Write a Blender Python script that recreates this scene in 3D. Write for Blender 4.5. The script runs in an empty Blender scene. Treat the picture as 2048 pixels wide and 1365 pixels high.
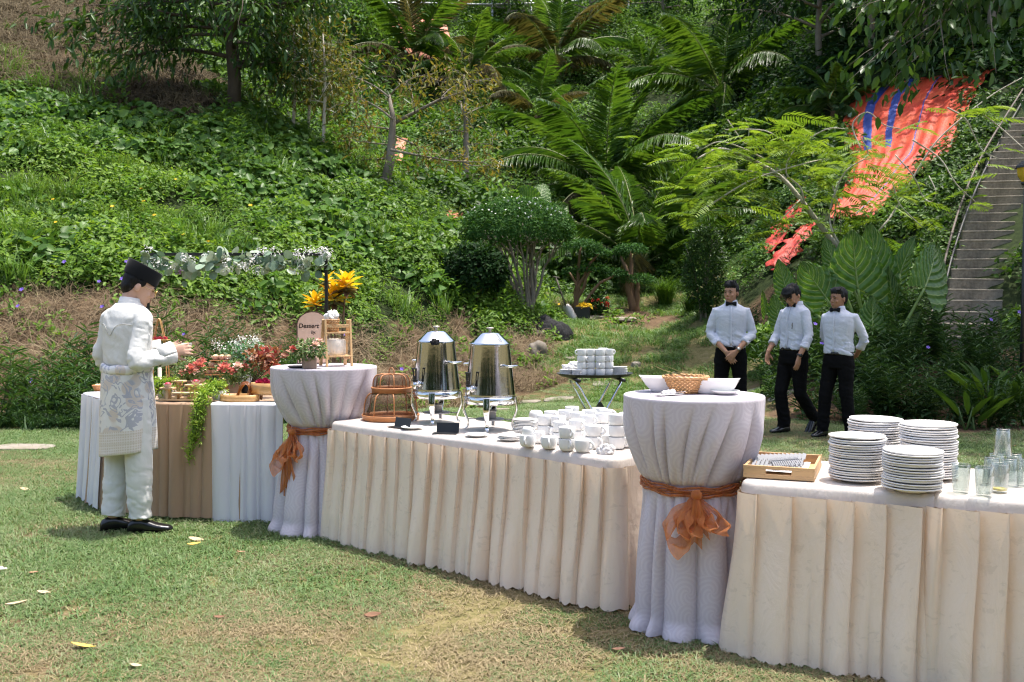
import bpy, bmesh, math, random
import numpy as np
from mathutils import Vector, Matrix, Euler, Quaternion
random.seed(7)
rng = np.random.default_rng(7)
sc = bpy.context.scene
COL = sc.collection
PI = math.pi
# ------------------------------------------------------------ camera
F, CX, CY, HZ, CH = 1991.0, 1024.0, 682.5, 603.0, 1.54      # focal length and centre in pixels of the 2048 wide photo, camera height in metres
PITCH = math.atan((CY - HZ) / F)
cam = bpy.data.cameras.new('camera')
cam.sensor_width = 36.0
cam.lens = 36.0 * F / 2048.0
cam.clip_start = 0.05
cam.clip_end = 2000.0
cam.dof.use_dof = True
cam.dof.focus_distance = 5.8
cam.dof.aperture_fstop = 5.6
cam_o = bpy.data.objects.new('camera', cam)
COL.objects.link(cam_o)
cam_o.location = (0, 0, CH)
cam_o.rotation_euler = (PI / 2 - PITCH, 0, 0)
sc.camera = cam_o
# ------------------------------------------------------------ sky and sun
SUN_EL, SUN_AZ = math.radians(76), math.radians(66)         # azimuth from +Y towards +X
world = bpy.data.worlds.new('World')
sc.world = world
world.use_nodes = True
wn = world.node_tree
wn.nodes.clear()
w_out = wn.nodes.new('ShaderNodeOutputWorld')
w_bg = wn.nodes.new('ShaderNodeBackground')
w_sky = wn.nodes.new('ShaderNodeTexSky')
w_sky.sky_type = 'NISHITA'
w_sky.sun_disc = False
w_sky.sun_elevation = SUN_EL
w_sky.sun_rotation = SUN_AZ
w_sky.air_density = 1.0
w_sky.dust_density = 4.0
w_sky.ozone_density = 0.4
w_bg.inputs['Strength'].default_value = 0.15
wn.links.new(w_sky.outputs[0], w_bg.inputs[0])
wn.links.new(w_bg.outputs[0], w_out.inputs[0])
sun = bpy.data.lights.new('sun', 'SUN')
sun.energy = 3.1
sun.angle = math.radians(0.6)
sun.color = (1.0, 0.955, 0.88)
sun_o = bpy.data.objects.new('sun', sun)
COL.objects.link(sun_o)
SUN_DIR = Vector((math.cos(SUN_EL) * math.sin(SUN_AZ), math.cos(SUN_EL) * math.cos(SUN_AZ), math.sin(SUN_EL)))
sun_o.rotation_euler = SUN_DIR.to_track_quat('Z', 'Y').to_euler()
sun_o.location = (0, 0, 30)
vs = sc.view_settings
vs.view_transform = 'Standard'
vs.look = 'None'
vs.gamma = 1.0
vs.exposure = 1.22
vs.use_curve_mapping = False
try:
    sc.cycles.max_bounces = 8
    sc.cycles.diffuse_bounces = 5
    sc.cycles.glossy_bounces = 4
    sc.cycles.transmission_bounces = 7
    sc.cycles.transparent_max_bounces = 10
    sc.cycles.use_adaptive_sampling = True
    sc.cycles.adaptive_threshold = 0.025
    sc.cycles.debug_use_spatial_splits = True
    sc.cycles.caustics_reflective = False
    sc.cycles.caustics_refractive = False
    sc.cycles.use_denoising = True
    sc.cycles.filter_width = 1.15
except Exception:
    pass
# ------------------------------------------------------------ picture <-> place
_fw = np.array([0, math.cos(PITCH), -math.sin(PITCH)])
_up = np.array([0, math.sin(PITCH), math.cos(PITCH)])
def ray(px, py):
    return _fw * F + np.array([1.0, 0, 0]) * (px - CX) + _up * (CY - py)
def at(px, py, Y):
    d = ray(px, py)
    t = Y / d[1]
    return np.array([0, 0, CH]) + d * t
def onz(px, py, z):
    d = ray(px, py)
    t = (z - CH) / d[2]
    return np.array([0, 0, CH]) + d * t
# ------------------------------------------------------------ scene objects
def tag(o, label=None, cat=None, group=None, kind=None):
    if label: o['label'] = label
    if cat: o['category'] = cat
    if group: o['group'] = group
    if kind: o['kind'] = kind
    return o
def thing(name, label, cat, loc=(0, 0, 0), rotz=0.0, group=None, rot=None):
    o = bpy.data.objects.new(name, None)
    COL.objects.link(o)
    o.empty_display_size = 0.1
    o.location = [float(a) for a in loc]
    o.rotation_euler = rot if rot else (0, 0, rotz)
    return tag(o, label, cat, group)
def link(name, me, mat=None, parent=None, loc=None, rot=None, scale=None):
    o = bpy.data.objects.new(name, me)
    COL.objects.link(o)
    if mat is not None and len(me.materials) == 0:
        me.materials.append(mat)
    if parent is not None: o.parent = parent
    if loc is not None: o.location = [float(a) for a in loc]
    if rot is not None: o.rotation_euler = rot
    if scale is not None: o.scale = scale if hasattr(scale, '__len__') else (scale,) * 3
    return o
def copy_tree(o, parent=None):
    c = o.copy()
    COL.objects.link(c)
    c.parent = parent
    for ch in list(o.children):
        copy_tree(ch, c)
    return c
ORD = ['top', 'second', 'third', 'fourth', 'fifth', 'sixth', 'seventh', 'eighth', 'ninth', 'tenth', 'eleventh', 'twelfth', 'thirteenth', 'fourteenth', 'fifteenth', 'sixteenth', 'seventeenth', 'eighteenth', 'nineteenth', 'twentieth', 'twenty-first', 'twenty-second', 'twenty-third', 'twenty-fourth']
NTH = ['first'] + ORD[1:]
# ------------------------------------------------------------ mesh collecting
def mesh_np(name, V, faces, smooth=True, uv=None, rnd=None):
    """V (n,3); faces: list of (k,m) int arrays or lists of tuples; uv per vertex; rnd per vertex"""
    V = np.asarray(V, dtype=np.float32)
    arrs = []
    for f in faces:
        if len(f) == 0: continue
        arrs.append(np.asarray(f, dtype=np.int32))
    me = bpy.data.meshes.new(name)
    me.vertices.add(len(V))
    me.vertices.foreach_set('co', V.ravel())
    tot = sum(a.size for a in arrs)
    loops = np.concatenate([a.ravel() for a in arrs]) if arrs else np.zeros(0, np.int32)
    cnt = np.concatenate([np.full(len(a), a.shape[1], np.int32) for a in arrs]) if arrs else np.zeros(0, np.int32)
    start = np.concatenate([[0], np.cumsum(cnt)[:-1]]).astype(np.int32) if len(cnt) else cnt
    me.loops.add(tot)
    me.loops.foreach_set('vertex_index', loops)
    me.polygons.add(len(cnt))
    me.polygons.foreach_set('loop_start', start)
    me.polygons.foreach_set('use_smooth', np.full(len(cnt), smooth, dtype=bool))
    me.update(calc_edges=True)
    if uv is not None:
        l = me.uv_layers.new(name='UVMap')
        l.data.foreach_set('uv', np.asarray(uv, np.float32)[loops].ravel())
    if rnd is not None:
        a = me.attributes.new('rnd', 'FLOAT', 'POINT')
        a.data.foreach_set('value', np.asarray(rnd, np.float32))
    me.validate()
    return me
def frames(pts):
    pts = np.asarray(pts, float)
    n = len(pts)
    T = np.zeros_like(pts)
    T[1:-1] = pts[2:] - pts[:-2]
    T[0] = pts[1] - pts[0]; T[-1] = pts[-1] - pts[-2]
    T /= np.maximum(np.linalg.norm(T, axis=1, keepdims=True), 1e-9)
    a = np.array([0, 0, 1.0]) if abs(T[0][2]) < 0.9 else np.array([1.0, 0, 0])
    N = np.zeros_like(pts); B = np.zeros_like(pts)
    nrm = np.cross(T[0], a); nrm /= np.linalg.norm(nrm)
    for i in range(n):
        nrm = nrm - T[i] * np.dot(nrm, T[i])
        nrm /= max(np.linalg.norm(nrm), 1e-9)
        N[i] = nrm; B[i] = np.cross(T[i], nrm)
    return T, N, B
class MB:
    def __init__(s):
        s.V = []; s.n = 0; s.F = {}; s.UV = []; s.has_uv = False
    def add(s, V, faces, uv=None):
        V = np.asarray(V, float)
        for f in faces:
            if len(f) == 0: continue
            a = np.asarray(f, np.int64) + s.n
            s.F.setdefault(a.shape[1], []).append(a)
        s.V.append(V)
        s.UV.append(np.zeros((len(V), 2)) if uv is None else np.asarray(uv, float))
        if uv is not None: s.has_uv = True
        s.n += len(V)
        return s
    def box(s, c, size, rot=None):
        x, y, z = [a / 2.0 for a in size]
        v = np.array([[-x, -y, -z], [x, -y, -z], [x, y, -z], [-x, y, -z], [-x, -y, z], [x, -y, z], [x, y, z], [-x, y, z]])
        if rot is not None:
            m = np.array(Euler(rot).to_matrix()) if len(rot) == 3 and not hasattr(rot[0], '__len__') else np.array(rot)
            v = v @ m.T
        return s.add(v + np.asarray(c), [[(0, 3, 2, 1), (4, 5, 6, 7), (0, 1, 5, 4), (1, 2, 6, 5), (2, 3, 7, 6), (3, 0, 4, 7)]])
    def bar(s, a, b, w, t, up=(0, 0, 1)):
        """rectangular bar from a to b, w wide, t thick"""
        a = np.asarray(a, float); b = np.asarray(b, float)
        d = b - a; L = np.linalg.norm(d); d /= L
        u = np.asarray(up, float)
        if abs(np.dot(u, d)) > 0.97: u = np.array([1.0, 0, 0])
        x = np.cross(d, u); x /= np.linalg.norm(x)
        y = np.cross(x, d)
        R = np.stack([x, d, y], axis=1)
        return s.box((a + b) / 2, (w, L, t), R)
    def tube(s, pts, r, n=8, cap=True, flat=1.0):
        pts = np.asarray(pts, float)
        r = np.broadcast_to(np.asarray(r, float), (len(pts),))
        T, N, B = frames(pts)
        th = np.linspace(0, 2 * PI, n, endpoint=False)
        ring = np.cos(th)[None, :, None] * N[:, None, :] + flat * np.sin(th)[None, :, None] * B[:, None, :]
        V = (pts[:, None, :] + ring * r[:, None, None]).reshape(-1, 3)
        m = len(pts)
        i = np.arange(m - 1)[:, None] * n; j = np.arange(n)[None, :]; k = (np.arange(n) + 1) % n
        q = np.stack([i + j, i + k[None, :], i + n + k[None, :], i + n + j], axis=-1).reshape(-1, 4)
        fs = [q]
        if cap:
            V = np.vstack([V, pts[0], pts[-1]])
            a, b = m * n, m * n + 1
            t1 = np.stack([np.full(n, a), k, np.arange(n)], axis=-1)
            t2 = np.stack([np.full(n, b), (m - 1) * n + np.arange(n), (m - 1) * n + k], axis=-1)
            fs += [t1, t2]
        return s.add(V, fs)
    def cyl(s, a, b, r0, r1=None, n=12, cap=True):
        return s.tube([a, b], [r0, r0 if r1 is None else r1], n, cap)
    def lathe(s, prof, n=24, c=(0, 0, 0), sx=1.0, sy=1.0, M=None):
        prof = np.asarray(prof, float)
        th = np.linspace(0, 2 * PI, n, endpoint=False)
        m = len(prof)
        V = np.zeros((m, n, 3))
        V[:, :, 0] = prof[:, 0:1] * np.cos(th) * sx
        V[:, :, 1] = prof[:, 0:1] * np.sin(th) * sy
        V[:, :, 2] = prof[:, 1:2]
        V = V.reshape(-1, 3)
        if M is not None: V = V @ np.asarray(M).T
        V = V + np.asarray(c)
        i = np.arange(m - 1)[:, None] * n; j = np.arange(n)[None, :]; k = ((np.arange(n) + 1) % n)[None, :]
        q = np.stack([i + j, i + k, i + n + k, i + n + j], axis=-1).reshape(-1, 4)
        L = np.concatenate([[0], np.cumsum(np.linalg.norm(np.diff(prof, axis=0), axis=1))])
        uv = np.stack([np.tile(th / (2 * PI), m), np.repeat(L, n)], axis=-1)
        return s.add(V, [q], uv)
    def ell(s, c, r, n=12, m=8, R=None):
        ph = np.linspace(-PI / 2, PI / 2, m)
        prof = np.stack([np.cos(ph), np.sin(ph)], axis=-1)
        prof[0, 0] = prof[-1, 0] = 1e-4
        M = np.diag(r).astype(float)
        if R is not None: M = np.asarray(R) @ M
        return s.lathe(prof, n, c, M=M)
    def grid(s, P, uv=None, wrapu=False):
        """P (nv, nu, 3)"""
        nv, nu = P.shape[:2]
        V = P.reshape(-1, 3)
        J = np.arange(nu) if wrapu else np.arange(nu - 1)
        K = (J + 1) % nu
        i = np.arange(nv - 1)[:, None] * nu
        q = np.stack([i + J, i + K, i + nu + K, i + nu + J], axis=-1).reshape(-1, 4)
        return s.add(V, [q], None if uv is None else uv.reshape(-1, 2))
    def mesh(s, name='part', smooth=True):
        V = np.vstack(s.V)
        return mesh_np(name, V, [np.vstack(a) for a in s.F.values()], smooth, np.vstack(s.UV) if s.has_uv else None)
    def build(s, name, mat, parent=None, smooth=True, bevel=0.0, sub=0, loc=None, rot=None, solid=0.0, auto=None, weld=False):
        me = s.mesh(name, smooth)
        o = link(name, me, mat, parent, loc, rot)
        if weld:
            w = o.modifiers.new('Weld', 'WELD'); w.merge_threshold = 1e-4
        if solid:
            m = o.modifiers.new('Solid', 'SOLIDIFY'); m.thickness = solid; m.offset = 0
        if bevel:
            m = o.modifiers.new('Bevel', 'BEVEL'); m.width = bevel; m.segments = 2; m.limit_method = 'ANGLE'
        if sub:
            m = o.modifiers.new('Sub', 'SUBSURF'); m.levels = sub; m.render_levels = sub
        if auto is not None:
            me.set_sharp_from_angle(angle=math.radians(auto))
        return o
def bezier(p0, p1, p2, n=8, p3=None):
    t = np.linspace(0, 1, n)[:, None]
    p0, p1, p2 = [np.asarray(a, float) for a in (p0, p1, p2)]
    if p3 is None:
        return (1 - t) ** 2 * p0 + 2 * t * (1 - t) * p1 + t ** 2 * p2
    p3 = np.asarray(p3, float)
    return (1 - t) ** 3 * p0 + 3 * t * (1 - t) ** 2 * p1 + 3 * t * t * (1 - t) * p2 + t ** 3 * p3
def smoothstep(a, b, x):
    t = np.clip((x - a) / (b - a), 0, 1)
    return t * t * (3 - 2 * t)
def unit(v):
    v = np.asarray(v, float)
    return v / np.maximum(np.linalg.norm(v, axis=-1, keepdims=True), 1e-9)
# smooth value noise on numpy arrays
_perm = rng.random((256, 256))
def vnoise(x, y):
    x = np.asarray(x, float); y = np.asarray(y, float)
    xi = np.floor(x).astype(int); yi = np.floor(y).astype(int)
    fx = x - xi; fy = y - yi
    fx = fx * fx * (3 - 2 * fx); fy = fy * fy * (3 - 2 * fy)
    g = lambda a, b: _perm[a % 256, b % 256]
    return (g(xi, yi) * (1 - fx) + g(xi + 1, yi) * fx) * (1 - fy) + (g(xi, yi + 1) * (1 - fx) + g(xi + 1, yi + 1) * fx) * fy
def fbm(x, y, o=4):
    s = 0; a = 0.5; t = 0
    for i in range(o):
        s = s + a * vnoise(x * 2 ** i + 17 * i, y * 2 ** i + 5 * i); t += a; a *= 0.5
    return s / t
# ============================================================ materials
class NT:
    def __init__(s, name):
        s.m = bpy.data.materials.new(name); s.m.use_nodes = True
        s.t = s.m.node_tree; s.t.nodes.clear()
        s.out = s.n('ShaderNodeOutputMaterial')
    def n(s, typ, **kw):
        nd = s.t.nodes.new(typ)
        for k, v in kw.items(): setattr(nd, k, v)
        return nd
    def l(s, a, b): s.t.links.new(a, b)
    def put(s, sock, v):
        if v is None: return
        if hasattr(v, 'is_linked') or hasattr(v, 'links'): s.l(v, sock)
        else:
            if hasattr(sock.default_value, '__len__') and hasattr(v, '__len__') and len(sock.default_value) == 4 and len(v) == 3: v = (*v, 1)
            sock.default_value = v
    def coord(s, kind='Object'):
        return s.n('ShaderNodeTexCoord').outputs[kind]
    def attr(s, name):
        return s.n('ShaderNodeAttribute', attribute_name=name).outputs['Fac']
    def mapping(s, vec, scale=(1, 1, 1), rot=(0, 0, 0), loc=(0, 0, 0)):
        m = s.n('ShaderNodeMapping'); s.l(vec, m.inputs['Vector'])
        m.inputs['Scale'].default_value = scale; m.inputs['Rotation'].default_value = rot; m.inputs['Location'].default_value = loc
        return m.outputs[0]
    def noise(s, vec, scale, detail=4, rough=0.55, dist=0.0, out=0):
        t = s.n('ShaderNodeTexNoise'); 
        if vec is not None: s.l(vec, t.inputs['Vector'])
        t.inputs['Scale'].default_value = scale; t.inputs['Detail'].default_value = detail; t.inputs['Roughness'].default_value = rough; t.inputs['Distortion'].default_value = dist
        return t.outputs[out]
    def vor(s, vec, scale, feature='F1', out='Distance', dim='3D'):
        t = s.n('ShaderNodeTexVoronoi', feature=feature, voronoi_dimensions=dim)
        if vec is not None: s.l(vec, t.inputs['Vector'])
        t.inputs['Scale'].default_value = scale
        return t.outputs[out]
    def wave(s, vec, scale, dist=0, detail=2, dscale=1, kind='BANDS', d='X', profile='SIN'):
        t = s.n('ShaderNodeTexWave', wave_type=kind, wave_profile=profile)
        if kind == 'BANDS': t.bands_direction = d
        s.l(vec, t.inputs['Vector']); t.inputs['Scale'].default_value = scale; t.inputs['Distortion'].default_value = dist
        t.inputs['Detail'].default_value = detail; t.inputs['Detail Scale'].default_value = dscale
        return t.outputs['Fac']
    def math(s, op, a, b=None, c=None, clamp=False):
        m = s.n('ShaderNodeMath', operation=op, use_clamp=clamp)
        s.put(m.inputs[0], a); s.put(m.inputs[1], b); s.put(m.inputs[2], c)
        return m.outputs[0]
    def ramp(s, fac, stops, interp='LINEAR'):
        r = s.n('ShaderNodeValToRGB'); s.put(r.inputs[0], fac)
        r.color_ramp.interpolation = interp
        e = r.color_ramp.elements
        while len(e) < len(stops): e.new(0.5)
        for x, (p, c) in zip(e, stops):
            x.position = p; x.color = (*c, 1) if len(c) == 3 else c
        return r.outputs[0]
    def mix(s, fac, a, b, blend='MIX'):
        m = s.n('ShaderNodeMix', data_type='RGBA', blend_type=blend)
        s.put(m.inputs[0], fac); s.put(m.inputs[6], a); s.put(m.inputs[7], b)
        return m.outputs[2]
    def mapr(s, v, a, b, c, d):
        m = s.n('ShaderNodeMapRange'); s.put(m.inputs[0], v)
        for i, x in enumerate((a, b, c, d)): s.put(m.inputs[i + 1], x)
        return m.outputs[0]
    def bump(s, h, strength=0.3, dist=0.01, normal=None):
        b = s.n('ShaderNodeBump'); s.put(b.inputs['Height'], h)
        b.inputs['Strength'].default_value = strength; b.inputs['Distance'].default_value = dist
        if normal is not None: s.l(normal, b.inputs['Normal'])
        return b.outputs[0]
    def bsdf(s, col, rough=0.6, metal=0.0, spec=0.5, normal=None, sheen=0.0, trans=0.0, coat=0.0, ior=None, sss=0.0, alpha=None):
        b = s.n('ShaderNodeBsdfPrincipled')
        s.put(b.inputs['Base Color'], col); s.put(b.inputs['Roughness'], rough); s.put(b.inputs['Metallic'], metal)
        s.put(b.inputs['Specular IOR Level'], spec)
        if normal is not None: s.l(normal, b.inputs['Normal'])
        if sheen: b.inputs['Sheen Weight'].default_value = sheen
        if trans: b.inputs['Transmission Weight'].default_value = trans
        if coat: b.inputs['Coat Weight'].default_value = coat
        if ior: b.inputs['IOR'].default_value = ior
        if sss:
            b.inputs['Subsurface Weight'].default_value = sss; b.inputs['Subsurface Radius'].default_value = (0.02, 0.008, 0.004); b.inputs['Subsurface Scale'].default_value = 0.4
        if alpha is not None: s.put(b.inputs['Alpha'], alpha)
        return b.outputs[0]
    def translucent(s, shader, col, w, normal=None):
        t = s.n('ShaderNodeBsdfTranslucent'); s.put(t.inputs['Color'], col)
        if normal is not None: s.l(normal, t.inputs['Normal'])
        m = s.n('ShaderNodeMixShader'); s.put(m.inputs[0], w); s.l(shader, m.inputs[1]); s.l(t.outputs[0], m.inputs[2])
        return m.outputs[0]
    def end(s, shader):
        s.l(shader, s.out.inputs['Surface'])
        return s.m
def rgb(r, g, b):
    f = lambda c: (c / 255.0 / 12.92) if c / 255.0 <= 0.04045 else ((c / 255.0 + 0.055) / 1.055) ** 2.4
    return (f(r), f(g), f(b))
def mul(c, k): return tuple(min(1, a * k) for a in c)
def simple(name, col, rough=0.6, metal=0.0, spec=0.5, var=0.12, vs=8.0, bump=0.0, bs=60.0, stretch=(1, 1, 1), coat=0.0, sheen=0.0, bdist=0.004):
    t = NT(name)
    v = t.mapping(t.coord(), stretch)
    n = t.noise(v, vs, 4)
    c = t.ramp(n, [(0.25, mul(col, 1 - var)), (0.75, mul(col, 1 + var))])
    nm = t.bump(t.noise(v, bs, 3), bump, bdist) if bump else None
    return t.end(t.bsdf(c, rough, metal, spec, nm, coat=coat, sheen=sheen))
def leafmat(name, cols, trans=0.38, rough=0.5, spec=0.22, tint=(1.25, 1.2, 0.55), obj_var=0.35):
    t = NT(name)
    r = t.attr('rnd')
    oi = t.n('ShaderNodeObjectInfo').outputs['Random']
    f = t.math('ADD', t.math('MULTIPLY', r, 1 - obj_var), t.math('MULTIPLY', oi, obj_var))
    n = len(cols)
    c = t.ramp(f, [(0.08 + 0.84 * i / max(1, n - 1), cols[i]) for i in range(n)])
    b = t.bsdf(c, rough, 0, spec)
    ct = t.mix(1.0, c, tint, 'MULTIPLY')
    return t.end(t.translucent(b, ct, trans))
def cloth(name, col, rough=0.55, sheen=0.2, wrinkle=0.25, wscale=6.0, trans=0.12, tcol=None, weave=0.05, spec=0.3, aniso=(1, 1, 1)):
    t = NT(name)
    v = t.mapping(t.coord(), aniso)
    h = t.noise(v, wscale, 5, 0.5, 0.6)
    w = t.noise(v, 420, 1)
    hh = t.math('ADD', h, t.math('MULTIPLY', w, weave))
    nm = t.bump(hh, wrinkle, 0.03)
    c = t.ramp(t.noise(v, 3.0, 3), [(0.3, mul(col, 0.94)), (0.7, mul(col, 1.04))])
    b = t.bsdf(c, rough, 0, spec, nm, sheen=sheen)
    return t.end(t.translucent(b, tcol or col, trans, nm) if trans else b)
M = {}
# --- foliage (leaf colours, two of them with shade put in)
M['cover'] = leafmat('cover_leaf', [(0.055, 0.125, 0.016), (0.125, 0.235, 0.028), (0.21, 0.33, 0.05)], 0.42)
M['vine'] = leafmat('vine_leaf', [(0.045, 0.11, 0.020), (0.09, 0.19, 0.034), (0.17, 0.28, 0.07)], 0.38, 0.42)
M['jungle'] = leafmat('jungle_leaf', [(0.022, 0.060, 0.011), (0.05, 0.115, 0.018), (0.11, 0.20, 0.03)], 0.36)
M['jungle_light'] = leafmat('jungle_light_leaf', [(0.06, 0.14, 0.03), (0.11, 0.22, 0.05), (0.16, 0.28, 0.07)], 0.4)
M['dark'] = leafmat('shade_dark_leaf', [(0.010, 0.028, 0.009), (0.018, 0.050, 0.013), (0.036, 0.085, 0.02)], 0.26, 0.6, 0.1)  # leaf colour darkened to carry the shade of the wood
M['durian'] = leafmat('durian_leaf', [(0.016, 0.045, 0.012), (0.035, 0.085, 0.018), (0.08, 0.15, 0.035)], 0.3, 0.35)
M['bronze'] = leafmat('bronze_leaf', [(0.07, 0.11, 0.022), (0.15, 0.15, 0.035), (0.27, 0.19, 0.055)], 0.4)
M['palm'] = leafmat('palm_leaflet', [(0.026, 0.075, 0.012), (0.065, 0.15, 0.022), (0.14, 0.24, 0.04)], 0.34, 0.34, 0.55, (1.3, 1.2, 0.5), 0.3)
M['palm_dry'] = leafmat('palm_leaflet_dry', [(0.05, 0.07, 0.025), (0.12, 0.11, 0.045), (0.24, 0.19, 0.10)], 0.3, 0.45)
M['feather'] = leafmat('feather_leaf', [(0.08, 0.165, 0.02), (0.15, 0.25, 0.03), (0.23, 0.33, 0.05)], 0.40)
M['topiary'] = leafmat('topiary_leaf', [(0.018, 0.060, 0.016), (0.035, 0.10, 0.022), (0.06, 0.14, 0.03)], 0.28, 0.6, 0.1)
M['ruellia'] = leafmat('ruellia_leaf', [(0.020, 0.055, 0.018), (0.04, 0.095, 0.026), (0.08, 0.15, 0.045)], 0.3)
M['grass'] = leafmat('grass_blade', [(0.078, 0.155, 0.042), (0.14, 0.225, 0.075), (0.27, 0.29, 0.165)], 0.3, 0.5, 0.3, (1.15, 1.1, 0.6), 0.45)
M['grass_lush'] = leafmat('grass_lush', [(0.06, 0.14, 0.022), (0.10, 0.20, 0.034), (0.17, 0.25, 0.06)], 0.32, 0.45, 0.3, (1.15, 1.1, 0.6), 0.4)
M['straw'] = leafmat('straw', [(0.09, 0.06, 0.034), (0.165, 0.115, 0.065), (0.26, 0.20, 0.12)], 0.15, 0.7, 0.2, (1, 0.95, 0.8))
M['drygrass'] = leafmat('dry_grass', [(0.15, 0.12, 0.06), (0.26, 0.21, 0.12), (0.36, 0.29, 0.17)], 0.2, 0.7, 0.2, (1, 0.95, 0.8))
M['shaded_hay'] = leafmat('shade_brown_hay', [(0.055, 0.04, 0.022), (0.10, 0.078, 0.045), (0.17, 0.135, 0.08)], 0.15, 0.8, 0.1, (1, 0.95, 0.8))  # brown dry grass, colour darkened further for the shade on the strip
M['lime'] = leafmat('lime_leaf', [(0.16, 0.30, 0.03), (0.27, 0.42, 0.06), (0.40, 0.52, 0.11)], 0.35, 0.4)
M['eucalyptus'] = leafmat('eucalyptus_leaf', [(0.07, 0.14, 0.08), (0.22, 0.31, 0.21), (0.48, 0.54, 0.42)], 0.2, 0.5, 0.4, (1, 1, 0.9), 0.75)
M['croton'] = leafmat('croton_leaf', [(0.66, 0.30, 0.015), (0.74, 0.48, 0.02), (0.80, 0.62, 0.06)], 0.35, 0.35)
M['croton_dark'] = leafmat('croton_dark_leaf', [(0.035, 0.015, 0.012), (0.07, 0.04, 0.02), (0.06, 0.08, 0.02)], 0.2, 0.35)
M['posy'] = leafmat('posy_leaf', [(0.05, 0.11, 0.035), (0.13, 0.20, 0.07), (0.30, 0.36, 0.18)], 0.25)
M['white_petal'] = leafmat('white_petal', [(0.62, 0.62, 0.58), (0.75, 0.74, 0.70), (0.82, 0.82, 0.80)], 0.25, 0.6, 0.3, (1, 1, 1))
M['purple_petal'] = leafmat('purple_petal', [(0.16, 0.09, 0.48), (0.22, 0.13, 0.58), (0.30, 0.20, 0.65)], 0.3, 0.6, 0.3, (1, 1, 1.1))
M['yellow_petal'] = leafmat('yellow_petal', [(0.75, 0.45, 0.01), (0.80, 0.55, 0.02), (0.85, 0.6, 0.05)], 0.3, 0.6, 0.3, (1, 1, 1))
M['coral_petal'] = leafmat('coral_petal', [(0.42, 0.07, 0.055), (0.62, 0.18, 0.14), (0.72, 0.36, 0.29)], 0.25, 0.55, 0.3, (1, 1, 1))
M['peach_petal'] = leafmat('peach_petal', [(0.72, 0.42, 0.32), (0.80, 0.55, 0.45), (0.85, 0.68, 0.58)], 0.25, 0.55, 0.3, (1, 1, 1))
M['rose_red'] = leafmat('rose_petal', [(0.16, 0.006, 0.03), (0.30, 0.012, 0.06), (0.42, 0.03, 0.10)], 0.2, 0.5, 0.3, (1, 1, 1))
M['red_flower'] = leafmat('red_flower', [(0.5, 0.02, 0.02), (0.6, 0.04, 0.03), (0.65, 0.08, 0.06)], 0.25, 0.5, 0.3, (1, 1, 1))
M['burgundy'] = leafmat('burgundy_leaf', [(0.05, 0.06, 0.02), (0.24, 0.10, 0.06), (0.40, 0.21, 0.13)], 0.25, 0.45)
# --- bark, earth, stone
def bark(name, c1, c2, sz=1.0, bump=0.6):
    t = NT(name)
    v = t.mapping(t.coord(), (sz, sz, sz * 0.25))
    n = t.noise(v, 14, 6, 0.65)
    n2 = t.noise(t.coord(), 3, 3)
    c = t.mix(n2, t.ramp(n, [(0.3, mul(c1, 0.7)), (0.7, c1)]), t.ramp(n, [(0.3, c2), (0.7, mul(c2, 1.25))]))
    return t.end(t.bsdf(c, 0.85, 0, 0.2, t.bump(n, bump, 0.02)))
M['bark_dark'] = bark('bark_dark', (0.055, 0.042, 0.032), (0.10, 0.08, 0.06))
M['bark_grey'] = bark('bark_grey', (0.16, 0.13, 0.10), (0.26, 0.23, 0.19))
M['bark_pale'] = bark('bark_pale', (0.36, 0.32, 0.26), (0.50, 0.46, 0.39), 1, 0.3)
M['bark_brown'] = bark('bark_brown', (0.14, 0.085, 0.05), (0.22, 0.14, 0.085))
M['stem_green'] = simple('stem_green', (0.07, 0.13, 0.03), 0.5, var=0.3, vs=5)
M['stalk'] = simple('leaf_stalk', (0.17, 0.25, 0.06), 0.4, var=0.2, vs=4)
M['rachis'] = simple('palm_rachis', (0.16, 0.18, 0.05), 0.45, var=0.35, vs=2)
def concrete(name, col, dirt=(0.05, 0.05, 0.04)):
    t = NT(name)
    v = t.coord()
    a = t.noise(v, 2.2, 6, 0.65); b = t.noise(v, 28, 4)
    c = t.mix(t.mapr(a, 0.42, 0.68, 0, 0.75), t.ramp(b, [(0.3, mul(col, 0.75)), (0.7, mul(col, 1.15))]), dirt)
    return t.end(t.bsdf(c, 0.9, 0, 0.2, t.bump(b, 0.5, 0.01)))
M['concrete'] = concrete('stair_concrete', (0.30, 0.265, 0.21))
M['slab'] = concrete('paving_slab', (0.27, 0.24, 0.20), (0.20, 0.17, 0.12))
M['rock'] = concrete('rock', (0.20, 0.175, 0.15), (0.09, 0.075, 0.045))
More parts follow.
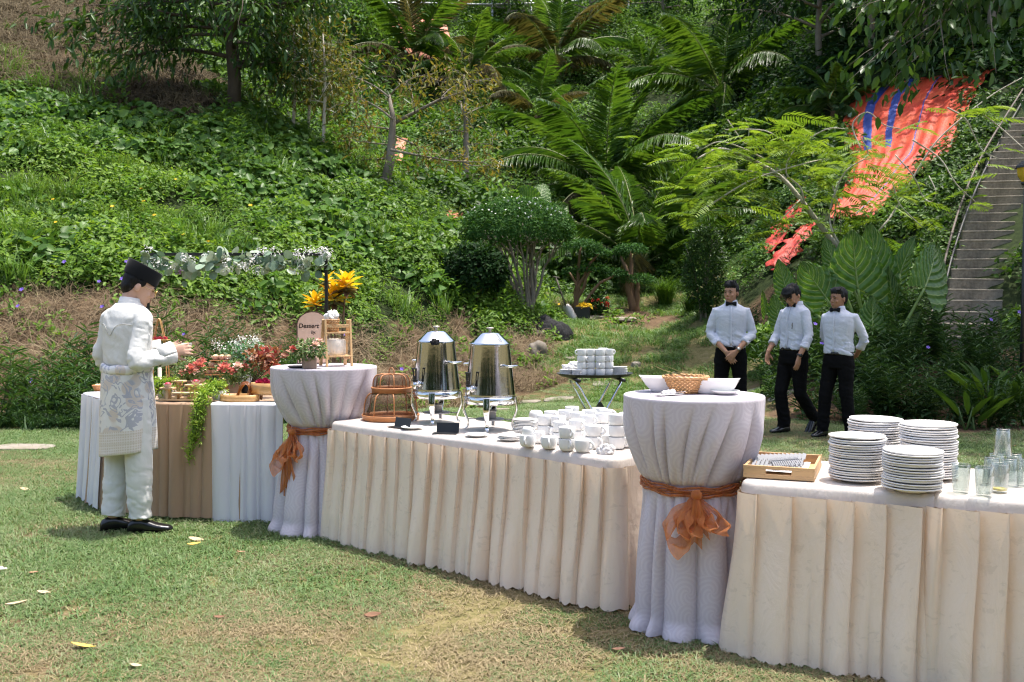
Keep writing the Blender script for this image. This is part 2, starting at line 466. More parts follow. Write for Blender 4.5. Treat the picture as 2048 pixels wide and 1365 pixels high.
# ============================================================ the lie of the land
# (px, py, distance, ground kind): points read off the photograph, turned into places
_C = [
 # left hill
 (-500,850,12.3,'weed'),(-500,770,13.0,'weed'),(-500,620,14.2,'bank'),(-500,450,16.5,'cover'),(-500,300,19.0,'cover'),(-500,130,22.5,'vine'),(-500,30,26,'dry'),(-500,-80,31,'dry'),(-500,-300,44,'back'),
 (0,848,12.4,'weed'),(0,790,13.0,'weed'),(0,720,13.5,'bank'),(0,620,14.2,'bank'),(0,560,15,'cover'),(0,450,16.5,'cover'),(0,370,18,'cover'),(0,300,19.3,'vine'),(0,220,21.2,'vine'),(0,150,23,'dry'),(0,40,27,'dry'),(0,-30,30,'dry'),(0,-120,36,'back'),(0,-300,48,'back'),
 (170,842,12.7,'weed'),(170,790,13.2,'weed'),(170,730,13.6,'bank'),(170,630,14.4,'bank'),(170,560,15.3,'cover'),(170,470,16.8,'cover'),(170,390,18.3,'cover'),(170,270,21,'vine'),(170,175,23.5,'dry'),(170,100,26.5,'dry'),(170,30,30,'dry'),(170,-60,36,'back'),
 (350,832,13.2,'weed'),(350,780,13.7,'weed'),(350,720,14.2,'bank'),(350,640,14.9,'bank'),(350,570,15.8,'cover'),(350,480,17.2,'cover'),(350,380,19.2,'cover'),(350,280,21.6,'vine'),(350,200,23.8,'dry'),(350,150,26.5,'dry'),(350,90,31,'back'),(350,0,38,'back'),
 (480,820,14.0,'weed'),(480,760,14.6,'weed'),(480,650,15.6,'bank'),(480,570,16.6,'cover'),(480,460,18.6,'cover'),(480,360,20.8,'vine'),(480,250,23.6,'vine'),(480,215,25,'vine'),(480,170,30,'back'),(480,60,40,'back'),
 (610,800,15.4,'weed'),(610,740,16,'weed'),(610,670,16.6,'bank'),(610,600,17.3,'cover'),(610,500,18.9,'cover'),(610,400,20.9,'vine'),(610,310,23.2,'vine'),(610,280,24.4,'vine'),(610,240,31,'back'),(610,140,40,'back'),(610,40,50,'back'),
 (720,795,16.0,'bank'),(720,720,16.7,'bank'),(720,650,17.4,'cover'),(720,560,18.7,'cover'),(720,470,20.3,'vine'),(720,390,22,'vine'),(720,360,23.2,'vine'),(720,310,32,'back'),(720,200,41,'back'),(720,90,50,'back'),(720,30,56,'back'),
 (840,785,16.8,'bank'),(840,700,17.7,'bank'),(840,640,18.4,'cover'),(840,560,19.6,'cover'),(840,490,20.9,'vine'),(840,440,22.2,'vine'),(840,400,30,'back'),(840,280,38,'back'),(840,150,47,'back'),(840,60,54,'back'),
 (960,775,17.7,'bank'),(960,700,18.6,'bank'),(960,660,19.1,'cover'),(960,600,20,'cover'),(960,550,21,'cover'),(960,470,26,'back'),(960,430,28,'back'),(960,300,37,'back'),(960,150,47,'back'),(960,60,54,'back'),(960,20,58,'back'),
 (1060,765,18.2,'bank'),(1075,700,19.3,'bank'),(1050,650,20.3,'cover'),(1060,625,22,'cover'),(1060,560,26,'back'),(1060,450,30,'back'),
 # grassy rise behind the tray stand
 (1150,780,17.2,'lawn'),(1150,720,18.8,'slope'),(1150,660,20.8,'slope'),(1150,630,22.3,'slope'),(1150,590,25.5,'back'),(1150,500,29.5,'back'),
 (1270,785,16.9,'slope'),(1270,730,18.4,'slope'),(1270,670,20.3,'slope'),(1270,632,22.2,'earth'),(1270,600,24.5,'slope'),(1270,540,28.5,'back'),(1270,450,32.5,'back'),(1270,330,39,'back'),(1270,220,46,'back'),(1270,120,52,'back'),(1270,50,57,'back'),(1270,20,62,'back'),(1270,-60,80,'back'),
 (1400,785,16.8,'slope'),(1400,720,18.3,'slope'),(1400,660,20.4,'slope'),(1400,620,22.8,'slope'),(1400,560,26,'back'),(1400,450,30.5,'back'),(1400,340,36,'back'),(1400,220,43,'back'),(1400,120,50,'back'),(1400,40,56,'back'),
 (1520,788,16.0,'slope'),(1520,720,17.4,'slope'),(1520,640,19,'weed'),(1520,560,20.5,'back'),(1540,500,21.8,'back'),(1540,400,25.5,'back'),(1540,300,31,'back'),(1540,200,38,'dark'),(1540,100,46,'dark'),(1540,0,54,'dark'),
 # right bank, tarpaulin and stairs
 (1650,835,13.2,'weed'),(1650,760,14.2,'weed'),(1650,650,16.6,'weed'),(1620,540,19.6,'back'),(1660,440,21.9,'back'),(1700,330,24.6,'back'),(1740,250,26.8,'back'),(1720,150,30.5,'dark'),(1700,60,35,'dark'),(1700,-40,40,'dark'),
 (1820,845,12.7,'weed'),(1820,760,13.7,'weed'),(1820,680,15.0,'weed'),(1820,560,17.5,'back'),(1820,440,20.3,'back'),(1820,340,22.8,'back'),(1850,230,25.8,'back'),(1870,150,28.2,'dark'),(1860,60,32,'dark'),(1860,-60,38,'dark'),
 (1940,848,12.5,'weed'),(1940,760,13.8,'weed'),(1935,690,15.6,'earth'),(1945,610,16.9,'earth'),(1960,540,17.9,'earth'),(1980,450,19.1,'earth'),(2005,370,20.3,'earth'),(2040,270,22.0,'earth'),(2090,160,24.2,'earth'),(1990,170,25.5,'dark'),(2000,60,30,'dark'),
 (2080,845,12.3,'weed'),(2080,760,13.4,'weed'),(2080,660,15.2,'back'),(2100,540,16.8,'back'),(2160,400,18.6,'back'),(2250,250,21.5,'dark'),(2300,60,27,'dark'),(2300,-120,33,'dark'),
 (2600,850,12.0,'weed'),(2600,740,13.5,'back'),(2600,540,16.5,'back'),(2600,300,20.5,'dark'),(2600,0,27,'dark'),(2600,-300,34,'dark'),
 (700,-30,64,'back'),(960,-20,66,'back'),(1100,20,60,'back'),(1100,120,51,'back'),(1100,260,42,'back'),(1100,380,35,'back'),
]
_P = []; _L = []
for (px, py, d, k) in _C:
    p = at(px, py, d)
    _P.append(p); _L.append(k)
for x in np.arange(-14, 14.1, 2.0):
    for y in (-12, -6, 0, 4, 8, 11.0):
        _P.append(np.array([x, y, 0.0])); _L.append('lawn')
for (px, py) in ((700,880),(900,850),(1050,835),(1250,835),(1400,840),(1550,850),(850,820),(1100,812),(1300,812),(1500,815),(500,870),(300,880)):
    _P.append(onz(px, py, 0.0)); _L.append('lawn')
_P = np.array(_P); KINDS = ['lawn', 'slope', 'earth', 'weed', 'bank', 'cover', 'vine', 'dry', 'back', 'dark']
_K = np.array([KINDS.index(k) for k in _L])
_XY = _P[:, :2]
_D = np.linalg.norm(_XY[:, None] - _XY[None], axis=-1)
_n = len(_P)
_A = np.zeros((_n + 1, _n + 1)); _A[:_n, :_n] = -_D + np.eye(_n) * -0.02; _A[:_n, _n] = 1; _A[_n, :_n] = 1
_w = np.linalg.solve(_A, np.concatenate([_P[:, 2], [0]]))
def H(x, y):
    x = np.asarray(x, float); y = np.asarray(y, float)
    shp = x.shape
    q = np.stack([x.ravel(), y.ravel()], -1)
    z = np.zeros(len(q))
    for i in range(0, len(q), 20000):
        d = np.linalg.norm(q[i:i + 20000, None] - _XY[None], axis=-1)
        z[i:i + 20000] = -d @ _w[:_n] + _w[_n]
    yy = q[:, 1]; xx = q[:, 0]
    rough = (fbm(xx * 0.9, yy * 0.9, 3) - 0.5) * 0.35 * smoothstep(0.3, 1.6, z) + (fbm(xx * 3, yy * 3, 2) - 0.5) * 0.10 * smoothstep(0.1, 0.6, z)
    z = (z + rough) * smoothstep(11.7, 13.2, yy)
    lump = (fbm(xx * 0.8 + 31, yy * 0.8, 2) - 0.5) * 0.03
    return (z + lump * smoothstep(11.7, 13.5, yy)).reshape(shp)
def Hs(x, y): return float(H(np.array([x]), np.array([y]))[0])
def kind_at(x, y):
    x = np.asarray(x, float); y = np.asarray(y, float)
    out = np.zeros(len(x), int)
    jx = (fbm(x * 0.7 + 9, y * 0.7, 3) - 0.5) * 2.2; jy = (fbm(x * 0.7 + 50, y * 0.7 + 20, 3) - 0.5) * 2.2
    near = smoothstep(9, 14, y) * 0.55
    q = np.stack([x + jx * near, y + jy * near], -1)
    for i in range(0, len(q), 20000):
        d = np.linalg.norm(q[i:i + 20000, None] - _XY[None], axis=-1)
        out[i:i + 20000] = _K[np.argmin(d, axis=1)]
    out[y < 11.6] = 0
    return out
def hit(px, py, near=9.0, far=90.0):
    """where the sight line through a pixel meets the ground"""
    d = ray(px, py); d = d / d[1]
    Y = np.arange(near, far, 0.05)
    z = CH + d[2] * Y
    h = H(d[0] * Y, Y)
    i = np.argmax(h >= z)
    if h[i] < z[i]: i = len(Y) - 1
    return np.array([d[0] * Y[i], Y[i], h[i]])
# ground sheet
def axis(a, b, c, d, fine, coarse):
    return np.unique(np.round(np.concatenate([np.arange(a, b, coarse), np.arange(b, c, fine), np.arange(c, d + coarse, coarse)]), 3))
gx = axis(-300, -16, 18, 300, 0.25, 4.0); gy = axis(-300, 2, 32, 330, 0.25, 4.0)
gy = np.unique(np.concatenate([gy, np.arange(32, 70, 1.0)])); gx = np.unique(np.concatenate([gx, np.arange(-40, -16, 1.0), np.arange(18, 42, 1.0)]))
GX, GY = np.meshgrid(gx, gy)
GXc = np.clip(GX, -42, 42); GYc = np.clip(GY, -20, 72)
GZ = H(GXc, GYc)
gk = kind_at(GXc.ravel(), GYc.ravel())
mb = MB(); mb.grid(np.stack([GX, GY, GZ], -1))
t = NT('ground_soil')
gv = t.coord('Object')
k_green = t.attr('green'); k_dry = t.attr('dryness')
n1 = t.noise(gv, 0.55, 5, 0.6); n2 = t.noise(gv, 9, 5, 0.65); n3 = t.noise(gv, 60, 3)
grassc = t.ramp(n2, [(0.25, (0.085, 0.085, 0.032)), (0.5, (0.16, 0.14, 0.06)), (0.75, (0.25, 0.195, 0.11))])
soil = t.ramp(n2, [(0.25, (0.06, 0.04, 0.024)), (0.55, (0.125, 0.083, 0.05)), (0.8, (0.22, 0.15, 0.09))])
veg = t.ramp(n2, [(0.3, (0.012, 0.02, 0.008)), (0.7, (0.035, 0.05, 0.016))])
bare = t.mapr(t.math('ADD', t.math('MULTIPLY', n1, 0.7), t.math('MULTIPLY', n2, 0.3)), 0.50, 0.60, 0, 0.8)
lawn_c = t.mix(bare, grassc, soil)
c = t.mix(k_green, soil, lawn_c)
c = t.mix(k_dry, c, veg)
M['ground'] = t.end(t.bsdf(c, 0.95, 0, 0.1, t.bump(t.math('ADD', n2, t.math('MULTIPLY', n3, 0.5)), 0.6, 0.03)))
ground = mb.build('ground', M['ground'])
tag(ground, 'lawn and hillside ground', 'ground', kind='structure')
for nm, ks in (('green', (0, 1)), ('dryness', (5, 6, 8, 9))):
    a = ground.data.attributes.new(nm, 'FLOAT', 'POINT')
    kv = np.isin(gk, ks) | ((gk == 2) & (GX.ravel() > 5) if nm == 'dryness' else False)
    a.data.foreach_set('value', kv.astype(np.float32))
# ============================================================ leaves in bulk
def leaves(P, D, N, L, W, rnd, fold=0.25, droop=0.15):
    """each leaf two folded quads, pointed at both ends"""
    n = len(P)
    D = unit(D); N = N - D * np.sum(N * D, -1, keepdims=True); N = unit(N)
    S = np.cross(D, N)
    L = np.broadcast_to(L, (n,))[:, None]; W = np.broadcast_to(W, (n,))[:, None] * 0.5
    up = N * W * fold
    b = P; l1 = P + D * L * 0.28 - S * W * 0.85 + up; l2 = P + D * L * 0.66 - S * W * 0.8 + up - N * L * droop * 0.4
    tp = P + D * L - N * L * droop; r2 = P + D * L * 0.66 + S * W * 0.8 + up - N * L * droop * 0.4; r1 = P + D * L * 0.28 + S * W * 0.85 + up
    V = np.stack([b, l1, l2, tp, r2, r1], 1).reshape(-1, 3)
    i = (np.arange(n) * 6)[:, None]
    q = np.concatenate([i + np.array([0, 5, 4, 3]), i + np.array([0, 3, 2, 1])])
    return V, q, np.repeat(rnd, 6)
def leaf_mesh(name, parts):
    Vs = []; Qs = []; R = []; o = 0
    for (V, q, r) in parts:
        Vs.append(V); Qs.append(q + o); R.append(r); o += len(V)
    return mesh_np(name, np.vstack(Vs), [np.vstack(Qs)], True, None, np.concatenate(R))
def rdir(n, g=rng):
    v = g.normal(size=(n, 3)); return unit(v)
def clump(n, R, Hh, L, W, g, up=0.55, shell=0.6):
    """a low cushion of leaves"""
    d = rdir(n, g); d[:, 2] = np.abs(d[:, 2])
    rr = (shell + (1 - shell) * g.random(n)) 
    P = d * rr[:, None] * np.array([R, R, Hh])
    N = unit(d * 0.6 + np.array([0, 0, up]) + rdir(n, g) * 0.45)
    D = unit(np.cross(N, rdir(n, g)) + d * 0.5 + np.array([0, 0, -0.15]))
    s = 0.7 + 0.6 * g.random(n)
    return leaves(P, D, N, L * s, W * s, g.random(n))
def blades(n, R, h0, h1, w, lean, g, square=False):
    """grass blades: bent strips of two quads ending in a point"""
    if square: P = np.stack([(g.random(n) - 0.5) * 2 * R, (g.random(n) - 0.5) * 2 * R, np.zeros(n)], -1)
    else:
        a = g.random(n) * 2 * PI; r = np.sqrt(g.random(n)) * R
        P = np.stack([np.cos(a) * r, np.sin(a) * r, np.zeros(n)], -1)
    h = h0 + (h1 - h0) * g.random(n)
    a = g.random(n) * 2 * PI
    dr = np.stack([np.cos(a), np.sin(a), np.zeros(n)], -1)
    sd = np.stack([-np.sin(a), np.cos(a), np.zeros(n)], -1) * (w * (0.7 + 0.6 * g.random(n)) * 0.5)[:, None]
    ln = lean * (0.4 + 1.2 * g.random(n))
    up = np.array([0, 0, 1.0])
    p1 = P + (dr * (ln * 0.35)[:, None] + up * 0.6) * h[:, None]
    p2 = P + (dr * ln[:, None] + up * (0.95 - 0.25 * np.minimum(ln, 2))[:, None]) * h[:, None]
    V = np.stack([P - sd, P + sd, p1 + sd * 0.85, p1 - sd * 0.85, p2 + sd * 0.15, p2 - sd * 0.15], 1).reshape(-1, 3)
    i = (np.arange(n) * 6)[:, None]
    q = np.concatenate([i + np.array([0, 1, 2, 3]), i + np.array([3, 2, 4, 5])])
    return V, q, np.repeat(g.random(n), 6)
# scatter: one object, many copies of small meshes through geometry nodes
def scatter(name, label, cat, pts, rot, scl, sources, idx=None, mat=None):
    n = len(pts)
    if idx is None: idx = rng.integers(0, len(sources), n)
    me = bpy.data.meshes.new(name)
    me.vertices.add(n); me.vertices.foreach_set('co', np.asarray(pts, np.float32).ravel())
    for nm, ty, val, key in (('rot', 'FLOAT_VECTOR', rot, 'vector'), ('scl', 'FLOAT', scl, 'value'), ('idx', 'INT', idx, 'value')):
        a = me.attributes.new(nm, ty, 'POINT')
        a.data.foreach_set(key, np.asarray(val, np.int32 if ty == 'INT' else np.float32).ravel())
    o = link(name, me)
    tag(o, label, cat, kind='stuff')
    c = bpy.data.collections.new(name + '_pieces')
    for i, (sm, mt) in enumerate(sources):
        if mt is not None and not sm.materials: sm.materials.append(mt)
        so = bpy.data.objects.new('piece_%s_%s' % (name, 'abcdefghijklmnop'[i]), sm)
        c.objects.link(so)
    g = bpy.data.node_groups.new(name + '_scatter', 'GeometryNodeTree')
    g.interface.new_socket('Geometry', in_out='INPUT', socket_type='NodeSocketGeometry')
    g.interface.new_socket('Geometry', in_out='OUTPUT', socket_type='NodeSocketGeometry')
    gi = g.nodes.new('NodeGroupInput'); go = g.nodes.new('NodeGroupOutput')
    iop = g.nodes.new('GeometryNodeInstanceOnPoints')
    ci = g.nodes.new('GeometryNodeCollectionInfo'); ci.inputs['Collection'].default_value = c
    ci.inputs['Separate Children'].default_value = True; ci.inputs['Reset Children'].default_value = True
    def na(nm, ty):
        x = g.nodes.new('GeometryNodeInputNamedAttribute'); x.data_type = ty; x.inputs['Name'].default_value = nm
        return [s for s in x.outputs if s.enabled and s.name == 'Attribute'][0]
    e = g.nodes.new('FunctionNodeEulerToRotation')
    g.links.new(na('rot', 'FLOAT_VECTOR'), e.inputs[0])
    g.links.new(e.outputs[0], iop.inputs['Rotation'])
    g.links.new(na('scl', 'FLOAT'), iop.inputs['Scale'])
    g.links.new(na('idx', 'INT'), iop.inputs['Instance Index'])
    iop.inputs['Pick Instance'].default_value = True
    g.links.new(gi.outputs[0], iop.inputs['Points']); g.links.new(ci.outputs[0], iop.inputs['Instance'])
    g.links.new(iop.outputs[0], go.inputs[0])
    md = o.modifiers.new('Scatter', 'NODES'); md.node_group = g
    return o
def tilt_to(nrm, yaw):
    """euler angles that turn z to nrm after a spin of yaw about z"""
    out = np.zeros((len(nrm), 3))
    for i, (v, a) in enumerate(zip(nrm, yaw)):
        q = Vector((0, 0, 1)).rotation_difference(Vector(v)) @ Quaternion((0, 0, 1), a)
        out[i] = q.to_euler()
    return out
def normals(x, y, e=0.25):
    dx = (H(x + e, y) - H(x - e, y)) / (2 * e); dy = (H(x, y + e) - H(x, y - e)) / (2 * e)
    return unit(np.stack([-dx, -dy, np.ones_like(dx)], -1))
def in_view(x, y, z, mx=120, my=160):
    px = CX + F * x / y; py = HZ - F * (z - CH) / y
    return (px > -mx) & (px < 2048 + mx) & (py > -my) & (py < 1365 + my) & (y > 0.5)
def poly_in(x, y, poly):
    c = np.zeros(len(x), bool); j = len(poly) - 1
    for i in range(len(poly)):
        xi, yi = poly[i][:2]; xj, yj = poly[j][:2]
        c ^= ((yi > y) != (yj > y)) & (x < (xj - xi) * (y - yi) / (yj - yi + 1e-12) + xi)
        j = i
    return c
def sow(area, density, kinds, keep=None, jitter_kind=True):
    """random ground points (x0,x1,y0,y1) of the wanted kinds that the photograph can see"""
    x0, x1, y0, y1 = area
    n = int((x1 - x0) * (y1 - y0) * density)
    x = x0 + (x1 - x0) * rng.random(n); y = y0 + (y1 - y0) * rng.random(n)
    px = CX + F * x / np.maximum(y, 0.5)
    m = (px > -140) & (px < 2190)
    x, y = x[m], y[m]
    k = kind_at(x, y)
    m = np.isin(k, [KINDS.index(a) for a in kinds])
    x, y = x[m], y[m]
    z = H(x, y)
    m = in_view(x, y, z)
    if keep is not None: m &= keep(x, y)
    return x[m], y[m], z[m]
# ============================================================ places to keep clear of plants
def band(left, right, lift=0.0, far=90):
    """a strip of ground between two rows of pixels"""
    return [hit(*p, far=far) for p in left], [hit(*p, far=far) for p in right]
TARPS = {}
TARPS['main'] = band([(1730,186),(1694,232),(1690,290),(1702,350),(1690,400),(1650,450)], [(1982,150),(1945,215),(1905,300),(1855,345),(1800,400),(1740,452)])
TARPS['low_a'] = band([(1588,418),(1552,470),(1524,520)], [(1618,410),(1590,462),(1548,520)])
TARPS['low_b'] = band([(1602,470),(1564,512),(1532,550)], [(1634,462),(1608,500),(1568,560)])
TARPS['far_a'] = band([(778,84),(800,125),(850,165)], [(880,60),(900,105),(905,180)])
TARPS['far_b'] = band([(793,300),(788,348)], [(812,298),(808,352)])
TARPS['far_c'] = band([(896,448),(880,468)], [(926,446),(922,462)])
_tp = []
for k, (l, r) in TARPS.items():
    _tp.append([p[:2] for p in l] + [p[:2] for p in r][::-1])
STAIR_PATH = [(1930,700),(1941,640),(1953,580),(1965,520),(1980,462),(1998,415),(2016,365),(2040,308),(2075,235)]
_st = [hit(*p) for p in STAIR_PATH]
def stair_dist(x, y):
    d = np.full(len(x), 99.0)
    for a, b in zip(_st[:-1], _st[1:]):
        ab = b[:2] - a[:2]; t = np.clip(((x - a[0]) * ab[0] + (y - a[1]) * ab[1]) / (ab @ ab), 0, 1)
        d = np.minimum(d, np.hypot(x - a[0] - t * ab[0], y - a[1] - t * ab[1]))
    return d
def clear(x, y):
    m = np.ones(len(x), bool)
    for p in _tp: m &= ~poly_in(x, y, p)
    m &= stair_dist(x, y) > 0.72
    return m
# ============================================================ lawn
def gmesh(name, *parts): return leaf_mesh(name, parts)
gr = np.random.default_rng(3)
def stem_plant(h, n_leaf, L, W, g, stems=5, spread=0.12):
    parts = []
    for s in range(stems):
        a = g.random() * 6.28
        top = np.array([math.cos(a) * spread * 1.6, math.sin(a) * spread * 1.6, h * (0.7 + 0.4 * g.random())])
        base = np.array([math.cos(a) * spread * 0.4, math.sin(a) * spread * 0.4, 0])
        t = np.linspace(0.08, 1, n_leaf)[:, None]
        P = base + (top - base) * t + rdir(n_leaf, g) * 0.01
        az = np.arange(n_leaf) * 2.4 + g.random() * 6
        D = np.stack([np.cos(az), np.sin(az), 0.55 + 0.3 * g.random(n_leaf)], -1)
        N = np.stack([-np.cos(az) * 0.5, -np.sin(az) * 0.5, 1 + 0 * az], -1)
        parts.append(leaves(P, D, N, L * (0.7 + 0.6 * g.random(n_leaf)), W, g.random(n_leaf), 0.2, 0.25))
        # stem as a thin cross of strips
        for sd in (np.array([0.004, 0, 0]), np.array([0, 0.004, 0])):
            V = np.array([base - sd, base + sd, top + sd * 0.5, top - sd * 0.5])
            parts.append((V, np.array([[0, 1, 2, 3]]), np.full(4, 0.4)))
    return parts
lawn_src = [(gmesh('lawn_patch', blades(520, 0.19, 0.012, 0.032, 0.0040, 1.6, gr, True)), M['grass']) for _ in range(4)]
gxx, gyy = np.meshgrid(np.arange(-11, 12, 0.26), np.arange(3.4, 19.5, 0.26))
x = gxx.ravel() + rng.normal(size=gxx.size) * 0.05; y = gyy.ravel() + rng.normal(size=gxx.size) * 0.05
m = (np.abs(x) < y * 0.54 + 0.3); x, y = x[m], y[m]
m = kind_at(x, y) == 0; x, y = x[m], y[m]; z = H(x, y)
wear = fbm(x * 0.55 + 3, y * 0.55, 3) * 0.6 + fbm(x * 1.7, y * 1.7 + 8, 3) * 0.4
keep = wear < 0.60 + 0.22 * rng.random(len(x))
x, y, z, wear = x[keep], y[keep], z[keep], wear[keep]
s = (0.75 + 0.7 * rng.random(len(x))) * (1.2 - 0.6 * smoothstep(0.40, 0.66, wear))
scatter('lawn_grass', 'short worn green lawn grass', 'grass', np.stack([x, y, z], -1), np.stack([0 * x, 0 * x, rng.random(len(x)) * 6.28], -1), s, lawn_src)
dry_src = [(gmesh('dry_lawn_patch', blades(190, 0.19, 0.008, 0.022, 0.0042, 2.4, gr, True)), M['drygrass']) for _ in range(3)]
x, y, z = sow((-8, 9, 3.4, 13), 34, ['lawn'], lambda a, b: fbm(a * 0.55 + 3, b * 0.55, 3) * 0.6 + fbm(a * 1.7, b * 1.7 + 8, 3) * 0.4 > 0.47)
scatter('dry_lawn_grass', 'dry straw-coloured clippings in the lawn', 'grass', np.stack([x, y, z + 0.002], -1), np.stack([0 * x, 0 * x, rng.random(len(x)) * 6.28], -1), 0.8 + 0.5 * rng.random(len(x)), dry_src)
# longer grass on the rise
sl_src = [(gmesh('rise_tuft', blades(120, 0.22, 0.05, 0.12, 0.008, 0.9, gr)), M['grass_lush']) for _ in range(4)]
x, y, z = sow((-4, 8, 13, 26), 16, ['slope'], clear)
keep = fbm(x * 1.1 + 40, y * 1.1, 3) < 0.56 + 0.1 * rng.random(len(x))
x, y, z = x[keep], y[keep], z[keep]
scatter('rise_grass', 'longer bright grass on the rise behind the tray stand', 'grass', np.stack([x, y, z], -1), tilt_to(normals(x, y), rng.random(len(x)) * 6.28), 0.6 + 0.8 * rng.random(len(x)), sl_src)
# ============================================================ bank of bare earth with straw
st_src = [(gmesh('straw_tuft', blades(60, 0.20, 0.08, 0.30, 0.007, 1.7, gr)), M['straw']) for _ in range(3)] + [(gmesh('dry_tuft', blades(60, 0.2, 0.05, 0.22, 0.007, 1.5, gr)), M['drygrass'])]
x, y, z = sow((-13, 4, 12, 21), 12, ['bank', 'earth'], clear)
keep = fbm(x * 0.9 + 70, y * 0.9, 3) > 0.40 - 0.22 * (x > -4)
x, y, z = x[keep], y[keep], z[keep]
scatter('straw', 'dry straw and dead stems on the bare bank', 'straw', np.stack([x, y, z], -1), tilt_to(normals(x, y), rng.random(len(x)) * 6.28), 0.6 + 0.8 * rng.random(len(x)), st_src)
bw_src = [(gmesh('bank_weed', clump(34, 0.16, 0.16, 0.085, 0.04, gr)), M['cover']) for _ in range(3)]
x, y, z = sow((-13, 8, 12, 26), 7.0, ['bank', 'earth'], clear)
scatter('bank_weeds', 'small green weeds dotted over the bank', 'weeds', np.stack([x, y, z], -1), tilt_to(normals(x, y), rng.random(len(x)) * 6.28), 0.5 + 0.9 * rng.random(len(x)), bw_src)
# ============================================================ left hill
cv_src = [(gmesh('cover_clump', clump(130, 0.36, 0.30, 0.072, 0.038, gr), clump(50, 0.42, 0.38, 0.09, 0.042, gr)), M['cover']) for _ in range(5)]
x, y, z = sow((-17, 4, 13, 26), 13, ['cover', 'vine'], clear)
big = fbm(x * 0.55 + 11, y * 0.55, 3)
keep = ~((kind_at(x, y) == KINDS.index('vine')) & (rng.random(len(x)) < 0.6))
s = (0.55 + 0.75 * smoothstep(0.3, 0.7, big)) * (0.75 + 0.5 * rng.random(len(x)))
x, y, z, s = x[keep], y[keep], z[keep], s[keep]
scatter('ground_cover', 'dense low leafy ground cover on the left hill', 'ground cover', np.stack([x, y, z - 0.03], -1), tilt_to(unit(normals(x, y) + [0, 0, 0.8]), rng.random(len(x)) * 6.28), s, cv_src)
vn_src = [(gmesh('vine_clump', clump(60, 0.42, 0.30, 0.15, 0.12, gr, 0.5)), M['vine']) for _ in range(4)]
x, y, z = sow((-17, 3, 15, 27), 8.5, ['vine'], clear)
x3, y3, z3 = sow((-17, 3, 14, 24), 1.5, ['cover'], lambda a, b: clear(a, b) & (fbm(a * 0.5 + 80, b * 0.5, 3) > 0.52))
x, y, z = np.r_[x, x3], np.r_[y, y3], np.r_[z, z3]
s = 0.6 + 0.8 * rng.random(len(x)) * (0.4 + fbm(x * 0.6 + 30, y * 0.6, 3))
scatter('creeping_vine', 'broad-leaved creeping vine over the upper left hill', 'vine', np.stack([x, y, z], -1), tilt_to(unit(normals(x, y) + [0, 0, 0.4]), rng.random(len(x)) * 6.28), s, vn_src)
# yellow wedelia flowers in the cover
def flower_mesh(name, n, r, g, petals=6):
    Ps = []; 
    a = np.arange(petals) / petals * 2 * PI
    D = np.stack([np.cos(a), np.sin(a), 0.35 + 0 * a], -1); N = np.stack([-0.35 * np.cos(a), -0.35 * np.sin(a), 1 + 0 * a], -1)
    return leaf_mesh(name, [leaves(np.zeros((petals, 3)), D, N, r, r * 0.8, g.random(petals))])
yf = [(flower_mesh('yellow_daisy', 1, 0.035, gr), M['yellow_petal'])]
x, y, z = sow((-15, 3, 13, 22), 0.42, ['cover'], clear)
scatter('yellow_daisies', 'tiny yellow daisies dotted in the ground cover', 'flowers', np.stack([x, y, z + 0.30 + 0.12 * rng.random(len(x))], -1), np.stack([0.6 + 0 * x, 0 * x, rng.random(len(x)) * 0.6 - 0.3], -1), 0.8 + 0.5 * rng.random(len(x)), yf)
tg_src = [(gmesh('tall_tuft', blades(60, 0.16, 0.25, 0.62, 0.013, 0.9, gr)), M['grass_lush']) for _ in range(3)]
x, y, z = sow((-17, 3, 13, 27), 1.6, ['cover', 'vine', 'dry'], lambda a, b: clear(a, b) & (fbm(a * 0.7 + 15, b * 0.7 + 33, 3) > 0.5))
scatter('hill_grass', 'tufts of tall grass growing through the cover on the left hill', 'grass', np.stack([x, y, z], -1), np.stack([0.2 * rng.normal(size=len(x)), 0 * x, rng.random(len(x)) * 6.28], -1), 0.7 + 0.7 * rng.random(len(x)), tg_src)
fs_src = [(leaf_mesh('hill_stem_plant', stem_plant(0.75, 16, 0.13, 0.05, gr, 4, 0.14)), M['jungle_light']) for _ in range(3)]
x, y, z = sow((-17, 3, 13, 27), 0.9, ['cover', 'vine'], clear)
scatter('hill_weeds', 'upright pale green weeds standing above the cover on the left hill', 'weeds', np.stack([x, y, z], -1), np.stack([0.15 * rng.normal(size=len(x)), 0 * x, rng.random(len(x)) * 6.28], -1), 0.6 + 0.7 * rng.random(len(x)), fs_src)
# dry strip at the top
dg_src = [(gmesh('hay_tuft', blades(90, 0.35, 0.10, 0.35, 0.014, 1.3, gr)), M['shaded_hay']) for _ in range(3)]
x, y, z = sow((-22, -4, 20, 34), 9, ['dry'], clear)
scatter('dry_grass', 'brown dry grass strip high on the left hill, colour darkened for shade', 'grass', np.stack([x, y, z], -1), tilt_to(normals(x, y), rng.random(len(x)) * 6.28), 0.7 + 0.7 * rng.random(len(x)), dg_src)
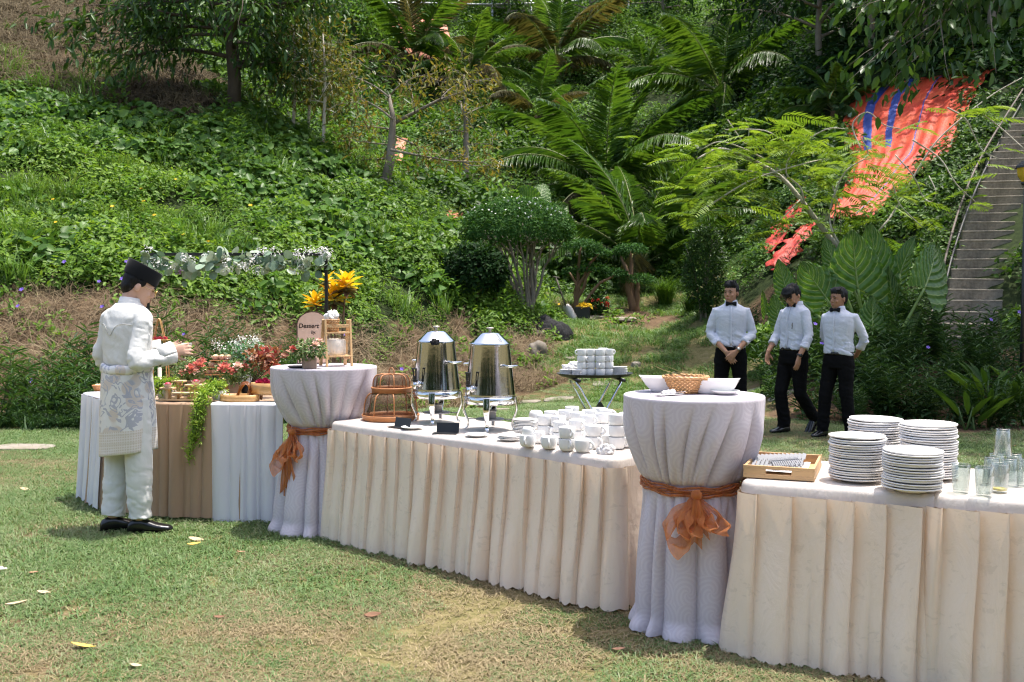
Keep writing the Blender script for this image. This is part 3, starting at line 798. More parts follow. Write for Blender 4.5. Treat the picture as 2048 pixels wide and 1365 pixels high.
# ============================================================ weed beds with purple flowers
rl_src = [(leaf_mesh('ruellia_plant', stem_plant(0.72, 15, 0.16, 0.020, gr)), M['ruellia']) for _ in range(5)]
x, y, z = sow((-12, 2, 11.8, 18), 13, ['weed'], clear)
hk = smoothstep(12, 13.5, y - 0.0 * x)
scatter('weed_bed', 'tall narrow-leaved weeds along the foot of the left bank', 'weeds', np.stack([x, y, z], -1), np.stack([rng.normal(size=len(x)) * 0.15, rng.normal(size=len(x)) * 0.15, rng.random(len(x)) * 6.28], -1), (0.55 + 0.75 * rng.random(len(x))) * (0.6 + 0.6 * fbm(x * 0.8, y * 0.8 + 60, 2)), rl_src)
lw_src = [(leaf_mesh('low_weed', [blades(80, 0.2, 0.12, 0.32, 0.012, 1.1, gr), clump(40, 0.2, 0.2, 0.07, 0.03, gr)]), M['ruellia']) for _ in range(3)]
x, y, z = sow((-12, -2, 11.8, 15.5), 12, ['weed'], clear)
m = z < 0.30; x, y, z = x[m], y[m], z[m]
scatter('low_weeds', 'low tangled grass and weeds edging the lawn on the left', 'weeds', np.stack([x, y, z], -1), np.stack([0 * x, 0 * x, rng.random(len(x)) * 6.28], -1), 0.6 + 0.6 * rng.random(len(x)), lw_src)
pf = [(flower_mesh('purple_bloom', 1, 0.030, gr, 5), M['purple_petal'])]
x, y, z = sow((-10, 0, 12, 17), 0.9, ['weed', 'bank'], clear)
scatter('purple_flowers', 'small purple flowers standing above the left weed bed', 'flowers', np.stack([x, y, z + 0.38 + 0.45 * rng.random(len(x))], -1), np.stack([0.9 + 0 * x, 0 * x, rng.random(len(x)) * 0.8 - 0.4], -1), 0.9 + 0.5 * rng.random(len(x)), pf)
# right bed, denser and darker
rd_src = [(leaf_mesh('dark_bed_plant', stem_plant(0.8, 22, 0.15, 0.026, gr, 8, 0.2) + [clump(60, 0.28, 0.45, 0.09, 0.04, gr)]), M['ruellia']) for _ in range(4)]
x, y, z = sow((1.8, 11, 11.6, 18.5), 9, ['weed'], lambda a, b: clear(a, b) & (b > 12.15 + 0.25 * (a < 5.2) + 0.2 * np.sin(a * 3)) )
keep = ~((x < 3.9) & (y < 13.6)); x, y, z = x[keep], y[keep], z[keep]
scatter('shrub_bed', 'dark dense bed of narrow-leaved shrubs below the stairs', 'shrubs', np.stack([x, y, z], -1), np.stack([rng.normal(size=len(x)) * 0.1, rng.normal(size=len(x)) * 0.1, rng.random(len(x)) * 6.28], -1), 0.55 + 0.5 * rng.random(len(x)), rd_src)
x, y, z = sow((4, 9, 12.2, 14.5), 1.1, ['weed'], clear)
scatter('bed_flowers', 'few purple flowers in the dark shrub bed', 'flowers', np.stack([x, y - 0.2, z + 0.7 + 0.25 * rng.random(len(x))], -1), np.stack([0.9 + 0 * x, 0 * x, rng.random(len(x)) * 0.8 - 0.4], -1), 0.9 + 0.4 * rng.random(len(x)), pf)
# ============================================================ jungle on the back slope
jg_src = [(gmesh('jungle_clump', clump(90, 0.9, 0.75, 0.20, 0.10, gr), clump(50, 0.6, 1.1, 0.16, 0.09, gr)), M['jungle']) for _ in range(4)] + [(gmesh('light_clump', clump(110, 0.8, 0.8, 0.16, 0.075, gr)), M['jungle_light'])]
x, y, z = sow((-26, 16, 17, 70), 2.0, ['back'], clear)
near = y < 26
s = (0.5 + 1.1 * fbm(x * 0.28 + 5, y * 0.28, 3)) * (0.7 + 0.5 * rng.random(len(x))) * np.where(near, 0.55, 1.0)
ix = np.where(fbm(x * 0.2 + 60, y * 0.2, 2) > 0.56, 4, rng.integers(0, 4, len(x)))
scatter('jungle_undergrowth', 'mixed green undergrowth covering the back slope', 'undergrowth', np.stack([x, y, z - 0.1], -1), np.stack([rng.normal(size=len(x)) * 0.2, rng.normal(size=len(x)) * 0.2, rng.random(len(x)) * 6.28], -1), s, jg_src, ix)
jn_src = [(gmesh('near_jungle_clump', clump(120, 0.40, 0.36, 0.10, 0.055, gr)), M['jungle']) for _ in range(4)]
x, y, z = sow((-3, 16, 15, 31), 8, ['back', 'earth'], lambda a, b: clear(a, b) & ((fbm(a * 0.8 + 20, b * 0.8, 3) > 0.40) | (a > 6.3)))
m = (kind_at(x, y) == KINDS.index('back')) | (x > 5.5); x, y, z = x[m], y[m], z[m]
scatter('slope_undergrowth', 'leafy creepers on the slope around the tarpaulin and stairs', 'undergrowth', np.stack([x, y, z - 0.04], -1), tilt_to(unit(normals(x, y) + [0, 0, 0.5]), rng.random(len(x)) * 6.28), 0.5 + 0.8 * rng.random(len(x)), jn_src)
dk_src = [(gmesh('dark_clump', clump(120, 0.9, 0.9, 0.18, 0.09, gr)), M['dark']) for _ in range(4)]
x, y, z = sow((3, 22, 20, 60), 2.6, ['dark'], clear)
scatter('dark_undergrowth', 'undergrowth above the tarpaulin, shade put into its dark leaf colour', 'undergrowth', np.stack([x, y, z - 0.1], -1), np.stack([0 * x, 0 * x, rng.random(len(x)) * 6.28], -1), 0.6 + 0.9 * rng.random(len(x)), dk_src)
# ============================================================ trees, palms and single plants
gp = np.random.default_rng(21)
def jag(a, b, n, amp, g):
    t = np.linspace(0, 1, n)[:, None]
    p = np.asarray(a) * (1 - t) + np.asarray(b) * t
    w = g.normal(size=(n, 3)) * amp
    w[0] = 0
    return p + w * np.sin(t * PI * 0.9 + 0.1)
def twigs_and_leaves(limbs, g, per, spread, L, W, hang, tw=3, tlen=0.5):
    """limbs: list of (pts, r). returns twig tubes and leaf arrays"""
    mb = MB(); P = []; D = []
    for pts, r in limbs:
        pts = np.asarray(pts)
        mb.tube(pts, np.linspace(r, max(r * 0.25, 0.004), len(pts)), 6)
        for k in range(tw):
            i = g.integers(len(pts) // 3, len(pts))
            d = unit(pts[min(i, len(pts) - 1)] - pts[max(i - 2, 0)] + rdir(1, g)[0] * 0.9 + np.array([0, 0, -0.15]))
            e = pts[i] + d * tlen * (0.5 + g.random())
            tp = jag(pts[i], e, 4, 0.03, g)
            mb.tube(tp, np.linspace(max(r * 0.3, 0.005), 0.003, 4), 4)
            m = max(2, per // tw)
            t = g.random(m)[:, None]
            P.append(tp[0] * (1 - t) + tp[-1] * t + g.normal(size=(m, 3)) * spread); D.append(np.repeat(d[None], m, 0))
    P = np.vstack(P); D = np.vstack(D); n = len(P)
    dd = unit(D * 0.6 + rdir(n, g) * 0.8 + np.array([0, 0, -hang]))
    N = unit(np.array([0, 0, 1.0]) + rdir(n, g) * 0.6)
    s = 0.7 + 0.6 * g.random(n)
    return mb, leaves(P, dd, N, L * s, W * s, g.random(n))
def tree(name, label, base, trunk, tr, limbs, leaf, mat, bark, per=60, spread=0.15, hang=0.4, tw=4, tlen=0.5, group=None, seed=1, extra=None):
    g = np.random.default_rng(seed)
    base = np.asarray(base, float)
    o = thing(name, label, 'tree', base, group=group)
    mb = MB(); tp = np.asarray(trunk, float) - base
    mb.tube(tp, tr, 10)
    # flared foot
    mb.tube([tp[0] - [0, 0, 0.3], tp[0], tp[0] + unit(tp[1] - tp[0]) * 0.3], [tr[0] * 1.5, tr[0] * 1.3, tr[0]], 10)
    mb.build('trunk', bark, o)
    lm = [(np.asarray(p, float) - base, r) for p, r in limbs]
    bm, lv = twigs_and_leaves(lm, g, per, spread, leaf[0], leaf[1], hang, tw, tlen)
    bm.build('limb', bark, o)
    parts = [lv]
    if extra: parts += extra(g, base)
    link('crown', leaf_mesh('crown', parts), mat, o)
    return o
def radial_limbs(c, n, z0, z1, r0, r1, g, rise=0.3, r=0.04):
    out = []
    for i in range(n):
        a = i * 2.4 + g.random() * 0.6
        z = z0 + (z1 - z0) * (i + 0.5) / n
        t = (i + 0.5) / n
        R = (r0 + (r1 - r0) * t) * (0.75 + 0.5 * g.random())
        s = np.array([c[0], c[1], c[2] + z])
        e = s + np.array([math.cos(a) * R, math.sin(a) * R, R * rise * (g.random() + 0.2)])
        m = (s + e) / 2 + np.array([0, 0, 0.12 * R])
        out.append((bezier(s, m, e, 8) + g.normal(size=(8, 3)) * 0.03, r * (1.1 - 0.6 * t)))
    return out
# --- the big dark tree on the left hill
b = hit(466, 236); g = np.random.default_rng(5)
tp = [b, b + [0.05, 0, 0.8], b + [-0.02, 0.05, 1.7], b + [0.0, 0.0, 3.2], b + [0.1, 0, 5.5], b + [0, 0, 7.5]]
lm = radial_limbs(b, 34, 1.15, 7.0, 3.0, 1.2, g, 0.12, 0.055)
lm += [(bezier(b + [0, 0, 1.15], b + [0.8, -0.3, 1.2], b + [1.7, -0.4, 1.25], 7), 0.05), (bezier(b + [0, 0, 2.3], b + [0.7, -0.4, 1.9], b + [1.7, -0.7, 1.3], 7), 0.045),
       (bezier(b + [0, 0, 2.0], b + [-1.2, -0.5, 2.2], b + [-2.6, -1, 1.5], 7), 0.05), (bezier(b + [0, 0, 1.9], b + [-1.4, -0.8, 1.9], b + [-2.0, -1.2, 0.9], 7), 0.045), (bezier(b + [0, 0, 2.6], b + [-1.6, -0.5, 2.8], b + [-3.3, -0.8, 2.0], 7), 0.05)]
tree('leafy_tree', 'large dark leafy tree with a straight trunk on the left hill', b, tp, [0.17, 0.155, 0.15, 0.13, 0.09, 0.04], lm, (0.24, 0.075), M['durian'], M['bark_dark'], 260, 0.24, 0.5, 8, 0.95, seed=31)
# --- staked saplings with bronze leaves
for i, (px, py, h, lab) in enumerate(((586, 276, 1.0, 'thin sapling nearest the big dark tree, pale straight trunk'), (616, 284, 1.15, 'middle one of three thin saplings, palest straight trunk'), (646, 312, 1.5, 'rightmost of the three thin saplings beside the big dark tree'))):
    b = hit(px, py); g = np.random.default_rng(50 + i)
    k = b[1] / 24.0
    tp = [b, b + [0.02, 0, 0.5 * k], b + [0.06, 0, h * k], b + [0.05, 0, 2.2 * k], b + [0.02, 0, 2.9 * k]]
    lm = radial_limbs(b, 11, 1.0 * k, 2.7 * k, 1.05, 0.5, g, 0.25, 0.02)
    tree('sapling', lab, b, tp, [0.045, 0.04, 0.035, 0.025, 0.01], lm, (0.14, 0.05), M['bronze'], M['bark_pale'], 84, 0.13, 0.5, 4, 0.5, group='young trees at the hill edge', seed=60 + i)
# --- leaning tree and its neighbour
b = hit(766, 384); d = b[1]
tp = [b, at(779, 330, d), at(783, 285, d), at(786, 238, d), at(778, 190, d)]
lm = []
for ps, r in (([(786, 248), (830, 225), (880, 200), (905, 193), (922, 205), (925, 230)], 0.05), ([(786, 240), (750, 205), (700, 190)], 0.03), ([(780, 318), (745, 318), (712, 322)], 0.03), ([(780, 300), (840, 312), (900, 322), (965, 325)], 0.035),
              ([(784, 270), (830, 290), (880, 310)], 0.025), ([(778, 195), (800, 160), (850, 150)], 0.025), ([(778, 195), (740, 160), (690, 150)], 0.025), ([(784, 260), (740, 250), (690, 255)], 0.025), ([(880, 200), (900, 170), (940, 160)], 0.02), ([(830, 225), (826, 190), (818, 165)], 0.02), ([(781, 290), (730, 285), (680, 280)], 0.02)):
    lm.append((np.array([at(x, y, d + gp.normal() * 0.3) for x, y in ps]), r))
lm = [(p if len(p) > 3 else bezier(p[0], p[1], p[2], 6), r) for p, r in lm]
tree('leaning_tree', 'leaning grey tree with a long bent branch reaching right', b, tp, [0.13, 0.11, 0.09, 0.07, 0.03], lm, (0.15, 0.05), M['bronze'], M['bark_grey'], 115, 0.15, 0.35, 7, 0.6, seed=71)
b = hit(932, 418, near=24); d = b[1]
tp = [b, at(931, 340, d), at(932, 270, d), at(930, 190, d), at(928, 150, d)]
lm = []
for ps in ([(932, 265), (905, 258), (880, 262)], [(932, 292), (960, 285), (985, 290)], [(931, 315), (900, 300), (880, 295)], [(930, 230), (960, 215), (985, 205)], [(930, 200), (900, 180), (880, 175)], [(930, 180), (955, 160), (975, 160)], [(931, 330), (965, 335), (990, 330)], [(928, 160), (915, 140), (900, 135)], [(931, 350), (950, 345), (970, 355)]):
    p = [at(x, y, d + gp.normal() * 0.4) for x, y in ps]; lm.append((bezier(p[0], p[1], p[2], 6), 0.022))
tree('slender_tree', 'slender upright tree with bare grey trunk behind the round topiary', b, tp, [0.11, 0.10, 0.08, 0.05, 0.02], lm, (0.16, 0.05), M['bronze'], M['bark_grey'], 80, 0.14, 0.3, 5, 0.5, seed=81)
# --- coconut palms
def frond_mesh(L, e0, bend, g, wid=0.24, hang=0.3, n=84):
    s = np.linspace(0, 1, 22)
    ang = e0 - bend * s ** 1.3
    step = L / 21
    x = np.concatenate([[0], np.cumsum(np.cos(ang[:-1]) * step)]); z = np.concatenate([[0], np.cumsum(np.sin(ang[:-1]) * step)])
    R = np.stack([x, np.zeros_like(x), z], -1)
    t = np.linspace(0.16, 0.99, n)
    pi_ = t * 21; i0 = np.minimum(pi_.astype(int), 20); f = (pi_ - i0)[:, None]
    P = R[i0] * (1 - f) + R[i0 + 1] * f
    T = unit(R[i0 + 1] - R[i0])
    up = np.cross(np.array([0, 1.0, 0]) * -1, T); up = unit(up)
    prof = np.sin(np.clip(0.12 + 0.95 * t, 0, 1) * PI) ** 0.6 * 0.75 + 0.25
    parts = []
    for sd in (-1, 1):
        S = np.array([0, sd * 1.0, 0])
        D = unit(S * (0.85 - 0.35 * t[:, None]) + T * (0.45 + 0.5 * t[:, None]) + up * 0.12 + np.array([0, 0, -hang]) + g.normal(size=(n, 3)) * 0.07)
        N = unit(up + S * -0.5 + g.normal(size=(n, 3)) * 0.12)
        LL = L * wid * prof * (0.85 + 0.3 * g.random(n))
        parts.append(leaves(P, D, N, LL, 0.005 * L + 0.009, np.clip(0.35 + 0.5 * g.random(n) - 0.1 * hang, 0, 1), 0.5, 0.28))
    me = leaf_mesh('frond', parts)
    mb = MB(); mb.tube(R, np.linspace(0.016, 0.003, 22) * (L / 3), 5)
    return me, mb.mesh('rachis')
def palm(label, base, L, n, seed, stem=0.5, mat='palm', lean=0.0, dry=2, e_hi=84, e_lo=8, group='coconut palms on the slope', sway=0.0):
    g = np.random.default_rng(seed)
    o = thing('coconut_palm', label, 'palm', base, group=group)
    mb = MB()
    top = np.array([lean * stem, 0, stem])
    zz = np.linspace(-0.4, 1, 9)
    mb.tube(np.array([[lean * stem * max(t, 0), 0, stem * t if t > 0 else t] for t in zz]), np.linspace(0.20, 0.13, 9) * (L / 3.2) * np.where(np.arange(9) % 2 == 0, 1.06, 0.96), 10)
    mb.build('trunk', M['bark_brown'], o)
    for i in range(n):
        f = (i + 0.5) / n
        e = math.radians(e_hi + (e_lo - e_hi) * f ** 0.85) + g.normal() * 0.06
        bend = math.radians(50 + 60 * f + g.normal() * 10)
        me, rm = frond_mesh(L * (0.8 + 0.3 * g.random()) * (0.85 + 0.2 * math.sin(f * PI)), e, bend, g, 0.185, 0.12 + 0.6 * f)
        mt = M['palm_dry'] if (i >= n - dry or (dry > 2 and g.random() < 0.25)) else M[mat]
        fo = link('frond', me, mt, o, top + [0, 0, -0.05 * f], (g.normal() * 0.12, 0, i * 2.399 + g.normal() * 0.2 + sway))
        link('rachis', rm, M['rachis'], fo)
    return o
palm('biggest coconut palm in the middle of the slope, stemless and spreading', hit(1212, 428), 5.3, 22, 101, 0.7)
palm('near coconut palm behind the cloud-pruned shrubs, bright upright fronds', hit(1280, 560), 4.4, 16, 102, 0.35, e_hi=86, e_lo=28, dry=1, sway=0.4)
palm('tall dark coconut palm upper right of centre, in front of the dark wood', hit(1442, 232), 5.4, 17, 103, 0.9, dry=0, e_lo=15)
palm('coconut palm with drying fronds at the top left of the back slope', hit(832, 168), 5.6, 18, 104, 1.0, dry=6)
palm('coconut palm with grey drooping fronds, top centre below the road', hit(1112, 165), 5.2, 17, 105, 1.0, dry=5)
palm('small coconut palm between the two upper palms, drooping to the right', hit(938, 200), 3.8, 14, 106, 0.8, dry=3)
palm('small dark coconut palm behind the biggest palm, to its upper right', hit(1290, 168), 2.6, 11, 107, 0.5, dry=1)
palm('young yellowish coconut palm just left of the orange tarpaulin', hit(1668, 246), 2.3, 11, 108, 0.3, mat='palm', dry=0, e_lo=25)
palm('dark coconut palm half hidden behind the big tree at the top left', hit(700, 74), 4.2, 14, 109, 0.9, dry=3)
palm('coconut palm left of the biggest palm with long drooping grey fronds', hit(1075, 262), 3.2, 12, 110, 0.6, dry=4)
# --- round topiary with white flowers
def dome_leaves(c, r, n, L, W, g, low=-0.25, fill=0.75):
    d = rdir(n * 2, g); d = d[d[:, 2] > low][:n]
    n = len(d)
    rr = fill + (1 - fill) * g.random(n) ** 0.5
    wob = 0.9 + 0.2 * fbm(d[:, 0] * 4 + 9, d[:, 1] * 4 + d[:, 2] * 3, 3)
    P = np.asarray(c) + d * (rr * wob)[:, None] * np.asarray(r)
    N = unit(d * 0.7 + [0, 0, 0.5] + rdir(n, g) * 0.5)
    D = unit(np.cross(N, rdir(n, g)) + d * 0.6)
    s = 0.7 + 0.6 * g.random(n)
    return leaves(P, D, N, L * s, W * s, g.random(n))
g = np.random.default_rng(200)
b = hit(1056, 624); d = b[1]
o = thing('topiary_tree', 'round mushroom-topped topiary with small white flowers and many thin stems', 'topiary', b)
cc = at(1035, 455, d) - b; k = d / F
rx, rz = 112 * k, 58 * k
mb = MB()
for i in range(15):
    a = i * 2.4; R = rx * (0.25 + 0.6 * ((i * 0.618) % 1))
    e = cc + [math.cos(a) * R, math.sin(a) * R * 0.8, -rz * 0.25]
    s = np.array([math.cos(a) * 0.09, math.sin(a) * 0.07, -0.1])
    p = bezier(s, s + [e[0] * 0.25, e[1] * 0.25, cc[2] * 0.45], e, 8) + g.normal(size=(8, 3)) * 0.02
    mb.tube(p, np.linspace(0.045, 0.014, 8), 6)
    for q in range(3):
        e2 = e + g.normal(size=3) * [0.28, 0.2, 0.08]; mb.tube([p[4 + q], (p[4 + q] + e2) / 2 + [0, 0, 0.05], e2], [0.016, 0.011, 0.006], 5)
mb.build('stem', M['bark_grey'], o)
link('crown', leaf_mesh('crown', [dome_leaves(cc, (rx, rx * 0.9, rz), 7500, 0.075, 0.034, g, -0.45, 0.7), dome_leaves(cc - [0, 0, rz * 0.3], (rx * 0.95, rx * 0.8, rz * 0.35), 1500, 0.08, 0.035, g, -1, 0.3)]), M['topiary'], o)
dd = rdir(230, g); dd = dd[(dd[:, 2] > 0.15) & (dd[:, 1] < 0.6)]
fp = cc + dd * np.array([rx, rx * 0.9, rz]) * 1.0
link('blossom', leaf_mesh('blossom', [leaves(fp + 0.01, rdir(len(fp), g) * 0.7 + dd, unit(dd + [0, -0.3, 0.3]), 0.045, 0.04, g.random(len(fp)))]), M['white_petal'], o)
# --- cloud-pruned shrubs
def cloud(label, foot, pads, seed, stumpr=0.06):
    g = np.random.default_rng(seed)
    b = hit(*foot); d = b[1]; k = d / F
    o = thing('cloud_pruned_shrub', label, 'topiary', b)
    mb = MB()
    for (px, py, r, h) in pads:
        e = at(px, py, d) - b
        p = bezier([g.normal() * 0.05, g.normal() * 0.05, -0.1], [e[0] * 0.2 + g.normal() * 0.08, g.normal() * 0.1, e[2] * 0.6], e, 8) + g.normal(size=(8, 3)) * 0.018
        mb.tube(p, np.linspace(stumpr, 0.022, 8), 7)
    mb.build('trunk', M['bark_brown'], o)
    for (px, py, r, h) in pads:
        e = at(px, py, d) - b
        link('foliage_pad', leaf_mesh('foliage_pad', [dome_leaves((0, 0, 0), (r * k, r * k * 0.85, h * k), int(24 * r), 0.06, 0.028, g, -0.5, 0.4)]), M['topiary'], o, e + [0, g.normal() * 0.12, 0])
    return o
cloud('cloud-pruned shrub with several flat leaf pads beside the round topiary', (1152, 622), [(1162, 492, 40, 12), (1196, 508, 26, 10), (1185, 538, 34, 12), (1228, 548, 30, 11), (1140, 545, 16, 8)], 210)
cloud('cloud-pruned shrub with a thick split stump at the edge of the grass rise', (1270, 622), [(1262, 500, 36, 13), (1276, 560, 36, 12), (1240, 505, 18, 9)], 211, 0.10)
# --- dark shrub left of the topiary, bush at the path, ornamental grass
def bush(name, label, px, py, r, h, n, L, W, mat, seed, cat='shrub', tips=None, stems=6, near=9.0, low=-0.2, fill=0.5):
    g = np.random.default_rng(seed)
    b = hit(px, py, near=near); k = b[1] / F
    o = thing(name, label, cat, b)
    R = r * k; Hh = h * k
    mb = MB()
    for i in range(stems):
        e = np.array([g.normal() * R * 0.5, g.normal() * R * 0.4, Hh * (0.5 + 0.4 * g.random())])
        mb.tube(bezier([g.normal() * 0.05, g.normal() * 0.05, -0.1], [e[0] * 0.3, e[1] * 0.3, e[2] * 0.6], e, 6), np.linspace(0.022, 0.008, 6), 5)
    mb.build('stem', M['bark_grey'], o)
    link('foliage', leaf_mesh('foliage', [dome_leaves((0, 0, Hh * 0.55), (R, R * 0.9, Hh * 0.5), n, L, W, g, low - 0.5, fill)]), mat, o)
    if tips:
        dd = rdir(40, g); dd = dd[dd[:, 2] > 0.2][:14]
        link('young_leaves', leaf_mesh('young_leaves', [leaves(np.array([0, 0, Hh * 0.55]) + dd * [R, R, Hh * 0.52], dd + [0, 0, 0.8], dd, 0.14, 0.04, g.random(len(dd)))]), tips, o)
    return o
bush('shadow_shrub', 'shrub left of the round topiary, shadow put into its dark leaf colour', 948, 604, 66, 110, 3800, 0.10, 0.05, M['dark'], 220)  # dark leaves put the shadow beside the topiary into colour
bush('upright_shrub', 'upright dark shrub with yellow young leaves at the path', 1408, 640, 42, 185, 4200, 0.085, 0.03, M['durian'], 221, tips=M['jungle_light'], low=-0.6)
bush('low_bush', 'low bush under the big-leaved plant behind the waiters', 1545, 735, 60, 80, 2600, 0.09, 0.045, M['cover'], 222)
def grass_clump(label, px, py, h, seed):
    b = hit(px, py); g = np.random.default_rng(seed); k = b[1] / F
    o = link('grass_clump', leaf_mesh('grass_clump', [blades(420, 0.16, h * k * 0.6, h * k, 0.014, 0.75, g)]), M['jungle'], None, b)
    tag(o, label, 'grass clump')
grass_clump('fountain of long thin grass right of the stump shrub', 1330, 610, 70, 230)
grass_clump('small tuft of long grass beside the upright shrub', 1385, 628, 50, 231)
# --- orange and white detail plants near the planter
b = hit(1196, 634); g = np.random.default_rng(240); k = b[1] / F
o = thing('flowering_bush', 'small bush with red flower heads beside the black planter', 'shrub', b)
link('foliage', leaf_mesh('foliage', [dome_leaves((0, 0, 0.22), (0.24, 0.2, 0.24), 500, 0.09, 0.045, g, -0.7, 0.4)]), M['durian'], o)
for i in range(9):
    a = g.random() * 6.28; p = np.array([math.cos(a) * 0.2, -0.12 - 0.08 * g.random(), 0.2 + 0.26 * g.random()])
    link('flower_head', leaf_mesh('flower_head', [dome_leaves((0, 0, 0), (0.035, 0.035, 0.03), 26, 0.03, 0.02, g, -0.5, 0.6)]), M['red_flower'], o, p)
# --- feathery tree with long bare arching branches
g = np.random.default_rng(300)
b = hit(1712, 528); D0 = b[1]
o = thing('feathery_tree', 'feathery-leaved tree with long pale bare branches arching before the tarpaulin', 'tree', b)
def pl(pts, dd=0.0):
    n = len(pts); return np.array([at(x, y, D0 + dd + (g.normal() * 0.15 if 0 < i else 0)) for i, (x, y) in enumerate(pts)]) - b
def spline(p, m=5):
    p = np.asarray(p); out = []
    q = np.vstack([2 * p[0] - p[1], p, 2 * p[-1] - p[-2]])
    for i in range(1, len(q) - 2):
        t = np.linspace(0, 1, m, endpoint=False)[:, None]
        out.append(0.5 * (2 * q[i] + (q[i + 1] - q[i - 1]) * t + (2 * q[i - 1] - 5 * q[i] + 4 * q[i + 1] - q[i + 2]) * t ** 2 + (-q[i - 1] + 3 * q[i] - 3 * q[i + 1] + q[i + 2]) * t ** 3))
    out.append(p[-1:]); return np.vstack(out)
BR = [([(1712, 528), (1655, 470), (1606, 405), (1562, 355), (1500, 318), (1440, 298), (1395, 318)], 0.07, 0.0), ([(1610, 412), (1600, 375), (1572, 345), (1590, 300), (1650, 260), (1690, 258)], 0.028, -0.3),
      ([(1700, 515), (1668, 470), (1660, 420), (1690, 345), (1735, 312), (1722, 275)], 0.028, -0.5), ([(1712, 520), (1760, 460), (1790, 420), (1860, 300), (1920, 240), (1985, 190), (2044, 156)], 0.03, 0.3),
      ([(1405, 420), (1500, 362), (1600, 330), (1650, 318)], 0.024, -0.6), ([(1722, 300), (1705, 250), (1735, 225), (1768, 250), (1800, 258)], 0.018, -0.4), ([(1895, 216), (1932, 240), (1962, 298), (1996, 318)], 0.02, 0.1), ([(1825, 280), (1880, 318), (1912, 368), (1952, 405)], 0.02, -0.2),
      ([(1790, 310), (1825, 350), (1845, 392), (1862, 404), (1872, 385), (1858, 352)], 0.016, -0.4), ([(1785, 365), (1800, 410), (1845, 455)], 0.016, -0.5), ([(1960, 225), (2000, 255), (2050, 300)], 0.016, 0.2), ([(1455, 240), (1490, 288), (1498, 262), (1492, 240)], 0.014, 0.2), ([(1450, 260), (1530, 262), (1580, 292), (1602, 300)], 0.016, 0.3),
      ([(1600, 400), (1560, 440), (1535, 452)], 0.016, -0.2), ([(1665, 470), (1672, 400), (1664, 372), (1680, 420), (1682, 470)], 0.02, 0.2), ([(1562, 355), (1480, 340), (1420, 345)], 0.014, -0.3), ([(1606, 405), (1545, 330), (1450, 285), (1400, 300)], 0.03, 0.25), ([(1500, 318), (1450, 330), (1408, 338)], 0.014, 0.1)]
mb = MB(); polys = []
for ps, r, dd in BR:
    p = spline(pl(ps, dd)); polys.append(p); mb.tube(p, np.linspace(r * 0.8, max(0.009, r * 0.3), len(p)), 6)
mb.tube([polys[0][0] - [0, 0, 0.3], polys[0][0], polys[0][3]], [0.07, 0.06, 0.05], 8)
mb.build('branch', M['bark_pale'], o)
def feather_leaf(P, D, N, Lr, g):
    """compound leaf: rows of narrow side leaflets"""
    D = unit(D); N = unit(N - D * np.dot(N, D)); S = np.cross(D, N)
    m = 13; t = np.linspace(0.10, 1, m)
    c = P + D * (t * Lr)[:, None] - np.array([0, 0, 1.0]) * (t ** 2 * Lr * 0.25)[:, None]
    out = []
    for sd in (-1, 1):
        dr = unit(S * sd * 0.9 + D * 0.45 + g.normal(size=(m, 3)) * 0.06 - np.array([0, 0, 0.12]))
        out.append(leaves(c, dr, np.repeat(N[None], m, 0), Lr * 0.30 * np.sin(np.clip(0.15 + 0.8 * t, 0, 1) * PI) ** 0.5 + 0.02, Lr * 0.055, np.full(m, g.random()), 0.1, 0.15))
    return out
parts = []
def feather_at(p, n, spread, size):
    for _ in range(n):
        q = p + g.normal(size=3) * spread
        a = g.random() * 6.28
        parts.extend(feather_leaf(q, np.array([math.cos(a), math.sin(a), 0.05 + 0.2 * g.normal()]), np.array([0.2 * g.normal(), 0.2 * g.normal(), 1]), size * (0.7 + 0.6 * g.random()), g))
for px, py, sx, sy, n in ((1500, 290, 70, 22, 42), (1420, 330, 50, 25, 30), (1560, 330, 60, 25, 34), (1460, 400, 60, 30, 30), (1540, 430, 50, 25, 22), (1640, 300, 60, 25, 30), (1400, 380, 40, 25, 16), (1740, 290, 50, 30, 18), (1660, 390, 60, 25, 24), (1700, 340, 50, 25, 22), (1480, 250, 35, 14, 14), (1760, 400, 60, 20, 18), (1830, 430, 50, 20, 14), (1690, 440, 60, 18, 18), (1960, 230, 30, 20, 7), (1990, 330, 20, 14, 5), (1960, 405, 22, 10, 5), (1880, 250, 40, 15, 6), (1780, 340, 40, 22, 12), (1380, 440, 30, 25, 12), (1590, 270, 40, 15, 12), (2020, 290, 20, 12, 4)):
    for _ in range(int(n * 0.72)):
        q = at(px + g.normal() * sx, py + g.normal() * sy, D0 + g.normal() * 0.6 - 0.2) - b
        feather_at(q, 1, 0.02, 0.56)
link('crown', leaf_mesh('crown', parts), M['feather'], o)
# --- giant elephant-ear plant
t = NT('elephant_ear')
uvn = t.coord('UV')
sx = t.n('ShaderNodeSeparateXYZ'); t.l(uvn, sx.inputs[0])
au = t.math('ABSOLUTE', t.math('SUBTRACT', sx.outputs[0], 0.5))
vein = t.math('SINE', t.math('MULTIPLY', t.math('SUBTRACT', sx.outputs[1], t.math('MULTIPLY', au, 1.1)), 42.0))
vm = t.mapr(vein, 0.90, 0.985, 0, 0.75)
n = t.noise(t.coord(), 9, 4)
c = t.mix(vm, t.ramp(n, [(0.3, (0.045, 0.125, 0.02)), (0.7, (0.10, 0.21, 0.035))]), (0.30, 0.38, 0.13))
sh = t.bsdf(c, 0.33, 0, 0.5, t.bump(vein, 0.45, 0.02))
M['elephant'] = t.end(t.translucent(sh, t.mix(1.0, c, (1.6, 1.5, 0.6), 'MULTIPLY'), 0.45))
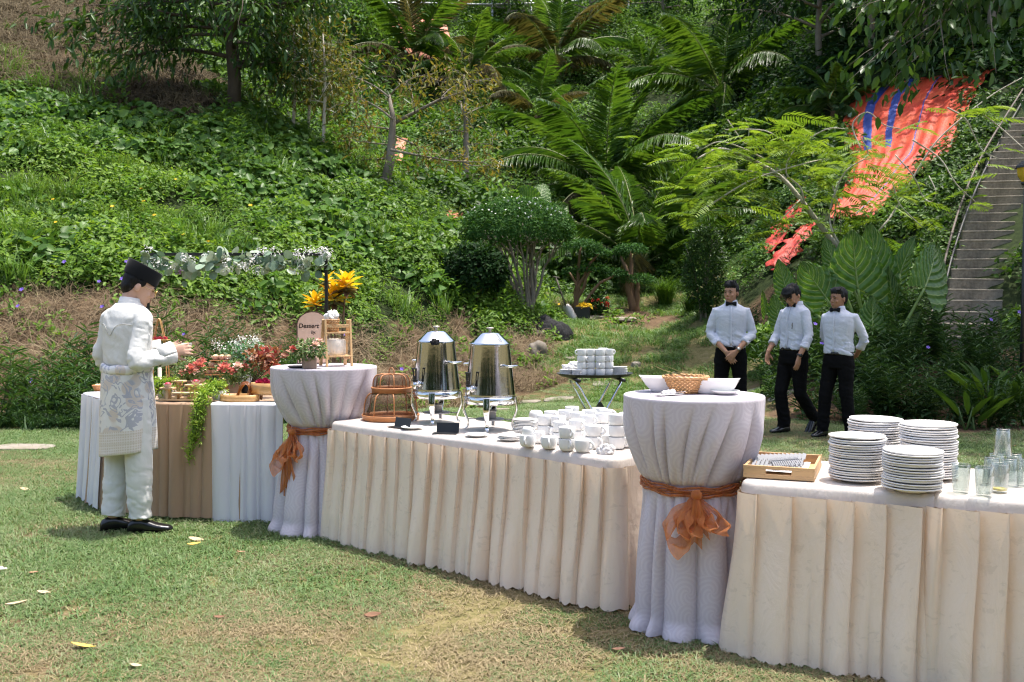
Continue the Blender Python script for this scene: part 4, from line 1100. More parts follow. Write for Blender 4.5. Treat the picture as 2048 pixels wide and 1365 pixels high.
def heart_leaf(L, W, g, cup=0.06):
    nu, nv = 19, 26
    u = np.linspace(-1, 1, nu)[None, :]; v = np.linspace(0, 1, nv)[:, None]
    ws = np.sin(PI * np.clip(0.30 + 0.70 * v ** 0.85, 0, 1)) ** 0.75
    ws = np.maximum(ws, 0.0)
    x = u * W / 2 * ws * (1 + 0.035 * np.sin(v * 60 + u * 2))
    y = v * L - L * 0.34 * np.abs(u) ** 1.3 * (1 - v) ** 1.5
    z = cup * L * (np.abs(u) ** 1.5) * (1 - v * 0.5) * 1.5 - 0.16 * L * v ** 2 + 0.012 * np.sin((v - 0.55 * np.abs(u)) * 42) * np.abs(u) ** 0.4 + 0.014 * np.sin(v * 38 + np.sign(u) * 2) * np.abs(u) ** 3
    P = np.stack([x + 0 * v, y, z + 0 * u], -1)
    mb = MB(); mb.grid(P, np.stack(np.broadcast_arrays((u + 1) / 2, v), -1))
    me = mb.mesh('leaf')
    r = MB(); cv = P[:, nu // 2] - np.array([0, 0, 0.006]); r.tube(cv, np.linspace(0.018, 0.003, nv) * (L / 0.9), 5)
    for kx in range(1, 7):
        i = int(2 + kx * 3)
        for sd in (-1, 1):
            idx = [min(nv - 1, i + int(0.55 * q * 2.6)) for q in range(nu // 2)]
            pts = np.array([P[idx[q], nu // 2 + sd * q] for q in range(nu // 2 - 1)]) - np.array([0, 0, 0.004])
            r.tube(pts, np.linspace(0.006, 0.0015, len(pts)) * (L / 0.9), 4)
    return me, r.mesh('midrib')
def leaf_frame(attach, tip, back):
    """matrix that lays a leaf's y along attach->tip and its z towards back"""
    y = unit(np.asarray(tip) - np.asarray(attach)); z = np.asarray(back, float); z = unit(z - y * np.dot(z, y)); x = np.cross(y, z)
    m = Matrix.Identity(4)
    for i in range(3): m[i][0], m[i][1], m[i][2], m[i][3] = x[i], y[i], z[i], attach[i]
    return m
def big_leaf_plant(name, label, foot, lst, D0, seed, mat):
    g = np.random.default_rng(seed)
    b = at(foot[0], foot[1], D0); b[2] = Hs(b[0], b[1])
    o = thing(name, label, 'plant', b)
    for (ax, ay, tx, ty, w, dd, tl) in lst:
        d = D0 + dd
        A = at(ax, ay, d) - b; T = at(tx, ty, d + tl) - b
        L = np.linalg.norm(T - A); W = w * d / F
        me, rm = heart_leaf(L, W, g)
        # leaf faces up and away from the camera, underside or face seen from the lawn
        back = np.array([0.15 * g.normal(), 1.0, 0.35])
        lo = link('leaf', me, mat, o); lo.matrix_local = leaf_frame(A, T, -back if tl > 0.35 else back)
        link('midrib', rm, M['stalk'], lo)
        root = np.array([g.normal() * 0.08 + A[0] * 0.12, g.normal() * 0.08 + 0.05, -0.05])
        mid = (root + A) / 2 + np.array([A[0] * 0.12, 0.05, 0.12])
        mb = MB(); mb.tube(bezier(root, mid, A, 9), np.linspace(0.034, 0.015, 9), 7); mb.build('stalk', M['stalk'], o)
    return o
big_leaf_plant('elephant_ear_plant', 'giant elephant-ear plant with huge veined leaves behind the waiters', (1762, 742), [
    (1716, 578, 1700, 462, 122, 0.0, 0.1), (1652, 596, 1600, 524, 92, 0.05, 0.1), (1571, 575, 1556, 520, 44, 0.1, 0.1), (1668, 528, 1648, 476, 40, 0.35, 0.2), (1756, 556, 1738, 450, 84, 0.35, 0.15), (1800, 548, 1822, 474, 52, 0.5, 0.2),
    (1849, 577, 1890, 484, 118, -0.15, 0.5), (1745, 655, 1741, 594, 66, -0.3, 0.15), (1559, 640, 1546, 590, 42, -0.2, 0.1), (1532, 628, 1524, 580, 16, -0.1, 0.0), (1790, 640, 1772, 536, 62, 0.2, 0.2), (1815, 682, 1832, 626, 36, -0.25, 0.3), (1700, 560, 1672, 510, 60, 0.55, 0.2)], 14.4, 310, M['elephant'])
big_leaf_plant('taro_plant', 'broad blue-green leaves behind the round topiary', (1075, 455), [(1060, 405, 1030, 375, 60, 0, 0.4), (1078, 400, 1090, 362, 46, 0.2, 0.4), (1100, 440, 1140, 408, 62, 0.1, 0.4), (1040, 412, 1012, 392, 44, -0.1, 0.4), (1090, 455, 1105, 425, 50, -0.2, 0.4)], 27.5, 311, M['elephant'])
big_leaf_plant('taro_plant', 'broad-leaved plant half hidden left of the slender bare trunk', (905, 425), [(905, 400, 890, 360, 26, 0, 0.3), (915, 400, 925, 365, 22, 0.1, 0.3), (900, 410, 880, 392, 24, 0, 0.3)], 27.0, 312, M['elephant'])
# --- canna-like plant at the right edge of the bed
def canna(label, px, py, D0, n, h, seed):
    g = np.random.default_rng(seed)
    b = at(px, py, D0); b[2] = Hs(b[0], b[1])
    o = thing('canna_plant', label, 'plant', b, group='canna plants at the right of the bed')
    for i in range(n):
        a = g.random() * 6.28; r = 0.22 * g.random()
        root = np.array([math.cos(a) * r, math.sin(a) * r, h * (0.15 + 0.5 * g.random())])
        me = leaf_mesh('leaf', [leaves(np.zeros((1, 3)), np.array([[math.cos(a) * 0.6, math.sin(a) * 0.6, 0.9]]), np.array([[-math.cos(a), -math.sin(a), 0.5]]), 0.36 + 0.16 * g.random(), 0.085, np.array([g.random()]), 0.5, 0.25)])
        link('leaf', me, M['jungle'], o, root)
    mb = MB()
    for i in range(4): mb.tube([[g.normal() * 0.05, g.normal() * 0.05, -0.05], [g.normal() * 0.1, g.normal() * 0.1, h * 0.8]], [0.014, 0.008], 5)
    mb.build('stem', M['stem_green'], o)
canna('tall canna plant with long leaves at the right edge of the lawn', 1975, 828, 12.2, 22, 0.75, 320)
canna('canna plant cut by the right picture edge, behind the stacked glasses', 2036, 822, 12.3, 20, 0.7, 321)
canna('low canna plant below the bottom of the stairs', 1940, 858, 11.9, 12, 0.35, 322)
# --- dark wood at the top right, and the tree whose branches hang into the picture
def crown_tree(name, label, base, h, r, n, leaf, mat, bark, seed, trunk_r=0.16, z0=0.35, flat=0.8, group=None, near=None):
    g = np.random.default_rng(seed)
    base = np.asarray(base, float)
    tp = [base, base + [0.1 * g.normal(), 0, h * 0.3], base + [0.15 * g.normal(), 0.1, h * 0.6], base + [0.2 * g.normal(), 0, h * 0.95]]
    lm = radial_limbs(base, n, h * z0, h * 0.95, r, r * 0.5, g, 0.3, 0.05)
    return tree(name, label, base, tp, [trunk_r, trunk_r * 0.8, trunk_r * 0.55, 0.03], lm, leaf, mat, bark, 130, 0.32, 0.35, 7, r * 0.36, group, seed)
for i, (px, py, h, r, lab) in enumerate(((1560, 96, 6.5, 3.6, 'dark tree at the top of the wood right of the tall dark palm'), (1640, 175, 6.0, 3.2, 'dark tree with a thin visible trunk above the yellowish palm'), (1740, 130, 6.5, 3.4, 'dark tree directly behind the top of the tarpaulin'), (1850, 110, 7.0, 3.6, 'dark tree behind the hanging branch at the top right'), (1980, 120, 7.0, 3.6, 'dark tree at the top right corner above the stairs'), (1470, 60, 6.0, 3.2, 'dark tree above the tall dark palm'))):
    crown_tree('dark_tree', lab, hit(px, py), h, r, 18, (0.26, 0.12), M['dark'], M['bark_grey'], 400 + i, 0.12, 0.25, group='dark trees at the top right')  # shade of the wood is in the dark leaf colour
for i, (px, py, h, r, m, lab) in enumerate(((700, 118, 3.2, 1.8, 'jungle_light', 'light green bushy tree left of the drying palm'), (560, 150, 4.2, 2.2, 'jungle', 'bushy tree behind the big dark tree, over the saplings'), (1180, 78, 5.5, 2.2, 'jungle_light', 'feathery light green tree below the road, top centre'), (1010, 60, 4.0, 2.2, 'jungle', 'dense green tree below the road, right of the drying palm'), (1330, 50, 4.0, 2.4, 'dark', 'dark tree at the road left of the tall dark palm'), (900, 30, 5, 2.5, 'jungle', 'green tree at the top behind the drying palm'), (450, 60, 5, 2.6, 'jungle', 'green tree at the very top behind the big dark tree'))):
    crown_tree('slope_tree', lab, hit(px, py), h, r, 14, (0.24, 0.11), M[m], M['bark_grey'], 430 + i, 0.09, 0.2, group='trees on the back slope')
# shade tree: trunk stands right of the picture, crown spreads over the waiters
g = np.random.default_rng(500)
b = np.array([10.2, 16.0, Hs(10.2, 16.0)])
tp = [b, b + [-0.2, 0, 2.5], b + [-0.6, -0.2, 5.0], b + [-1.0, -0.3, 7.2]]
lm = []
for i in range(42):
    s = b + np.array([-0.6, -0.2, 5.0 + 2.4 * g.random()])
    e = np.array([3.4 + 4.6 * g.random(), 10.4 + 3.4 * g.random(), 8.4 + 2.4 * g.random()]) if i % 3 else np.array([7.5 + 6.0 * g.random(), 11.0 + 8.0 * g.random(), 8.6 + 2.4 * g.random()])
    lm.append((bezier(s, (s + e) / 2 + [0, 0, 0.8], e, 9), 0.06))
for (px, py, dd) in ((1800, 60, 15.5), (1880, 40, 15.2), (1850, 100, 15.4), (1900, 10, 15.0), (1815, 120, 15.6), (1980, 20, 14.6), (1760, -20, 15.5), (1860, -30, 15.3)):
    e = at(px, py, dd); s = b + np.array([-0.8, -0.25, 6.2])
    lm.append((bezier(s, (s + e) / 2 + [0, 0, 1.4], e, 9), 0.035))
tree('shade_tree', 'overhanging tree whose leafy branches hang into the top right', b, tp, [0.24, 0.20, 0.15, 0.06], lm, (0.20, 0.10), M['durian'], M['bark_grey'], 210, 0.26, 0.6, 9, 0.95, seed=501)
# ============================================================ stairs, tarpaulins, road rail, garden odds and ends
def tarp_mat(name, c1, c2, blue=None):
    t = NT(name)
    n = t.noise(t.coord(), 1.2, 5, 0.6); n2 = t.noise(t.coord(), 9, 5)
    c = t.mix(t.mapr(n, 0.35, 0.65, 0, 1), c1, c2)
    c = t.mix(t.mapr(n2, 0.62, 0.72, 0, 0.6), c, mul(c1, 0.35))
    if blue:
        uv = t.n('ShaderNodeSeparateXYZ'); t.l(t.coord('UV'), uv.inputs[0])
        w = t.math('ADD', uv.outputs[0], t.math('MULTIPLY', t.math('SUBTRACT', t.noise(t.coord(), 1.5, 2), 0.5), 0.03))
        s = None
        for (a, b_) in blue:
            k = t.math('MULTIPLY', t.math('GREATER_THAN', w, a), t.math('LESS_THAN', w, b_))
            k = t.math('MULTIPLY', k, t.math('LESS_THAN', uv.outputs[1], 0.55 if b_ - a > 0.05 else 1.0))
            s = k if s is None else t.math('MAXIMUM', s, k)
        c = t.mix(s, c, (0.02, 0.05, 0.24))
    b = t.bsdf(c, 0.5, 0, 0.35, t.bump(t.noise(t.mapping(t.coord(), (3, 3, 1)), 4, 5, 0.6, 0.8), 0.5, 0.05))
    return t.end(t.translucent(b, c, 0.15))
M['tarp'] = tarp_mat('orange_tarpaulin', (0.44, 0.028, 0.010), (0.54, 0.085, 0.028), [(0.16, 0.235), (0.36, 0.42), (0.62, 0.63)])
M['tarp_plain'] = tarp_mat('plain_tarpaulin', (0.40, 0.022, 0.012), (0.48, 0.05, 0.025))
M['tarp_pale'] = tarp_mat('pale_tarpaulin', (0.66, 0.20, 0.12), (0.68, 0.30, 0.20))
def tarp(key, name, label, mat, nu=40, nv=60, fold=0.05, lift=0.12):
    l, r = TARPS[key]
    l = spline_rows(np.array(l), nv); r = spline_rows(np.array(r), nv)
    u = np.linspace(0, 1, nu)[None, :, None]
    P = l[:, None] * (1 - u) + r[:, None] * u
    x, y = P[..., 0], P[..., 1]
    z = np.maximum(H(x, y) + 0.03, P[..., 2] + lift)
    U = np.broadcast_to(u[..., 0], x.shape); Vv = np.broadcast_to(np.linspace(0, 1, nv)[:, None], x.shape)
    f = fold * (np.abs(np.sin(U * 26 + 3 * fbm(U * 3, Vv * 2 + 4, 2))) ** 0.6 + 0.6 * np.sin(U * 61 + 5 * fbm(U * 2 + 7, Vv * 3, 2)))
    P = np.stack([x, y, z + f], -1)
    # ragged edge
    for e_, k_ in ((np.s_[:, 0], nv), (np.s_[:, -1], nv), (np.s_[0, :], nu), (np.s_[-1, :], nu)): P[e_][:, 0] += (fbm(np.linspace(0, 9, k_), np.full(k_, 3.3 + nu), 3) - 0.5) * 0.35
    b = P.reshape(-1, 3).mean(0)
    mb = MB(); mb.grid(P - b, np.stack([U, Vv], -1))
    o = mb.build(name, mat, None, loc=b, solid=0.004)
    tag(o, label, 'tarpaulin')
def spline_rows(p, n):
    s = spline(p, 12) if len(p) > 2 else p
    L = np.concatenate([[0], np.cumsum(np.linalg.norm(np.diff(s, axis=0), axis=1))])
    t = np.linspace(0, L[-1], n)
    return np.stack([np.interp(t, L, s[:, i]) for i in range(3)], -1)
tarp('main', 'tarpaulin', 'big orange tarpaulin with two blue stripes on the right slope', M['tarp'])
tarp('low_a', 'tarpaulin', 'narrow red strip of tarpaulin lower left of the big orange one', M['tarp_plain'], 12, 30)
tarp('low_b', 'tarpaulin', 'lowest red tarpaulin patch just above the elephant-ear leaves', M['tarp_plain'], 12, 30)
tarp('far_a', 'tarpaulin', 'faded pink tarpaulin far back below the drying palm', M['tarp_pale'], 24, 24, 0.08, 0.7)
tarp('far_b', 'tarpaulin', 'small coral tarpaulin scrap behind the leaning tree', M['tarp_pale'], 10, 12, 0.04, 0.35)
tarp('far_c', 'tarpaulin', 'small pale pink tarpaulin scrap left of the round topiary', M['tarp_pale'], 8, 8, 0.03, 0.3)
# --- concrete stairs
o = thing('staircase', 'weathered concrete steps climbing the right slope', 'stairs', _st[0])
ctr = spline(np.array(_st), 14)
Lh = np.concatenate([[0], np.cumsum(np.linalg.norm(np.diff(ctr[:, :2], axis=0), axis=1))])
# walk up in equal rises
rise = 0.185
z0, z1 = ctr[0, 2], ctr[-1, 2]
ns = int((z1 - z0) / rise)
gs = np.random.default_rng(9)
mono = np.maximum.accumulate(ctr[:, 2] + np.arange(len(ctr)) * 1e-4)
for i in range(ns):
    z = z0 + rise * i
    c0 = np.array([np.interp(z, mono, ctr[:, 0]), np.interp(z, mono, ctr[:, 1])]); c1 = np.array([np.interp(z + rise, mono, ctr[:, 0]), np.interp(z + rise, mono, ctr[:, 1])])
    run = max(0.18, c1[1] - c0[1])
    w = 0.90 + gs.normal() * 0.015
    yaw = -0.10 - 0.008 * i
    d = np.array([math.sin(-yaw), math.cos(-yaw)])
    mb = MB()
    mb.box((0, run / 2 + 0.12, -0.25), (w, run + 0.26, 0.5))
    mb.box((0, 0.02 - 0.012, -0.018), (w + 0.012, 0.05, 0.036))
    st = mb.build('step', M['concrete'], o, smooth=False, bevel=0.012)
    st.location = (c0[0] - _st[0][0] + gs.normal() * 0.012, c0[1] - _st[0][1], z + rise - _st[0][2]); st.rotation_euler = (gs.normal() * 0.006, gs.normal() * 0.008, yaw)
# --- pipes beside the stairs
M['pipe'] = simple('pipe_black', (0.03, 0.028, 0.026), 0.45, var=0.5, vs=3)
M['pipe_rust'] = simple('pipe_rusty', (0.10, 0.075, 0.06), 0.7, var=0.5, vs=4)
for lab, pts, r, m in (('rusty pipe running up the slope left of the stairs', [(1850, 665, 15.2), (1872, 600, 16.2), (1895, 500, 17.6), (1925, 400, 19.2), (1970, 300, 21.2), (2050, 172, 24)], 0.019, 'pipe_rust'), ('black pipe running up beside the rusty one by the stairs', [(1866, 668, 15.3), (1886, 590, 16.4), (1908, 500, 17.7), (1945, 395, 19.5), (1990, 300, 21.5), (2060, 190, 24)], 0.018, 'pipe')):
    p = []
    for (x, y, d) in pts:
        q = at(x, y, d); q[2] = max(q[2], Hs(q[0], q[1]) + 0.1); p.append(q)
    p = spline(np.array(p), 6); b = p[0].copy()
    po = thing('pipe', lab, 'pipe', b)
    mb = MB(); mb.tube(p - b, r, 8); mb.build('tube', M[m], po)
    mb = MB()
    for i in (6, 14, 22): 
        d_ = unit(p[i + 1] - p[i]) * 0.05; mb.cyl(p[i] - b - d_, p[i] - b + d_, r * 1.35, n=10)
    mb.build('coupling', M[m], po)
# --- lamp at the right edge
p = at(2052, 352, 12.8)
b = np.array([p[0], p[1], Hs(p[0], p[1])])
o = thing('garden_lamp', 'yellow-glass garden lamp with black cap at the right edge', 'lamp', b)
hh = p[2] - b[2]
mb = MB(); mb.tube([[0, 0, -0.1], [0, 0, hh - 0.1]], [0.03, 0.025], 10); mb.lathe([(0.0, hh - 0.12), (0.05, hh - 0.12), (0.06, hh - 0.08), (0, hh - 0.08)], 14); mb.build('post', simple('lamp_black', (0.02, 0.02, 0.02), 0.4), o)
mb = MB(); mb.lathe([(0.05, hh - 0.08), (0.10, hh + 0.0), (0.115, hh + 0.10), (0.0, hh + 0.10)], 8); mb.build('glass', simple('lamp_amber', (0.55, 0.36, 0.03), 0.25, var=0.2), o, smooth=False)
mb = MB(); mb.lathe([(0.135, hh + 0.10), (0.13, hh + 0.125), (0.05, hh + 0.19), (0.0, hh + 0.21)], 8); mb.build('cap', bpy.data.materials['lamp_black'], o, smooth=False)
# --- road rail at the very top
M['rail'] = simple('galvanised_rail', (0.55, 0.56, 0.57), 0.5, metal=0.3, var=0.15)
pts = [hit(x, y, near=46) for x, y in ((640, 62), (800, 50), (985, 52), (1130, 44), (1255, 30), (1400, 12), (1520, -2))]
b = pts[2].copy()
o = thing('guard_rail', 'pale metal guard rail of the road at the top of the slope', 'guard rail', b)
pp = spline(np.array(pts), 8) - b
pp = pp + np.array([0, -0.5, 1.0])
mb = MB(); mb.tube(pp, 0.13, 6, flat=0.4); mb.build('beam', M['rail'], o)
for i in range(0, len(pp), 4):
    mb = MB(); mb.bar(pp[i] - [0, -0.08, 1.9], pp[i] + [0, 0.08, 0.25], 0.10, 0.10); mb.build('post', M['rail'], o)
# --- spade, black sheet, planter, edging stones, rock
M['steel_dull'] = simple('dull_steel', (0.42, 0.40, 0.38), 0.45, metal=0.6, var=0.25, vs=12)
M['wood_old'] = simple('old_wood', (0.10, 0.085, 0.07), 0.8, var=0.4, vs=10, stretch=(1, 1, 0.2), bump=0.3)
d = hit(1148, 641)[1] - 0.1
a0, a1, a2 = at(1112, 556, d + 0.25), at(1131, 612, d + 0.08), at(1149, 643, d)
o = thing('spade', 'spade with a dark wooden shaft leaning by the black sheet', 'spade', a2)
mb = MB(); mb.tube([a0 - a2, (a0 + a1) / 2 - a2, a1 - a2], [0.02, 0.019, 0.019], 8); mb.tube([a0 - a2 + [-0.07, 0, 0.02], a0 - a2 + [0.07, 0, 0.0]], 0.018, 8); mb.build('shaft', M['wood_old'], o)
y_ = unit(a2 - a1); s_ = unit(np.cross(y_, [0, 1, 0.2])); nz = np.cross(s_, y_)
L = np.linalg.norm(a2 - a1); v = np.linspace(-0.05, 1, 10)[:, None]; u = np.linspace(-1, 1, 7)[None]
wd = 0.105 * np.where(v < 0.1, 0.6 + 4 * np.clip(v, 0, .1), 1) * np.where(v > 0.75, np.sqrt(np.clip(1 - ((v - 0.75) / 0.26) ** 2, 0.02, 1)), 1)
P = (a1 - a2) + y_ * (v * L)[..., None] + s_ * (u * wd)[..., None] + nz * (0.03 * u ** 2 + 0 * v)[..., None]
mb = MB(); mb.grid(P); mb.build('blade', M['steel_dull'], o, solid=0.005)
t = NT('black_sheet'); n = t.noise(t.coord(), 5, 5, 0.6, 0.6); c = t.ramp(t.noise(t.coord(), 22, 4), [(0.35, (0.006, 0.006, 0.007)), (0.7, (0.03, 0.03, 0.033))])
M['black_sheet'] = t.end(t.bsdf(c, 0.7, 0, 0.15, t.bump(n, 0.7, 0.06)))
b = hit(1090, 664); k = b[1] / F
g = np.random.default_rng(77)
th = np.linspace(0, 2 * PI, 60); v = np.linspace(0, 1, 22)[:, None]
rr = 1 - v; X = np.cos(th)[None] * rr * 58 * k * (1 + 0.25 * (fbm(np.cos(th) * 2 + 5, np.sin(th) * 2, 2) - 0.5)[None]); Y = np.sin(th)[None] * rr * 0.30
Z = (0.36 * (1 - rr ** 2.2) ** 0.8) * (0.6 + 0.8 * fbm(X * 3 + 4, Y * 3, 3)) + 0.05 * (fbm(X * 9, Y * 9 + 3, 2) - 0.5) * (rr > 0.02)
Z *= np.clip(0.75 + 0.6 * (X / (58 * k)), 0.4, 1.2)
Z = Z + np.where(v == 0, -0.08, 0); Z += (H(X + b[0], Y + b[1]) - b[2])
mb = MB(); mb.grid(np.stack([X, Y + 0 * v, Z], -1), None); o = mb.build('sheet_bundle', M['black_sheet'], None, loc=b)
tag(o, 'crumpled black plastic sheet heaped beside the round topiary', 'plastic sheet')
b = hit(1164, 640)
o = thing('planter', 'square black planter with yellow flowers beside the spade', 'planter', b)
mb = MB(); mb.box((0, 0, 0.13), (0.34, 0.3, 0.30)); mb.build('pot', simple('planter_black', (0.015, 0.015, 0.015), 0.5), o, smooth=False, bevel=0.01)
link('flowers', leaf_mesh('flowers', [dome_leaves((0.05, -0.05, 0.28), (0.17, 0.14, 0.08), 160, 0.05, 0.035, g, -0.2, 0.3)]), M['yellow_petal'], o)
def boulder(name, label, p, r, seed, mat=M['rock'], cat='rock'):
    g = np.random.default_rng(seed)
    me = bpy.data.meshes.new(name); bm = bmesh.new(); bmesh.ops.create_icosphere(bm, subdivisions=4, radius=1)
    o1, o2 = g.random() * 50, g.random() * 50
    for v in bm.verts:
        c = v.co.copy(); n = float(fbm(np.array([c.x * 1.4 + o1 + c.z]), np.array([c.y * 1.4 + o2 - c.z * 0.7]), 4)[0])
        m = max(abs(c.x), abs(c.y), abs(c.z))
        s = (0.62 + 0.75 * n) * (0.8 + 0.2 / m)
        v.co = Vector((c.x * r[0] * s, c.y * r[1] * s, c.z * r[2] * s))
    bm.to_mesh(me); bm.free()
    me.polygons.foreach_set('use_smooth', [True] * len(me.polygons))
    o = link(name, me, mat, None, p)
    return tag(o, label, cat)
boulder('rock', 'grey boulder at the right end of the straw bank', hit(1075, 722) + [0, 0.25, 0.1], (0.20, 0.26, 0.24), 1)
boulder('rock', 'small pale stone on the rise right of the tray stand', hit(1272, 732), (0.09, 0.08, 0.07), 3, M['slab'])
for i, (px, py, w, lab) in enumerate(((1190, 637, 36, 'flat edging stone below the black planter'), (1250, 640, 32, 'flat edging stone right of the planter, below the stump shrub'), (1080, 668, 14, 'small pale stone at the end of the black sheet'))):
    b = hit(px, py); k = b[1] / F
    boulder('edging_stone', lab, b, (w * k * 0.7, 0.14, 0.06), 20 + i, M['slab'], 'stone')
# --- stepping stones in the lawn
o = thing('path', None, None, (0, 0, 0)); o['kind'] = 'structure'
gs = np.random.default_rng(14)
for (px, py, w, dp) in ((48, 899, 0.62, 0.36), (1118, 800, 0.5, 0.35), (1262, 797, 0.52, 0.3), (1055, 806, 0.42, 0.3), (1212, 770, 0.45, 0.3), (1170, 757, 0.4, 0.26), (1505, 787, 0.62, 0.3), (1570, 790, 0.5, 0.3), (905, 812, 0.5, 0.3), (990, 822, 0.4, 0.28), (1150, 716, 0.4, 0.26), (1420, 789, 0.4, 0.28)):
    b = hit(px, py, near=6.0)
    n = 22; th = np.linspace(0, 2 * PI, n, endpoint=False); r = 0.5 * (np.abs(np.cos(th)) ** 5 + np.abs(np.sin(th)) ** 5) ** (-1 / 5) * (1 + gs.normal(size=n) * 0.03)
    top = np.stack([np.cos(th) * r * w, np.sin(th) * r * dp, np.full(n, 0.022)], -1); bot = top * [1.02, 1.02, 0] - [0, 0, 0.06]
    mb = MB(); V = np.vstack([bot, top, top * [0.96, 0.96, 1] + [0, 0, 0.006], [[0, 0, 0.03]]])
    j = np.arange(n); k2 = (j + 1) % n
    mb.add(V, [np.vstack([np.stack([j, k2, n + k2, n + j], -1), np.stack([n + j, n + k2, 2 * n + k2, 2 * n + j], -1)]), np.stack([2 * n + j, 2 * n + k2, np.full(n, 3 * n)], -1)])
    nb = normals(np.array([b[0]]), np.array([b[1]]))
    so = mb.build('slab', M['slab'], o, smooth=False, loc=b); so.rotation_euler = tilt_to(nb, [gs.normal() * 0.2])[0]
# --- fallen leaves
M['leaf_tan'] = simple('fallen_leaf_tan', (0.48, 0.36, 0.22), 0.7, var=0.25, vs=20)
M['leaf_yellow'] = simple('fallen_leaf_yellow', (0.62, 0.42, 0.08), 0.6, var=0.25, vs=20)
M['leaf_brown'] = simple('fallen_leaf_brown', (0.16, 0.075, 0.035), 0.7, var=0.3, vs=20)
M['leaf_pink'] = simple('fallen_leaf_rust', (0.42, 0.22, 0.13), 0.7, var=0.25, vs=20)
def fallen(label, px, py, w, mat, yaw, curl=0.3):
    p = onz(px, py, 0.02); L = w * p[1] / F
    nv, nu = 9, 5
    v = np.linspace(0, 1, nv)[:, None]; u = np.linspace(-1, 1, nu)[None]
    wd = 0.24 * L * np.sin(PI * np.clip(v * 0.94 + 0.04, 0, 1)) ** 0.8
    P = np.stack([(v - 0.5) * L + 0 * u, u * wd, curl * L * (u ** 2 * 0.12 + (v - 0.5) ** 2 * 0.5) + 0 * v], -1)
    mb = MB(); mb.grid(P); st = MB()
    o = mb.build('fallen_leaf', mat, None, loc=p, rot=(gs.normal() * 0.15, gs.normal() * 0.15, yaw), solid=0.0015)
    tag(o, label, 'leaf', 'fallen leaves on the lawn')
for a in (('yellow leaf lying on the lawn in front of the shoes', 388, 1088, 26, M['leaf_yellow'], 0.3), ('tan curled leaf just behind the yellow one before the shoes', 392, 1079, 30, M['leaf_tan'], 0.1), ('rust-coloured leaf on the grass below the left purple tablecloth', 482, 1104, 16, M['leaf_pink'], 0.5), ('pale leaf at the left picture edge, pointing right', 32, 1207, 40, M['leaf_tan'], 0.35), ('large yellowish leaf on the lawn at the bottom left', 166, 1292, 48, M['leaf_yellow'], 0.25), ('pale leaf on the lawn near the bottom edge, left of centre', 272, 1331, 26, M['leaf_tan'], -0.2), ('rust leaf at the far left below the white petal', 66, 1145, 20, M['leaf_pink'], 0.2), ('pale thin leaf on the left lawn above the big yellow one', 88, 1185, 28, M['leaf_tan'], 0.0), ('dark brown curled leaf below the middle of the urn table', 745, 1230, 36, M['leaf_brown'], -0.1), ('dark twig-like leaf in the centre left foreground', 438, 1234, 22, M['leaf_brown'], 0.5), ('small orange leaf on the lawn below the urn table', 718, 1161, 16, M['leaf_pink'], 0.1), ('pale leaf on the lawn left of the white satin drape', 50, 979, 22, M['leaf_tan'], -0.1), ('small brown leaf left of the white satin drape', 114, 996, 9, M['leaf_brown'], 0.3), ('tan leaf on the grass right of the dinner plates', 1975, 868, 17, M['leaf_tan'], -0.6), ('pink leaf on the grass behind the stacked glasses', 2026, 892, 11, M['leaf_pink'], 0.0), ('red-brown leaf on the grass left of the right buffet table', 1238, 1298, 26, M['leaf_pink'], 0.05)):
    fallen(*a)
o = link('petal', leaf_mesh('petal', [leaves(np.zeros((2, 3)), np.array([[1, 0, 0.4], [-0.6, 0.6, 0.5]]), np.array([[0, 0, 1.0], [0, 0, 1]]), 0.035, 0.035, np.array([0.5, 0.8]))]), M['white_petal'], None, onz(3, 1140, 0.02)); tag(o, 'white fallen petal at the far left picture edge', 'petal')
# --- wood behind the photographer, seen mirrored in the urns
gb = np.random.default_rng(600)
x = gb.uniform(-22, 22, 420); y = gb.uniform(-19, -12, 420); z = gb.uniform(0, 8.5, 420) * (0.6 + 0.4 * np.sin(x * 0.5 + 1) ** 2)
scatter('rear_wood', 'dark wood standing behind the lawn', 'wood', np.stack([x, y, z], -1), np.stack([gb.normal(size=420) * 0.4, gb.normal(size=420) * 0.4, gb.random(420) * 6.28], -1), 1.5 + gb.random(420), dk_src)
# ============================================================ tables and their cloths
TZ = 0.765       # buffet table height
